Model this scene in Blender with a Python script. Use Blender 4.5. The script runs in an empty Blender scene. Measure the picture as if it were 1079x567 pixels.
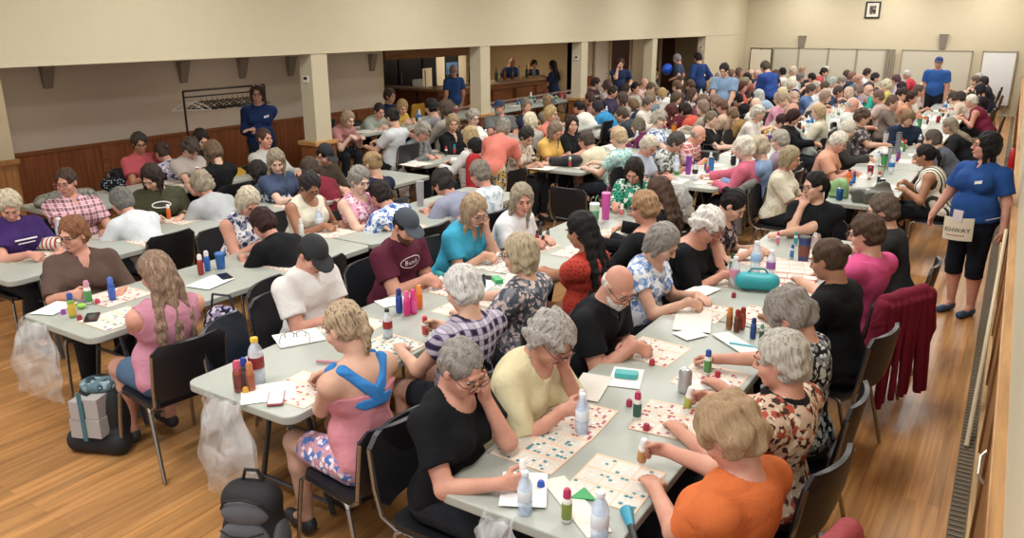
LAMP = 50; AISLE = 7; WORLD = .75; EXPO = 0.16
import bpy, math, random
import numpy as np
from mathutils import Matrix, Vector
random.seed(7)
RNG = np.random.RandomState(5)
C = bpy.context.scene.collection
PI = math.pi
f32 = np.float32
# ------------------------------------------------------------------ camera model
FOC = 843.0; CX, CY = 539.5, 283.5; EYE = 2.5
_y = np.array([(1100. - CX) / FOC, (22. - CY) / FOC, 1.]); _y /= np.linalg.norm(_y)
_u = np.array([0, -_y[2], _y[1]]); _u /= np.linalg.norm(_u)
_x = np.cross(_y, _u)
CR = np.stack([_x, _y, _u])
def at(px, py, z=0.0):
    d = CR @ np.array([(px - CX) / FOC, (py - CY) / FOC, 1.]); t = (z - EYE) / d[2]
    return float(d[0] * t), float(d[1] * t)
def at_x(px, py, X):
    d = CR @ np.array([(px - CX) / FOC, (py - CY) / FOC, 1.]); t = X / d[0]
    return float(d[1] * t), float(EYE + d[2] * t)
def at_y(px, py, Y):
    d = CR @ np.array([(px - CX) / FOC, (py - CY) / FOC, 1.]); t = Y / d[1]
    return float(d[0] * t), float(EYE + d[2] * t)
cam = bpy.data.cameras.new('camera'); cam.sensor_width = 36; cam.lens = FOC / 1079 * 36
cam.clip_start = .02; cam.clip_end = 200
co = bpy.data.objects.new('camera', cam); C.objects.link(co)
m = Matrix(((CR[0][0], -CR[0][1], -CR[0][2], 0), (CR[1][0], -CR[1][1], -CR[1][2], 0),
            (CR[2][0], -CR[2][1], -CR[2][2], EYE), (0, 0, 0, 1)))
co.matrix_world = m
bpy.context.scene.camera = co

# ------------------------------------------------------------------ materials
def lin(h):
    if isinstance(h, (tuple, list)): return tuple(h[:3]) + (1,)
    h = h.lstrip('#'); r = [int(h[i:i + 2], 16) / 255 for i in (0, 2, 4)]
    return tuple((c / 12.92 if c <= .04045 else ((c + .055) / 1.055) ** 2.4) for c in r) + (1,)
MATS = {}
def mute(h, f=.15):
    r, g, b = [int(h[i:i + 2], 16) for i in (1, 3, 5)]; m_ = (r + g + b) / 3
    return '#%02x%02x%02x' % tuple(int(c * (1 - f) + m_ * f) for c in (r, g, b))
def nmat(name):
    mt = bpy.data.materials.new(name); mt.use_nodes = True
    nt = mt.node_tree; b = nt.nodes['Principled BSDF']
    return mt, nt, b
def N(nt, t, **kw):
    n = nt.nodes.new(t)
    for k, v in kw.items():
        if k.startswith('i_'):
            key = k[2:].replace('_', ' ')
            n.inputs[key].default_value = v
        else: setattr(n, k, v)
    return n
def coords(nt, scale=(1, 1, 1), rot=(0, 0, 0)):
    tc = N(nt, 'ShaderNodeTexCoord'); mp = N(nt, 'ShaderNodeMapping')
    mp.inputs['Scale'].default_value = scale; mp.inputs['Rotation'].default_value = rot
    nt.links.new(tc.outputs['Object'], mp.inputs['Vector']); return mp.outputs['Vector']
def mixc(nt, fac, a, b):
    mx = N(nt, 'ShaderNodeMix', data_type='RGBA')
    for s, v in ((0, fac), (6, a), (7, b)):
        if hasattr(v, 'links'): nt.links.new(v, mx.inputs[s])
        else: mx.inputs[s].default_value = v
    return mx.outputs[2]
def ramp(nt, src, stops, interp='LINEAR'):
    r = N(nt, 'ShaderNodeValToRGB'); cr = r.color_ramp; cr.interpolation = interp
    while len(cr.elements) < len(stops): cr.elements.new(.5)
    for e, (p, c) in zip(cr.elements, stops): e.position = p; e.color = c
    nt.links.new(src, r.inputs[0]); return r.outputs[0]
def math_n(nt, op, a, b=None):
    n = N(nt, 'ShaderNodeMath', operation=op)
    for s, v in ((0, a), (1, b)):
        if v is None: continue
        if hasattr(v, 'links'): nt.links.new(v, n.inputs[s])
        else: n.inputs[s].default_value = v
    return n.outputs[0]
def bump(nt, b, src, strength=.3, dist=.01):
    bp = N(nt, 'ShaderNodeBump'); bp.inputs['Strength'].default_value = strength; bp.inputs['Distance'].default_value = dist
    nt.links.new(src, bp.inputs['Height']); nt.links.new(bp.outputs[0], b.inputs['Normal'])
W1, B1 = (1, 1, 1, 1), (0, 0, 0, 1)
def plain(name, col, rough=.5, metal=0., var=.0, alpha=None, spec=None, trans=None, emit=None):
    key = ('p', name, str(col), rough, metal)
    if key in MATS: return MATS[key]
    mt, nt, b = nmat(name); c = lin(col)
    b.inputs['Base Color'].default_value = c; b.inputs['Roughness'].default_value = rough; b.inputs['Metallic'].default_value = metal
    if var:
        v = coords(nt); n = N(nt, 'ShaderNodeTexNoise'); n.inputs['Scale'].default_value = 6; n.inputs['Detail'].default_value = 4
        nt.links.new(v, n.inputs['Vector'])
        d = tuple(x * (1 - var) for x in c[:3]) + (1,); l = tuple(min(1, x * (1 + var)) for x in c[:3]) + (1,)
        nt.links.new(ramp(nt, n.outputs[0], [(.3, d), (.7, l)]), b.inputs['Base Color'])
    if spec is not None: b.inputs['Specular IOR Level'].default_value = spec
    if trans: b.inputs['Transmission Weight'].default_value = trans
    if alpha is not None: b.inputs['Alpha'].default_value = alpha
    if emit: b.inputs['Emission Color'].default_value = c; b.inputs['Emission Strength'].default_value = emit
    MATS[key] = mt; return mt
def cloth(pat, *cols, scale=1.0):
    """pat: solid floral plaid stripe dots knit camo"""
    key = (pat, cols, scale)
    if key in MATS: return MATS[key]
    mt, nt, b = nmat(pat + '_cloth'); b.inputs['Roughness'].default_value = .85; b.inputs['Specular IOR Level'].default_value = .15
    c = [lin(mute(x, .16)) for x in cols]
    v = coords(nt)
    fold = N(nt, 'ShaderNodeTexNoise'); fold.inputs['Scale'].default_value = 7; fold.inputs['Detail'].default_value = 3
    fold.inputs['Distortion'].default_value = .8
    nt.links.new(v, fold.inputs['Vector'])
    out = None
    if pat == 'solid':
        d = tuple(x * .93 for x in c[0][:3]) + (1,)
        out = ramp(nt, fold.outputs[0], [(.35, d), (.65, c[0])])
    elif pat in ('floral', 'camo', 'paisley'):
        out = c[0]
        dn = N(nt, 'ShaderNodeTexNoise'); dn.inputs['Scale'].default_value = 25 * scale; nt.links.new(v, dn.inputs['Vector'])
        vv = N(nt, 'ShaderNodeVectorMath', operation='MULTIPLY_ADD'); nt.links.new(dn.outputs[1], vv.inputs[0])
        vv.inputs[1].default_value = (.05 / scale,) * 3; nt.links.new(v, vv.inputs[2])
        for i, cc in enumerate(c[1:]):
            vo = N(nt, 'ShaderNodeTexVoronoi'); vo.inputs['Scale'].default_value = (16, 27, 22)[i % 3] * scale
            of = N(nt, 'ShaderNodeVectorMath', operation='ADD'); nt.links.new(vv.outputs[0], of.inputs[0]); of.inputs[1].default_value = (i * .37, i * .21, i * .5)
            nt.links.new(of.outputs[0], vo.inputs['Vector'])
            t = (.42, .38, .34)[i % 3]
            msk = ramp(nt, vo.outputs['Distance'], [(0, W1), (t, W1), (t + .05, B1)])
            out = mixc(nt, msk, out, cc)
    elif pat == 'dots':
        vo = N(nt, 'ShaderNodeTexVoronoi'); vo.inputs['Scale'].default_value = 38 * scale; vo.inputs['Randomness'].default_value = .4
        nt.links.new(v, vo.inputs['Vector'])
        out = mixc(nt, ramp(nt, vo.outputs['Distance'], [(0, W1), (.3, W1), (.36, B1)]), c[0], c[1])
    elif pat in ('stripe', 'hstripe'):
        w = N(nt, 'ShaderNodeTexWave'); w.bands_direction = 'X' if pat == 'stripe' else 'Z'; w.inputs['Scale'].default_value = 6 * scale; w.inputs['Distortion'].default_value = .6
        nt.links.new(v, w.inputs['Vector'])
        out = mixc(nt, ramp(nt, w.outputs[0], [(.62, B1), (.7, W1)]), c[0], c[1])
    elif pat == 'plaid':
        out = c[0]
        for d, s, cc in (('X', 5, c[1]), ('Z', 5, c[1]), ('X', 10, c[2 % len(c)]), ('Z', 10, c[2 % len(c)])):
            w = N(nt, 'ShaderNodeTexWave'); w.bands_direction = d; w.inputs['Scale'].default_value = s * scale; w.inputs['Distortion'].default_value = .4
            nt.links.new(v, w.inputs['Vector'])
            th = .6 if s == 5 else .9
            msk = ramp(nt, w.outputs[0], [(th, B1), (th + .05, (.6, .6, .6, 1))])
            out = mixc(nt, msk, out, cc)
    elif pat == 'knit':
        vo = N(nt, 'ShaderNodeTexVoronoi'); vo.inputs['Scale'].default_value = 55 * scale; vo.inputs['Randomness'].default_value = .1
        nt.links.new(v, vo.inputs['Vector'])
        out = mixc(nt, ramp(nt, vo.outputs['Distance'], [(0, W1), (.2, W1), (.27, B1)]), c[0], c[1])
    if hasattr(out, 'links'): nt.links.new(out, b.inputs['Base Color'])
    else: b.inputs['Base Color'].default_value = out
    bump(nt, b, fold.outputs[0], .7, .03)
    MATS[key] = mt; return mt
def hairm(col, col2=None):
    key = ('hair', col, col2)
    if key in MATS: return MATS[key]
    mt, nt, b = nmat('hair'); b.inputs['Roughness'].default_value = .62; b.inputs['Specular IOR Level'].default_value = .2
    v = coords(nt, (1, 1, .18)); n = N(nt, 'ShaderNodeTexNoise'); n.inputs['Scale'].default_value = 90; n.inputs['Detail'].default_value = 4
    n.inputs['Distortion'].default_value = .9
    nt.links.new(v, n.inputs['Vector']); c = lin(mute(col, .28))
    d = lin(col2) if col2 else tuple(x * .5 for x in c[:3]) + (1,)
    l = tuple(min(1, x * 1.18) for x in c[:3]) + (1,)
    nt.links.new(ramp(nt, n.outputs[0], [(.34, d), (.5, c), (.7, l)]), b.inputs['Base Color'])
    bump(nt, b, n.outputs[0], .7, .01); MATS[key] = mt; return mt
def skinm(col):
    key = ('skin', col)
    if key in MATS: return MATS[key]
    mt, nt, b = nmat('skin'); b.inputs['Roughness'].default_value = .5; b.inputs['Specular IOR Level'].default_value = .3
    v = coords(nt); n = N(nt, 'ShaderNodeTexNoise'); n.inputs['Scale'].default_value = 14; n.inputs['Detail'].default_value = 5
    nt.links.new(v, n.inputs['Vector']); c = lin(col)
    d = (c[0] * .92, c[1] * .83, c[2] * .81, 1)
    nt.links.new(ramp(nt, n.outputs[0], [(.35, d), (.65, c)]), b.inputs['Base Color'])
    MATS[key] = mt; return mt
def woodm(name, base, dark, scale=1.0, axis='z', rough=.4, planks=None):
    key = ('wood', name)
    if key in MATS: return MATS[key]
    mt, nt, b = nmat(name); b.inputs['Roughness'].default_value = rough; b.inputs['Specular IOR Level'].default_value = .35
    st = {'x': (.8, 14, 14), 'y': (14, .8, 14), 'z': (14, 14, .8)}[axis]
    v = coords(nt, tuple(s * scale for s in st))
    n = N(nt, 'ShaderNodeTexNoise'); n.inputs['Scale'].default_value = 2.2; n.inputs['Detail'].default_value = 6; n.inputs['Distortion'].default_value = .6
    nt.links.new(v, n.inputs['Vector'])
    out = ramp(nt, n.outputs[0], [(.3, lin(dark)), (.62, lin(base))])
    if planks:
        pw, pl = planks
        v2 = coords(nt, (1, 1, 1), (0, 0, PI / 2))
        br = N(nt, 'ShaderNodeTexBrick'); br.inputs['Scale'].default_value = 1; br.inputs['Brick Width'].default_value = pl
        br.inputs['Row Height'].default_value = pw; br.inputs['Mortar Size'].default_value = .0012; br.offset = .37
        br.inputs['Color1'].default_value = (.78, .78, .78, 1); br.inputs['Color2'].default_value = (1.12, 1.08, 1.04, 1); br.inputs['Mortar'].default_value = (.55, .5, .45, 1)
        br.inputs['Bias'].default_value = 0; nt.links.new(v2, br.inputs['Vector'])
        mx = N(nt, 'ShaderNodeMix', data_type='RGBA', blend_type='MULTIPLY'); mx.inputs[0].default_value = 1
        nt.links.new(out, mx.inputs[6]); nt.links.new(br.outputs[0], mx.inputs[7]); out = mx.outputs[2]
    nt.links.new(out, b.inputs['Base Color']); MATS[key] = mt; return mt
def filmm(name, col=(.9, .92, .92), amt=.35, bs=1.):
    """thin clear plastic: part see-through, part glossy film"""
    key = ('film', name)
    if key in MATS: return MATS[key]
    mt, nt, b = nmat(name); b.inputs['Base Color'].default_value = tuple(col) + (1,); b.inputs['Roughness'].default_value = .18
    tr = N(nt, 'ShaderNodeBsdfTransparent'); mx = N(nt, 'ShaderNodeMixShader')
    v = coords(nt); n = N(nt, 'ShaderNodeTexNoise'); n.inputs['Scale'].default_value = 5; n.inputs['Distortion'].default_value = 1.6; nt.links.new(v, n.inputs['Vector'])
    r = ramp(nt, n.outputs[0], [(.4, (amt * .6,) * 3 + (1,)), (.62, (min(1, amt * 1.8),) * 3 + (1,))])
    nt.links.new(r, mx.inputs[0]); nt.links.new(tr.outputs[0], mx.inputs[1]); nt.links.new(b.outputs[0], mx.inputs[2])
    bump(nt, b, n.outputs[0], bs, .03)
    nt.links.new(mx.outputs[0], nt.nodes['Material Output'].inputs['Surface']); MATS[key] = mt; return mt

def trim_words(s, n):
    w = s.replace(',', '').split()[:n]
    while w and w[-1] in ('the', 'in', 'of', 'and', 'with', 'a', 'on', 'near', 'behind', 'to', 'at', 'beside', 'over', 'by', 'next', 'from', 'light', 'white', 'dark', 'grey', 'under', 'black'): w.pop()
    return ' '.join(w)
# ------------------------------------------------------------------ object helpers
USED = {}
def tag(o, label, cat, group=None, kind=None):
    if label:
        if not group and label in USED: print('DUPLABEL', label)
        USED[label] = 1; o['label'] = label
    if cat: o['category'] = cat
    if group: o['group'] = group
    if kind: o['kind'] = kind
    return o
def empty(name, loc=(0, 0, 0), rz=0.):
    o = bpy.data.objects.new(name, None); C.objects.link(o); o.location = loc; o.rotation_euler = (0, 0, rz); o.empty_display_size = .1
    return o
def link(name, mesh, mat=None, parent=None, loc=None, rot=None):
    o = bpy.data.objects.new(name, mesh); C.objects.link(o)
    if parent: o.parent = parent
    if loc is not None: o.location = loc
    if rot is not None: o.rotation_euler = rot
    if mat is not None:
        if not mesh.materials: mesh.materials.append(None)
        o.material_slots[0].link = 'OBJECT'; o.material_slots[0].material = mat
    return o
def struct(o, nm=None):
    o['kind'] = 'structure'; return o
class MB:
    def __init__(s): s.v = []; s.f = []; s.n = 0; s.sm = False
    def add(s, vs, fs):
        n = len(s.v); s.v += [tuple(p) for p in vs]; s.f += [tuple(i + n for i in f) for f in fs]; return s
    def box(s, a, b, M=None):
        (x0, y0, z0), (x1, y1, z1) = a, b
        vs = [(x0, y0, z0), (x1, y0, z0), (x1, y1, z0), (x0, y1, z0), (x0, y0, z1), (x1, y0, z1), (x1, y1, z1), (x0, y1, z1)]
        if M is not None: vs = [tuple(M @ Vector(p)) for p in vs]
        return s.add(vs, [(0, 3, 2, 1), (4, 5, 6, 7), (0, 1, 5, 4), (1, 2, 6, 5), (2, 3, 7, 6), (3, 0, 4, 7)])
    def tube(s, pts, r, seg=8, closed=False):
        pts = [Vector(p) for p in pts]; rs = r if isinstance(r, (list, tuple)) else [r] * len(pts)
        n = len(pts); rings = []; up = None
        for i, p in enumerate(pts):
            d = (pts[min(i + 1, n - 1)] - pts[max(i - 1, 0)]).normalized()
            if up is None: up = Vector((0, 0, 1)) if abs(d.z) < .9 else Vector((1, 0, 0))
            a = d.cross(up).normalized(); b = a.cross(d).normalized(); up = b
            rings.append([p + (a * math.cos(t) + b * math.sin(t)) * rs[i] for t in [2 * PI * k / seg for k in range(seg)]])
        base = len(s.v); s.v += [tuple(q) for rg in rings for q in rg]
        for i in range(n - 1):
            for k in range(seg):
                k2 = (k + 1) % seg
                s.f.append((base + i * seg + k, base + i * seg + k2, base + (i + 1) * seg + k2, base + (i + 1) * seg + k))
        s.f.append(tuple(base + k for k in range(seg))[::-1]); s.f.append(tuple(base + (n - 1) * seg + k for k in range(seg)))
        return s
    def lathe(s, prof, seg=20, c=(0, 0, 0), sx=1., sy=1.):
        base = len(s.v); n = len(prof)
        for r, z in prof:
            for k in range(seg):
                t = 2 * PI * k / seg; s.v.append((c[0] + r * sx * math.cos(t), c[1] + r * sy * math.sin(t), c[2] + z))
        for i in range(n - 1):
            for k in range(seg):
                k2 = (k + 1) % seg; s.f.append((base + i * seg + k, base + i * seg + k2, base + (i + 1) * seg + k2, base + (i + 1) * seg + k))
        s.f.append(tuple(base + k for k in range(seg))[::-1]); s.f.append(tuple(base + (n - 1) * seg + k for k in range(seg)))
        return s
    def prism(s, poly, z0, z1):
        n = len(poly); vs = [(x, y, z0) for x, y in poly] + [(x, y, z1) for x, y in poly]
        return s.add(vs, [tuple(range(n))[::-1], tuple(range(n, 2 * n))] + [(i, (i + 1) % n, n + (i + 1) % n, n + i) for i in range(n)])
    def mesh(s, name, smooth=False):
        me = bpy.data.meshes.new(name); me.from_pydata(s.v, [], s.f); me.validate()
        if smooth: me.shade_smooth(); 
        me.update(); return me
    def obj(s, name, mat, parent=None, smooth=False, loc=None, rot=None, bevel=0.):
        o = link(name, s.mesh(name, smooth), mat, parent, loc, rot)
        if bevel:
            b = o.modifiers.new('bevel', 'BEVEL'); b.width = bevel; b.segments = 2; b.limit_method = 'ANGLE'
        if smooth == 'auto': autosm(o.data)
        return o
def autosm(me, ang=40):
    me.shade_smooth()
    try: me.set_sharp_from_angle(angle=math.radians(ang))
    except Exception: pass
def rrect(w, d, r, n=5, c=(0, 0)):
    out = []
    for sx, sy, a0 in ((1, 1, 0), (-1, 1, 90), (-1, -1, 180), (1, -1, 270)):
        for i in range(n + 1):
            a = math.radians(a0 + 90 * i / n); out.append((c[0] + sx * (w / 2 - r) + r * math.cos(a), c[1] + sy * (d / 2 - r) + r * math.sin(a)))
    return out
def copy_tree(o, parent=None):
    c = o.copy(); C.objects.link(c); c.parent = parent
    for ch in o.children: copy_tree(ch, c)
    return c

# ------------------------------------------------------------------ implicit surfaces
class Fld:
    def __init__(s): s.ops = []
    def cap(s, a, b, r1, r2=None, k=.02, cut0=False, cut1=False, sub=False, fl=None):
        s.ops.append(('c', np.array(a, float), np.array(b, float), r1, r1 if r2 is None else r2, k, cut0, cut1, sub, fl)); return s
    def ell(s, c, r, M=None, k=.02, sub=False):
        s.ops.append(('e', np.array(c, float), np.array(r, float), np.eye(3) if M is None else np.array(M, float), 0, k, 0, 0, sub, None)); return s
    def half(s, p, n):     # remove the side n points to
        s.ops.append(('h', np.array(p, float), np.array(n, float), 0, 0, 0, 0, 0, True, None)); return s
    def keep(s, caps):   # intersect with a union of capsules
        s.ops.append(('k', caps, None, 0, 0, 0, 0, 0, True, None)); return s
    def build(s, h, off=0., noise=None, bounds=None):
        lo, hi = np.array([9.] * 3), np.array([-9.] * 3)
        for o in s.ops:
            if o[8]: continue
            if o[0] == 'c':
                R = max(o[3], o[4]) * (max(o[9][0], 1) if o[9] else 1) + off
                lo = np.minimum(lo, np.minimum(o[1], o[2]) - R); hi = np.maximum(hi, np.maximum(o[1], o[2]) + R)
            elif o[0] == 'e':
                e = np.abs(o[3]).T @ o[2] + off; lo = np.minimum(lo, o[1] - e); hi = np.maximum(hi, o[1] + e)
        pad = .015 + 2 * h + (noise[0] if noise else 0); lo -= pad; hi += pad
        n = np.ceil((hi - lo) / h).astype(int) + 1
        ax = [(lo[i] + h * np.arange(n[i])).astype(f32) for i in range(3)]
        D = np.full(n, .08, f32)
        for o in s.ops:
            typ, k = o[0], o[5]
            if typ == 'h':
                p, nn = o[1], o[2]
                d = ((ax[0] - p[0]) * nn[0])[:, None, None] + ((ax[1] - p[1]) * nn[1])[None, :, None] + ((ax[2] - p[2]) * nn[2])[None, None, :]
                D = np.maximum(D, d.astype(f32)); continue
            if typ == 'k':
                best = None
                for a, b, r in o[1]:
                    a, b = np.array(a, float), np.array(b, float); ab = b - a; L2 = float(ab @ ab)
                    X, Y, Z = ax[0][:, None, None] - a[0], ax[1][None, :, None] - a[1], ax[2][None, None, :] - a[2]
                    t = np.clip((X * ab[0] + Y * ab[1] + Z * ab[2]) / L2, 0, 1); d = np.sqrt((X - t * ab[0]) ** 2 + (Y - t * ab[1]) ** 2 + (Z - t * ab[2]) ** 2) - r
                    best = d if best is None else np.minimum(best, d)
                D = np.maximum(D, best.astype(f32)); continue
            if typ == 'c':
                R = max(o[3], o[4]) * (max(o[9][0], 1) if o[9] else 1); l, g = np.minimum(o[1], o[2]) - R, np.maximum(o[1], o[2]) + R
            else:
                e = np.abs(o[3]).T @ o[2]; l, g = o[1] - e, o[1] + e
            P = off + k + 2 * h + .01
            i0 = np.maximum(np.floor((l - P - lo) / h).astype(int), 0); i1 = np.minimum(np.ceil((g + P - lo) / h).astype(int) + 1, n)
            if np.any(i1 <= i0): continue
            sl = tuple(slice(a, b) for a, b in zip(i0, i1))
            X, Y, Z = ax[0][sl[0]][:, None, None], ax[1][sl[1]][None, :, None], ax[2][sl[2]][None, None, :]
            if typ == 'c':
                a, b = o[1], o[2]; ab = b - a; L2 = max(float(ab @ ab), 1e-9)
                x, y, z = X - f32(a[0]), Y - f32(a[1]), Z - f32(a[2])
                t = (x * f32(ab[0]) + y * f32(ab[1]) + z * f32(ab[2])) / f32(L2); tt = np.clip(t, 0, 1)
                q = np.sqrt((x - tt * f32(ab[0])) ** 2 + (y - tt * f32(ab[1])) ** 2 + (z - tt * f32(ab[2])) ** 2)
                d = q - (f32(o[3]) + tt * f32(o[4] - o[3]))
                L = math.sqrt(L2)
                if o[6]: d = np.maximum(d, -t * f32(L))
                if o[7]: d = np.maximum(d, (t - 1) * f32(L))
            else:
                c, r, M = o[1], o[2], o[3]
                x, y, z = X - f32(c[0]), Y - f32(c[1]), Z - f32(c[2])
                q = [(x * f32(M[i][0]) + y * f32(M[i][1]) + z * f32(M[i][2])) for i in range(3)]
                k0 = np.sqrt(sum((q[i] / f32(r[i])) ** 2 for i in range(3))) + f32(1e-6)
                k1 = np.sqrt(sum((q[i] / f32(r[i] ** 2)) ** 2 for i in range(3))) + f32(1e-6)
                d = k0 * (k0 - 1) / k1
            S = D[sl]
            if o[8]:
                if k > 0:
                    hh = np.clip(.5 - .5 * (d + S + off) / k, 0, 1) if False else np.clip(.5 - .5 * (S + d) / k, 0, 1)
                    D[sl] = S * (1 - hh) - d * hh + k * hh * (1 - hh)
                else: D[sl] = np.maximum(S, -d)
            else:
                if k > 0:
                    hh = np.clip(.5 + .5 * (S - d) / k, 0, 1)
                    D[sl] = S * (1 - hh) + d * hh - k * hh * (1 - hh)
                else: D[sl] = np.minimum(S, d)
        if off: D -= f32(off)
        if noise:
            amp, fr, seed = noise[:3]; zs = noise[3] if len(noise) > 3 else 1.; rg = np.random.RandomState(seed)
            X, Y, Z = ax[0][:, None, None], ax[1][None, :, None], ax[2][None, None, :]
            nz = 0
            for _ in range(4):
                w = rg.normal(size=3); w = w / np.linalg.norm(w) * fr * rg.uniform(.7, 1.4); ph = rg.uniform(0, 6.28, 3)
                nz = nz + np.sin(X * f32(w[0]) + f32(ph[0])) * np.sin(Y * f32(w[1]) + f32(ph[1])) * np.sin(Z * f32(w[2]) + f32(ph[2]) + X * f32(fr * .3)) if False else nz + np.sin(X * f32(w[0]) + Y * f32(w[1]) + Z * f32(w[2]) + f32(ph[0]))
            D = D + f32(amp / 2.) * nz.astype(f32)
        return nets(D, lo, h)
def nets(D, lo, h):
    s = D < 0; nx, ny, nz = D.shape
    cnt = np.zeros((nx - 1, ny - 1, nz - 1), np.int8)
    for a in (0, 1):
        for b in (0, 1):
            for c in (0, 1): cnt += s[a:nx - 1 + a, b:ny - 1 + b, c:nz - 1 + c]
    act = (cnt > 0) & (cnt < 8); ii, jj, kk = np.nonzero(act)
    idx = np.full(act.shape, -1, np.int32); idx[ii, jj, kk] = np.arange(len(ii))
    acc = np.zeros((len(ii), 3), f32); w = np.zeros(len(ii), f32)
    cor = [(a, b, c) for a in (0, 1) for b in (0, 1) for c in (0, 1)]
    vals = {q: D[ii + q[0], jj + q[1], kk + q[2]] for q in cor}
    for q in cor:
        for ax in range(3):
            if q[ax]: continue
            r = list(q); r[ax] = 1; r = tuple(r); va, vb = vals[q], vals[r]
            cr = (va < 0) != (vb < 0); t = np.where(cr, va / np.where(cr, va - vb, 1), 0)
            for x in range(3): acc[:, x] += np.where(cr, q[x] + (t if x == ax else 0), 0)
            w += cr
    V = acc / np.maximum(w, 1)[:, None] + np.stack([ii, jj, kk], 1); V = V * h + lo
    Q = []
    for ax in range(3):
        o1, o2 = [(1, 2), (2, 0), (0, 1)][ax]
        a = [slice(None)] * 3; b = [slice(None)] * 3; a[ax] = slice(0, -1); b[ax] = slice(1, None)
        s0, s1 = s[tuple(a)], s[tuple(b)]; ch = s0 != s1
        e = np.nonzero(ch); e = [x.copy() for x in e]
        ok = (e[o1] > 0) & (e[o2] > 0) & (e[o1] < D.shape[o1] - 1) & (e[o2] < D.shape[o2] - 1)
        e = [x[ok] for x in e]; ins = s0[tuple(e)]
        def g(d1, d2):
            c = [x.copy() for x in e]; c[o1] = c[o1] - d1; c[o2] = c[o2] - d2; return idx[tuple(c)]
        q = np.stack([g(1, 1), g(0, 1), g(0, 0), g(1, 0)], 1)
        q[~ins] = q[~ins][:, ::-1]; Q.append(q)
    Q = np.concatenate(Q); Q = Q[(Q >= 0).all(1)]
    return V.astype(f32), Q.astype(np.int32)
def npmesh(name, V, Q, smooth=True):
    me = bpy.data.meshes.new(name); me.vertices.add(len(V)); me.vertices.foreach_set('co', np.ascontiguousarray(V, f32).ravel())
    n = len(Q); k = Q.shape[1]; me.loops.add(n * k); me.loops.foreach_set('vertex_index', np.ascontiguousarray(Q).ravel())
    me.polygons.add(n); me.polygons.foreach_set('loop_start', np.arange(0, n * k, k, dtype=np.int32))
    me.polygons.foreach_set('use_smooth', np.full(n, smooth)); me.update(calc_edges=True); return me
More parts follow.
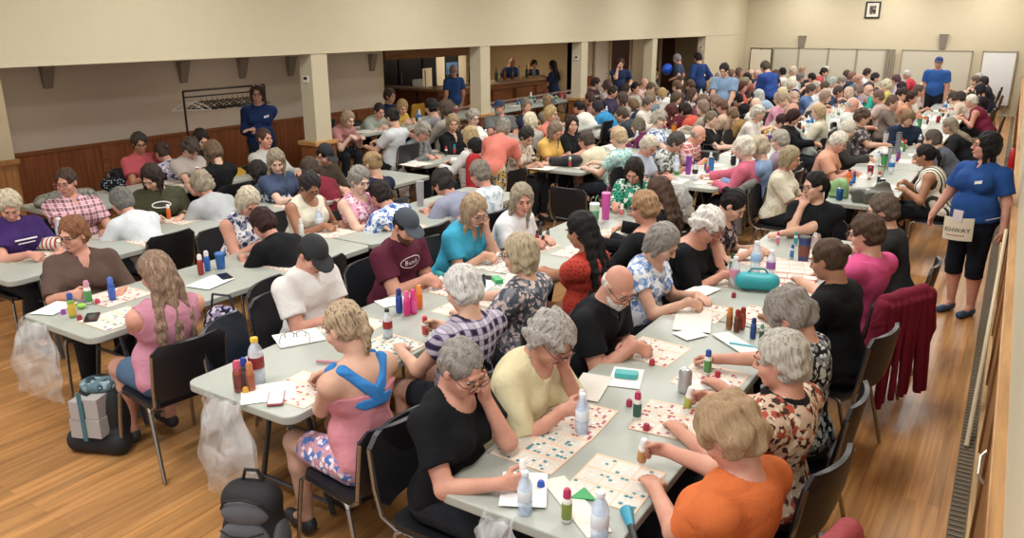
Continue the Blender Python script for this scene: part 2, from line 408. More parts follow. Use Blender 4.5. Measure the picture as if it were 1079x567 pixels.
# ------------------------------------------------------------------ people
def rx(a): c, s = math.cos(a), math.sin(a); return np.array([[1, 0, 0], [0, c, -s], [0, s, c]])
def ry(a): c, s = math.cos(a), math.sin(a); return np.array([[c, 0, s], [0, 1, 0], [-s, 0, c]])
def rz_(a): c, s = math.cos(a), math.sin(a); return np.array([[c, -s, 0], [s, c, 0], [0, 0, 1]])
def nrm(v): v = np.array(v, float); return v / (np.linalg.norm(v) + 1e-9)
DEF = dict(lean=18, hp=25, hy=0, ht=0, tw=0, w=1.15, g='f', sleeve='short', neck='crew', stand=False, R='write', L='rest', legs='long',
           hair='short', ankle=-.05, h=1.0)
def skel(o):
    r = math.radians; lean = r(o['lean']); st = o['stand']
    P0 = np.array([0, 0, .97 if st else .555]); f = o['h']
    u1 = np.array([0, math.sin(.6 * lean), math.cos(.6 * lean)]); u2 = np.array([0, math.sin(1.15 * lean), math.cos(1.15 * lean)])
    W = P0 + u1 * .20 * f; S = W + u2 * .245 * f; NB = S + u2 * .03
    Mh = rz_(r(o['hy'])) @ ry(r(o['ht'])) @ rx(-r(o['hp']))
    nd = nrm([0, math.sin(min(lean * 1.1, 1.0)) + .12, math.cos(lean * 1.1)])
    HB = NB + nd * .075; Hc = HB + Mh @ np.array([0, .022, .105])
    sw = (.165 if o['g'] == 'f' else .185) * (1 + (o['w'] - 1) * .34)
    T = rz_(r(o['tw'])); k = dict(P0=P0, W=W, S=S, NB=NB, HB=HB, Hc=Hc, Mh=Mh, u1=u1, u2=u2, sw=sw)
    for sd, nm in ((1, 'R'), (-1, 'L')):
        sh = S + T @ np.array([sd * sw, 0, -.035]); k['sh' + nm] = sh
        pz = o[nm]; fw = None; n = None; curl = .35
        if isinstance(pz, tuple): 
            tgt = np.array(pz[:3], float); mode = pz[3] if len(pz) > 3 else 'rest'
        else: tgt = None; mode = pz
        yy = max(Hc[1] + .1, .40)
        if mode == 'write': d = (.10, yy + .02, .828); fw = (-.5, .8, -.42); n = (-.55, -.3, -.75); curl = .95
        elif mode == 'rest': d = (.17, yy - .02, .787); fw = (-.55, .83, -.02); n = (0, 0, -1); curl = .25
        elif mode == 'cross': d = (.04, yy - .06, .79); fw = (-.95, .25, 0); n = (0, 0, -1); curl = .3
        elif mode == 'face': d = None; tgt = tgt if tgt is not None else Hc + Mh @ np.array([sd * .085, .10, -.12]); fw = Mh @ np.array([-sd * .25, .05, .95]) * np.array([1, 1, 1]); n = Mh @ np.array([-sd * .5, -.85, 0]); curl = .7
        elif mode == 'chin': tgt = Hc + Mh @ np.array([sd * .03, .12, -.17]); fw = (-sd * .4, -.25, .85); n = (0, -.9, -.2); curl = 1.0
        elif mode == 'lap': d = (.10, .30, .66); fw = (-.4, .8, -.2); n = (0, 0, -1); curl = .4
        elif mode == 'hold': d = (.16, yy, .84); fw = (-.6, .75, .05); n = (-.75, -.55, -.3); curl = 1.15
        elif mode == 'down': d = (.235, .06, .80 if st else .5); fw = (0, .15, -1); n = (-1, 0, 0); curl = .45
        elif mode == 'hip': d = (.23, .16, 1.06); fw = (-.6, .6, -.3); n = (-.6, -.6, 0); curl = .6
        elif mode == 'reach': d = (.10, .62, .80); fw = (-.1, 1, 0); n = (-.4, 0, -1); curl = .8
        if tgt is None: tgt = np.array([d[0] * sd, d[1], d[2]])
        if not (mode in ('face', 'chin')) : 
            fw = np.array([fw[0] * sd, fw[1], fw[2]]); n = np.array([n[0] * sd, n[1], n[2]])
        fw = nrm(fw); n = np.array(n, float); n = nrm(n - fw * (n @ fw))
        L1, L2 = .275 * f, .245 * f; v = tgt - sh; D = np.linalg.norm(v)
        if D > (L1 + L2) * .985: tgt = sh + v / D * (L1 + L2) * .985; v = tgt - sh; D = np.linalg.norm(v)
        a = (L1 * L1 - L2 * L2 + D * D) / (2 * D); hh = math.sqrt(max(L1 * L1 - a * a, 1e-6)); vd = v / D
        pole = np.array([sd * .55, -.25, -1.]) if not st else np.array([sd * .5, -1, -.3])
        if mode in ('face', 'chin'): pole = np.array([sd * .35, .15, -1])
        pole = nrm(pole - vd * (pole @ vd)); el = sh + vd * a + pole * hh
        k['el' + nm] = el; k['wr' + nm] = tgt; k['fw' + nm] = fw; k['n' + nm] = n; k['curl' + nm] = curl
        hip = P0 + np.array([sd * .09, 0, -.02])
        if st: kn = np.array([sd * .10, .03, .50]); an = np.array([sd * .10, -.02, .085])
        else: kn = np.array([sd * .13, .43, .515]); an = np.array([sd * .13, .43 + o['ankle'], .09])
        if o.get('legdx'): kn[0] += o['legdx']; an[0] += o['legdx']
        k['hip' + nm] = hip; k['kn' + nm] = kn; k['an' + nm] = an
    return k
def torso(F, k, o, grow=0.):
    w = o['w']; fem = o['g'] == 'f'; g = grow
    def M(u): # rotation world->local with z along u
        return np.array([[1, 0, 0], [0, u[2], -u[1]], [0, u[1], u[2]]])
    P0, Wp, S, u1, u2 = k['P0'], k['W'], k['S'], k['u1'], k['u2']
    hw = .165 * w if fem else .155 * w
    F.ell(P0 + [0, -.015, .0], (hw + g, .125 * w + g, .12 + g), k=.05)
    bl = o.get('belly', 1.); F.ell(P0 * .45 + Wp * .55 + [0, .03 * w * bl, 0], (.15 * w + g, .125 * w * bl + g, .15 + g), M(u1), k=.05)
    F.ell(Wp * .4 + S * .6 + [0, .012, 0], (.158 * (.5 + w / 2) + g, .112 * (.4 + .6 * w) + g, .17 + g), M(u2), k=.05)
    F.cap(k['shR'] * .93 + k['S'] * .07, k['shL'] * .93 + k['S'] * .07, .062 + g, k=.045)
    F.cap(k['S'] + [0, -.025, -.03], k['W'] + [0, -.02, .02], .075 + g, .08 + g, k=.05)
    if fem:
        f = np.cross(np.array([1., 0, 0]), u2) * -1
        for sd in (1, -1): F.ell(Wp * .42 + S * .58 + f * .095 * (.5 + .5 * w) + np.array([sd * .078, 0, -.015]), (.068 * w + g, .062 * w + g, .068 * w + g), k=.035)
def arms(F, k, o, upto=2., g=0.):
    w = .55 + .45 * o['w']; fem = .92 if o['g'] == 'f' else 1.08
    for nm in 'RL':
        sh, el, wr = k['sh' + nm], k['el' + nm], k['wr' + nm]
        r0, r1, r2 = .054 * w * fem, .043 * w * fem, .027 * w * fem
        if upto < 1: F.cap(sh, sh + (el - sh) * upto, r0 + g, r0 + (r1 - r0) * upto + g + .006, k=.035, cut1=True)
        elif upto >= 2:
            F.cap(sh, el, r0 + g, r1 + g, k=.035); F.cap(el, wr + (wr - el) * .0, r1 * 1.02 + g, r2 + g, k=.02 if g == 0 else .025, cut1=g > 0)
        else:
            t = upto - 1; F.cap(sh, el, r0 + g, r1 + g, k=.035); F.cap(el, el + (wr - el) * t, r1 * 1.02 + g, (r1 + (r2 - r1) * t) + g + .004, k=.025, cut1=True)
def hand(F, k, nm, s=1.0, lod=0):
    sd = 1 if nm == 'R' else -1
    w, f, n, curl = k['wr' + nm], k['fw' + nm], k['n' + nm], k['curl' + nm]
    th = np.cross(f, n) * sd
    def dirn(a): return f * math.cos(a) + n * math.sin(a)
    F.cap(w - f * .01, w + f * .03, .024 * s, .024 * s, k=.02)
    kn = []
    for i, (x, l) in enumerate(((.030, .066), (.010, .074), (-.010, .068), (-.029, .054))):
        p = w + f * (.088 - .004 * abs(i - 1)) * s + th * x * s; kn.append((p, l))
        F.cap(w + th * x * .55 * s + f * .02, p, .015 * s, .0115 * s, k=.012)
    for i, (p, l) in enumerate(kn):
        c = curl * (1 + .12 * i); d1 = dirn(c * .8); d2 = dirn(c * 1.9); d3 = dirn(c * 2.5)
        a = p + d1 * l * .5 * s; b = a + d2 * l * .32 * s; e = b + d3 * l * .2 * s
        F.cap(p, a, .0098 * s, .009 * s, k=.004); F.cap(a, b, .009 * s, .0083 * s, k=.003); F.cap(b, e, .0083 * s, .0072 * s, k=.003)
    b0 = w + f * .025 * s + th * .022 * s; d = nrm(f * .65 + th * .75 + n * .35 * (.5 + curl))
    b1 = b0 + d * .045 * s; d2 = nrm(f * .9 + th * .15 + n * .5 * curl)
    F.cap(b0, b1, .015 * s, .0125 * s, k=.01); F.cap(b1, b1 + d2 * .032 * s, .0115 * s, .010 * s, k=.004); F.cap(b1 + d2 * .032 * s, b1 + d2 * .052 * s, .010 * s, .0085 * s, k=.003)
def head(F, k, o):
    Mh, Hc = k['Mh'], k['Hc']; T = Mh.T; P = lambda *p: Hc + Mh @ np.array(p)
    fat = 1 + (o['w'] - 1) * .25; fem = o['g'] == 'f'; nr = (.047 if fem else .056) * fat
    F.cap(k['NB'] + [0, -.02, -.02], P(0, -.035, -.045), nr * 1.12, nr, k=.03)
    F.ell(P(0, -.014, .028), (.074, .094, .092), T, k=.02)
    F.ell(P(0, .024, -.045), (.058 * fat, .066, .074), T, k=.03)
    F.ell(P(0, .060, -.092), (.026 * fat, .024, .022), T, k=.02)
    if o['w'] > 1.3: F.ell(P(0, .02, -.10), (.055, .055, .03), T, k=.03)
    for s in (1, -1): F.ell(P(s * .036, .062, -.03), (.026, .024, .024), T, k=.02)
    F.cap(P(.03, .082, .026), P(-.03, .082, .026), .010, k=.014)
    for s in (1, -1): F.ell(P(s * .031, .096, .006), (.017, .014, .011), T, k=.010, sub=True)
    F.cap(P(0, .090, .012), P(0, .110, -.026), .0075, .0115, k=.009)
    for s in (1, -1): F.ell(P(s * .010, .098, -.030), (.008, .009, .007), T, k=.005)
    F.ell(P(0, .082, -.062), (.024, .014, .012), T, k=.01)
    for s in (1, -1):
        F.ell(P(s * .077, -.006, -.006), (.010, .019, .031), T, k=.006)
def body_mesh(o, k, h, lod):
    F = Fld(); torso(F, k, o); arms(F, k, o); head(F, k, o)
    if lod < 2:
        for nm in 'RL': hand(F, k, nm, .94 if o['g'] == 'f' else 1.08)
    else:
        for nm in 'RL':
            w, f = k['wr' + nm], k['fw' + nm]; F.cap(w, w + f * .09, .028, .026, k=.02); F.cap(w + f * .09, w + f * .15 + k['n' + nm] * .03, .022, .014, k=.02)
    wl = .5 + .5 * o['w']
    for nm in 'RL':
        F.cap(k['hip' + nm], k['kn' + nm], .088 * wl, .058 * wl, k=.03)
        mid = k['kn' + nm] * .7 + k['an' + nm] * .3 - [0, .012, 0]
        F.cap(k['kn' + nm], mid, .053 * wl, .054 * wl, k=.02); F.cap(mid, k['an' + nm], .054 * wl, .034, k=.02)
        a = k['an' + nm]; F.cap(a, a + [0, .12, -.055], .032, .025, k=.02)
    return F.build(h)
def shirt_mesh(o, k, h):
    F = Fld(); torso(F, k, o, .004)
    sl = {'short': .62, 'cap': .35, 'long': 1.97, 'three': 1.55, 'none': 0, 'elbow': .9, 'tank': 0}[o['sleeve']]
    if sl: arms(F, k, o, sl, .013)
    st = o['stand']; P0 = k['P0']
    if o.get('skirt'):
        pass
    nk = o['neck']; NB, u2 = k['NB'], k['u2']; fwd = np.cross(np.array([1., 0, 0]), u2) * -1
    if sl == 0:
        for nm, sd in (('R', 1), ('L', -1)): F.ell(k['sh' + nm] + [sd * .03, 0, .0], (.068, .11, .09), k=.0, sub=True)
    if nk == 'crew': F.ell(NB + u2 * .045 + fwd * .02, (.072, .082, .05), k=0, sub=True)
    elif nk == 'v': F.ell(NB + u2 * .04 + fwd * .03, (.072, .09, .055), k=0, sub=True); F.cap(NB + fwd * .1 + u2 * .02, NB + fwd * .15 - u2 * .13, .05, .008, k=0, sub=True)
    elif nk == 'scoop': F.ell(NB + u2 * .02 + fwd * .06, (.09, .115, .085), k=0, sub=True)
    elif nk == 'off': F.ell(NB + u2 * .02 + fwd * .02, (.16, .16, .075), k=0, sub=True)
    elif nk == 'strap':
        F.ell(NB + u2 * .0 + fwd * .06, (.10, .13, .13), k=0, sub=True); F.half(k['S'] * .58 + k['W'] * .42, u2)
    elif nk == 'collar': F.ell(NB + u2 * .05 + fwd * .03, (.066, .085, .06), k=0, sub=True); F.cap(NB + fwd * .1 + u2 * .02, NB + fwd * .14 - u2 * .08, .032, .006, k=0, sub=True)
    F.half(P0 + [0, 0, -.085 if not st else -.13], (0, 0, -1))
    amp = .0035
    return F.build(h, .009, (amp, 38., 3) if h < .012 else None)
def pants_mesh(o, k, h):
    F = Fld(); st = o['stand']; w = o['w']; wl = .5 + .5 * w; hw = .168 * w if o['g'] == 'f' else .158 * w
    F.ell(k['P0'] + [0, -.015, -.01], (hw, .128 * w, .115), k=.04)
    up = dict(long=1.93, short=.75, knee=1.25, bare=.5)[o['legs']]
    for nm in 'RL':
        hp, kn, an = k['hip' + nm], k['kn' + nm], k['an' + nm]
        if up < 1: F.cap(hp, hp + (kn - hp) * up, .092 * wl, .072 * wl, k=.03, cut1=True)
        else:
            F.cap(hp, kn, .090 * wl, .062 * wl, k=.03); F.cap(kn, kn + (an - kn) * (up - 1), .062 * wl, .05 if up > 1.5 else .062 * wl, k=.02, cut1=True)
    F.half(k['P0'] + [0, 0, .075], (0, 0, 1))
    return F.build(h, .007, (.003, 30., 8) if h < .012 else None)
HAIRC = {}
def hair_mesh(style, h, gdir=(0, 0, -1), L=.3, bend=None):
    g = tuple(round(x, 1) for x in gdir) + (tuple(np.round(bend, 2)) if bend is not None else ()); key = (style, h, g if style in ('long', 'longback', 'ponytail', 'shoulder') else 0, L)
    if key in HAIRC: return HAIRC[key]
    gd = nrm(gdir); F = Fld(); amp, fr = .0035, 70.
    if style in ('short', 'curly', 'crop', 'bun', 'ponytail', 'bob', 'long', 'shoulder', 'puffy', 'longback', 'undercap'):
        t = {'crop': .009, 'curly': .026, 'puffy': .030, 'bun': .010, 'ponytail': .010, 'undercap': .008}.get(style, .017)
        F.ell((0, -.020, .033), (.077 + t, .095 + t * .9, .092 + t), k=.02)
        if style in ('short', 'curly', 'puffy', 'bob', 'long', 'shoulder', 'longback'): F.ell((0, -.045, -.02), (.074 + t * .9, .070 + t * .9, .075), k=.02)
        else: F.ell((0, -.045, -.015), (.070 + t * .5, .062 + t * .6, .06), k=.02)
        if style == 'bob':
            for s in (1, -1): F.cap((s * .075, .0, .02), (s * .074, .012, -.085), .022, .018, k=.03); F.cap((s * .06, -.05, 0), (s * .058, -.06, -.10), .03, .022, k=.03)
            F.cap((0, -.08, 0), (0, -.085, -.10), .035, .022, k=.03)
        if style in ('long', 'shoulder', 'longback'):
            ll = .17 if style == 'shoulder' else L
            for s in (1, -1):
                if style != 'longback':
                    a = np.array((s * .075, .01, .0)); F.cap((s * .07, .02, .05), a + gd * .05, .018, .022, k=.02); F.cap(a + gd * .03, a + gd * ll * .95 + [s * .01, .015, 0], .024, .012, k=.02)
            be = np.array(bend) if bend is not None else gd * ll
            be0 = np.array((0, -.085, -.075)) * .6 + be * .4 if style != 'shoulder' else be
            for s, rr_, ex in ((1, .034, .9), (-1, .034, 1.), (0, .036, 1.06)):
                if bend is None:
                    a = np.array((s * .058, -.05, -.01)); F.cap(a, a + gd * ll * .9 + [0, -.015, 0], .034, .014, k=.03); continue
                a = np.array((s * .058, -.055 - (.03 if s == 0 else 0), -.01)); m1 = np.array((s * .062, -.075 - (.015 if s == 0 else 0), -.085)); e1 = m1 + (be - [0, -.085, -.085]) * ex + [s * .058, 0, 0]
                F.cap(a, m1, rr_, rr_, k=.03); F.cap(m1, (m1 + e1) / 2, rr_, rr_ * 1.05, k=.025); F.cap((m1 + e1) / 2, e1, rr_ * 1.0, .012, k=.02)
            amp = .004
        if style in ('curly', 'puffy'): amp, fr = .010, 105.
        if style == 'short': amp, fr = .005, 70.
        # open the face
        F.cap((0, .11, -.15), (0, .125, .012), .078, .075, k=.012, sub=True)
        F.ell((0, .135, .035), (.066, .075, .045), k=.015, sub=True)
        if style not in ('bob', 'long', 'shoulder'):
            for s in (1, -1): F.ell((s * .092, .032, -.042), (.038, .055, .056), k=.01, sub=True)
        if style == 'longback':
            for s in (1, -1): F.ell((s * .095, .03, -.03), (.03, .04, .05), k=.01, sub=True)
        if style in ('long', 'shoulder'): F.ell((0, .16, .06), (.05, .08, .05), k=.01, sub=True)
        if style in ('crop', 'short', 'bun', 'ponytail', 'undercap'): F.half((0, 0, -.088), (0, 0, -1))
        if style == 'bun': F.ell((0, -.125, .045), (.034, .032, .034), k=.012)
        if style == 'ponytail':
            F.ell((0, -.120, .03), (.020, .022, .020), k=.01); a = np.array((0, -.135, .03)); F.cap(a, a + gd * .08 + [0, -.02, 0], .022, .026, k=.01); F.cap(a + gd * .08 + [0, -.02, 0], a + gd * .19, .026, .010, k=.01)
        if style == 'undercap': F.half((0, 0, .045), (0, 0, 1))
    elif style == 'bald':
        F.ell((0, -.022, .0), (.083, .095, .075), k=.0)
        F.ell((0, .09, .0), (.11, .1, .15), k=.0, sub=True); F.half((0, 0, .028), (0, -.2, 1)); F.half((0, 0, -.07), (0, 0, -1)); amp = .002
    elif style == 'hood':
        F.ell((0, -.02, .03), (.10, .12, .12), k=.02); F.ell((0, -.03, -.07), (.10, .10, .09), k=.04)
        F.ell((0, .12, -.01), (.07, .09, .1), k=.01, sub=True)
    elif style == 'beard':
        F.ell((0, .030, -.060), (.064, .070, .068), k=.01); F.ell((0, .064, -.098), (.032, .03, .028), k=.01)
        F.half((0, 0, -.035), (0, 0, 1)); F.ell((0, .10, -.03), (.05, .05, .026), k=.006, sub=True); F.ell((0, .112, -.066), (.02, .02, .006), k=.004, sub=True)
        F.half((0, .0, 0), (0, -1, 0)); amp, fr = .003, 90.
    elif style == 'cap':
        F.ell((0, -.012, .045), (.086, .104, .088), k=.0); F.half((0, 0, .045), (0, 0, -1))
        amp = 0
        B = Fld().ell((0, .115, .040), (.074, .072, .010), np.eye(3), k=0).half((0, .085, 0), (0, -1, .0))
        F.ell((0, .10, .043), (.075, .085, .0085), rx(.12), k=.008)
    elif style == 'visor':
        F.ell((0, -.012, .05), (.088, .106, .10), k=.0); F.half((0, 0, .045), (0, 0, -1)); F.half((0, 0, .075), (0, 0, 1)); F.ell((0, .10, .046), (.078, .085, .009), rx(.12), k=.008); amp = 0
    V, Q = F.build(h, 0., ((amp, fr, 11) if style in ('curly', 'puffy') else (amp * .9, 150., 11, .12)) if amp else None)
    me = npmesh(style, V, Q); HAIRC[key] = me; return me
def small_parts():
    D = {}
    m = MB(); m.lathe([(.0005, -.0115), (.006, -.0095), (.0105, -.0045), (.0115, 0), (.0105, .0045), (.006, .0095), (.0005, .0115)], 12); me = m.mesh('eye', True)
    for v in me.vertices: y, z = v.co.y, v.co.z; v.co.y, v.co.z = z, -y
    me.materials.append(None); me.materials.append(plain('iris', '#2a1c14', .2))
    for p in me.polygons:
        if p.center.y > .006 and p.center.z < .005: p.material_index = 1
    D['eye'] = me
    m = MB()
    for s in (1, -1): m.tube([(s * .014, .1, .026), (s * .03, .098, .031), (s * .046, .086, .026)], [.003, .0038, .0018], 6)
    D['eyebrows'] = m.mesh('eyebrows', True)
    m = MB(); m.tube([(-.024, .089, -.065), (-.010, .097, -.061), (0, .0985, -.0625), (.010, .097, -.061), (.024, .089, -.065)], [.0015, .0042, .004, .0042, .0015], 6)
    m.tube([(-.022, .089, -.066), (0, .0975, -.0695), (.022, .089, -.066)], [.0015, .0052, .0015], 6); D['lips'] = m.mesh('lips', True)
    m = MB()
    for s in (1, -1):
        pts = [(s * .033 + x, .116 - abs(x) * .15, .003 + z) for x, z in rrect(.052, .036, .014, 3)]; pts.append(pts[0]); m.tube(pts, .0021, 6)
        m.tube([(s * .059, .108, .012), (s * .078, .09, .013), (s * .083, .01, .012), (s * .08, -.02, .0)], .002, 6)
    m.tube([(-.008, .117, .007), (.008, .117, .007)], .002, 6); D['glasses'] = m.mesh('glasses', True)
    D['sunglasses'] = D['glasses']
    for sd in (1, -1):
        F = Fld(); F.cap((0, -.05, .035), (0, .13, .028), .036, .036, k=.02); F.ell((0, -.03, .05), (.036, .05, .045), k=.03); F.half((0, 0, .0), (0, 0, -1)); D['shoe'] = npmesh('shoe', *F.build(.012))
    return D
SP = small_parts()
BODYC = {}
def add_person(loc, rz, o, desc, skin, hcol, top, bottom=('solid', '#20222a'), lod=0, hcol2=None, group=None, cat='person'):
    o = dict(DEF, **o); key = tuple(sorted((a, str(b)) for a, b in o.items() if a not in ('hair', 'glasses', 'cap', 'beard', 'haircut'))) + (lod,)
    hh = (.0052, .009, .017)[lod]
    if key in BODYC: k, bm, sm, pm = BODYC[key]
    else:
        k = skel(o); bm = npmesh('body', *body_mesh(o, k, hh, lod)); sm = npmesh('shirt', *shirt_mesh(o, k, (.009, .012, .017)[lod])); pm = npmesh('trousers', *pants_mesh(o, k, (.012, .016, .02)[lod]))
        BODYC[key] = (k, bm, sm, pm)
    root = empty('person', loc, rz); tag(root, desc, cat, group)
    if o.get('sc'): root.scale = (o['sc'],) * 3
    if o.get('straps'):
        F = Fld(); torso(F, k, o, .006); u2, NB, S, W_ = k['u2'], k['NB'], k['S'], k['W']; bk_ = np.cross(np.array([1., 0, 0]), u2)
        mid = S * .55 + W_ * .45 + bk_ * .12; low = S * .2 + W_ * .8 + bk_ * .12
        F.keep([(S + [sd * .115, .0, .03] + bk_ * .03, mid + bk_ * .02, .016) for sd in (1, -1)] + [(mid + [-.16, 0, -.03], mid + [.16, 0, -.03], .013)] + [(S + [sd * .115, .05, .02], S + [sd * .10, .14, -.06], .02) for sd in (1, -1)])
        link('crossed_straps', npmesh('straps', *F.build(.006, .013)), cloth('solid', o['straps']), root)
    sk = skinm(skin)
    link('body', bm, sk, root); link('shirt', sm, cloth(*top), root)
    link('trousers' if o['legs'] in ('long', 'knee') else 'shorts', pm, cloth(*bottom), root)
    if lod < 2 and (o['neck'] == 'collar' or o.get('collarc')):
        NB, u2 = k['NB'], k['u2']; fw_ = -np.cross(np.array([1., 0, 0]), u2); F = Fld(); Mx = np.array([[1, 0, 0], [0, u2[2], -u2[1]], [0, u2[1], u2[2]]]); big = .012 if o.get('collarc') else 0
        F.ell(NB + u2 * .012 + fw_ * .012, (.088 + big, .092 + big, .030 + big), Mx, k=0); F.ell(NB + u2 * .03 + fw_ * .012, (.066, .072, .09), Mx, k=0, sub=True); F.ell(NB + fw_ * .13 + u2 * .0, (.022, .06, .08), Mx, k=0, sub=True)
        link('collar', npmesh('collar', *F.build(.006)), cloth('solid', o['collarc']) if o.get('collarc') else cloth(*top), root)
    Mh = Matrix([list(k['Mh'][i]) + [k['Hc'][i]] for i in range(3)] + [[0, 0, 0, 1]])
    def hl(name, me, mat):
        q = link(name, me, mat, root); q.matrix_local = Mh; return q
    gl = k['Mh'].T @ np.array([0, -.12 - .25 * math.sin(math.radians(o['lean'])), -1.])
    hs = (.0045, .008, .012)[lod]
    bk = np.cross(np.array([1., 0, 0]), k['u2']); cut = o.get('haircut', .28); tt_ = min(1.2, max(0., (cut - .10) / .25)); bpt = k['S'] * (1 - tt_) + k['W'] * tt_ + bk * (.135 + .02 * o['w']) ; bpt = k['Mh'].T @ (bpt - k['Hc'])
    if o['hair'] != 'none':
        hl('hair', hair_mesh('undercap' if o.get('cap') and o['hair'] in ('short', 'crop') else o['hair'], hs, gl, cut, bpt if o['hair'] == 'longback' else None), hairm(hcol, hcol2))
    if o.get('cap'): hl('cap', hair_mesh('cap', max(hs, .005) if lod < 2 else .009), plain('cap_cloth', o['cap'], .8))
    if o.get('visor'): hl('visor', hair_mesh('visor', .006), plain('cap_cloth', o['visor'], .8))
    if o.get('beard'): hl('beard', hair_mesh('beard', hs), hairm(o['beard']))
    if lod < 2:
        for s in (1, -1):
            e = link('eye', SP['eye'], plain('eye_white', '#a39a90', .25), root); e.matrix_local = Mh @ Matrix.Translation((s * .031, .0772, .004))
        hl('eyebrows', SP['eyebrows'], plain('brow', o.get('brow', '#5a4638'), .8)); hl('lips', SP['lips'], plain('lips', o.get('lips', '#a8605a'), .45))
    if o.get('glasses'): hl('glasses', SP['glasses'], plain('glasses_frame', '#1a1616' if o['glasses'] is True else o['glasses'], .3))
    if lod < 2 or o['stand']:
        for nm in 'RL':
            a = k['an' + nm]; s = link('shoe', SP['shoe'], plain('shoe', o.get('shoe', '#26282c'), .6), root); s.location = (a[0], a[1] + .03, 0.004)
    return root, k
def wpt(root, p):
    c, s = math.cos(root.rotation_euler.z), math.sin(root.rotation_euler.z); l = root.location; p = [q * root.scale[0] for q in p]
    return (l.x + c * p[0] - s * p[1], l.y + s * p[0] + c * p[1], l.z + p[2])
# seating rows: x of left and right table edges
ROWS = {'A': (-1.73, -.97), 'B': (-3.41, -2.65), 'C': (-5.12, -4.36), 'D': (-6.62, -5.86), 'E': (-8.35, -7.6),
        'P': (-1.75, -.99), 'Q': (-3.50, -2.74), 'R': (-5.20, -4.44), 'S': (-7.10, -6.34), 'T': (-9.0, -8.25), 'U':(-10,-9)}
FLOORZ = {'T': .15}
LIFT = .022
def seat_solve(px, py, side, o, zoff=0.):
    """side like 'A+' (left side of row A, facing +x), 'A-' (facing -x), or an angle in degrees for free seating"""
    o2 = dict(DEF, **o); sc = o2.get('sc', 1.); zoff = zoff + (0 if o2['stand'] else LIFT)
    if isinstance(side, str):
        row, sg = side[0], side[1]; e = ROWS[row][0 if sg == '+' else 1]; sgn = 1 if sg == '+' else -1
        hipx = e - sgn * o2.get('gap', .27); rz = -PI / 2 * sgn; lean = 15.
        for _ in range(8):
            o2['lean'] = lean; k = skel(o2); hx, hy = at(px, py, k['Hc'][2] * sc + zoff)
            off = (hx - hipx) * sgn / sc
            # slope of head offset by lean ~ .0085 m per degree
            lean = min(42, max(-4, lean + (off - k['Hc'][1]) / .0098))
        lean = round(lean, 1); o2['lean'] = lean; k = skel(o2); hx, hy = at(px, py, k['Hc'][2] * sc + zoff)
        rz += math.radians(o2.get('yaw', 0)); H = k['Hc'] * sc; c, s = math.cos(rz), math.sin(rz)
        return (hx - (c * H[0] - s * H[1]), hy - (s * H[0] + c * H[1]), zoff), rz, lean
    rz = math.radians(side); k = skel(o2); H = k['Hc'] * o2.get('sc', 1.); hx, hy = at(px, py, H[2] + zoff); c, s = math.cos(rz), math.sin(rz)
    return (hx - (c * H[0] - s * H[1]), hy - (s * H[0] + c * H[1]), zoff), rz, o2['lean']
# ------------------------------------------------------------------ furniture and small things
def sheet(name, fn, nu, nv, th, mat, parent=None, smooth=True):
    """closed thick surface from fn(u,v)->point, u,v in 0..1"""
    P = np.array([[fn(i / nu, j / nv) for j in range(nv + 1)] for i in range(nu + 1)], float)
    du = np.gradient(P, axis=0); dv = np.gradient(P, axis=1); n = np.cross(du, dv); n /= (np.linalg.norm(n, axis=2, keepdims=True) + 1e-9)
    A = P + n * th / 2; B = P - n * th / 2; m = MB(); W = nv + 1; T = (nu + 1) * W
    vs = [tuple(p) for p in A.reshape(-1, 3)] + [tuple(p) for p in B.reshape(-1, 3)]; fs = []
    for i in range(nu):
        for j in range(nv):
            a, b, c, d = i * W + j, (i + 1) * W + j, (i + 1) * W + j + 1, i * W + j + 1
            fs.append((a, b, c, d)); fs.append((T + d, T + c, T + b, T + a))
    for i in range(nu):
        for j in (0, nv):
            a, b = i * W + j, (i + 1) * W + j; fs.append((b, a, T + a, T + b) if j == 0 else (a, b, T + b, T + a))
    for j in range(nv):
        for i in (0, nu):
            a, b = i * W + j, i * W + j + 1; fs.append((a, b, T + b, T + a) if i == 0 else (b, a, T + a, T + b))
    m.add(vs, fs); return m.obj(name, mat, parent, smooth='auto' if smooth else False)
def rnd(t, q=.3, r=.22):
    s = (abs(t) - (1 - q)) / q
    return 1 if s <= 0 else 1 - r * (1 - math.sqrt(max(0, 1 - s * s)))
CHROME = plain('chrome', '#9a9690', .25, .9); VINYL = plain('black_vinyl', '#15151a', .45); NAVYV = plain('navy_vinyl', '#1c2533', .38)
YEL = plain('yellow_plastic', '#c79a35', .5); DKMET = plain('brown_metal', '#3a302a', .4, .6)
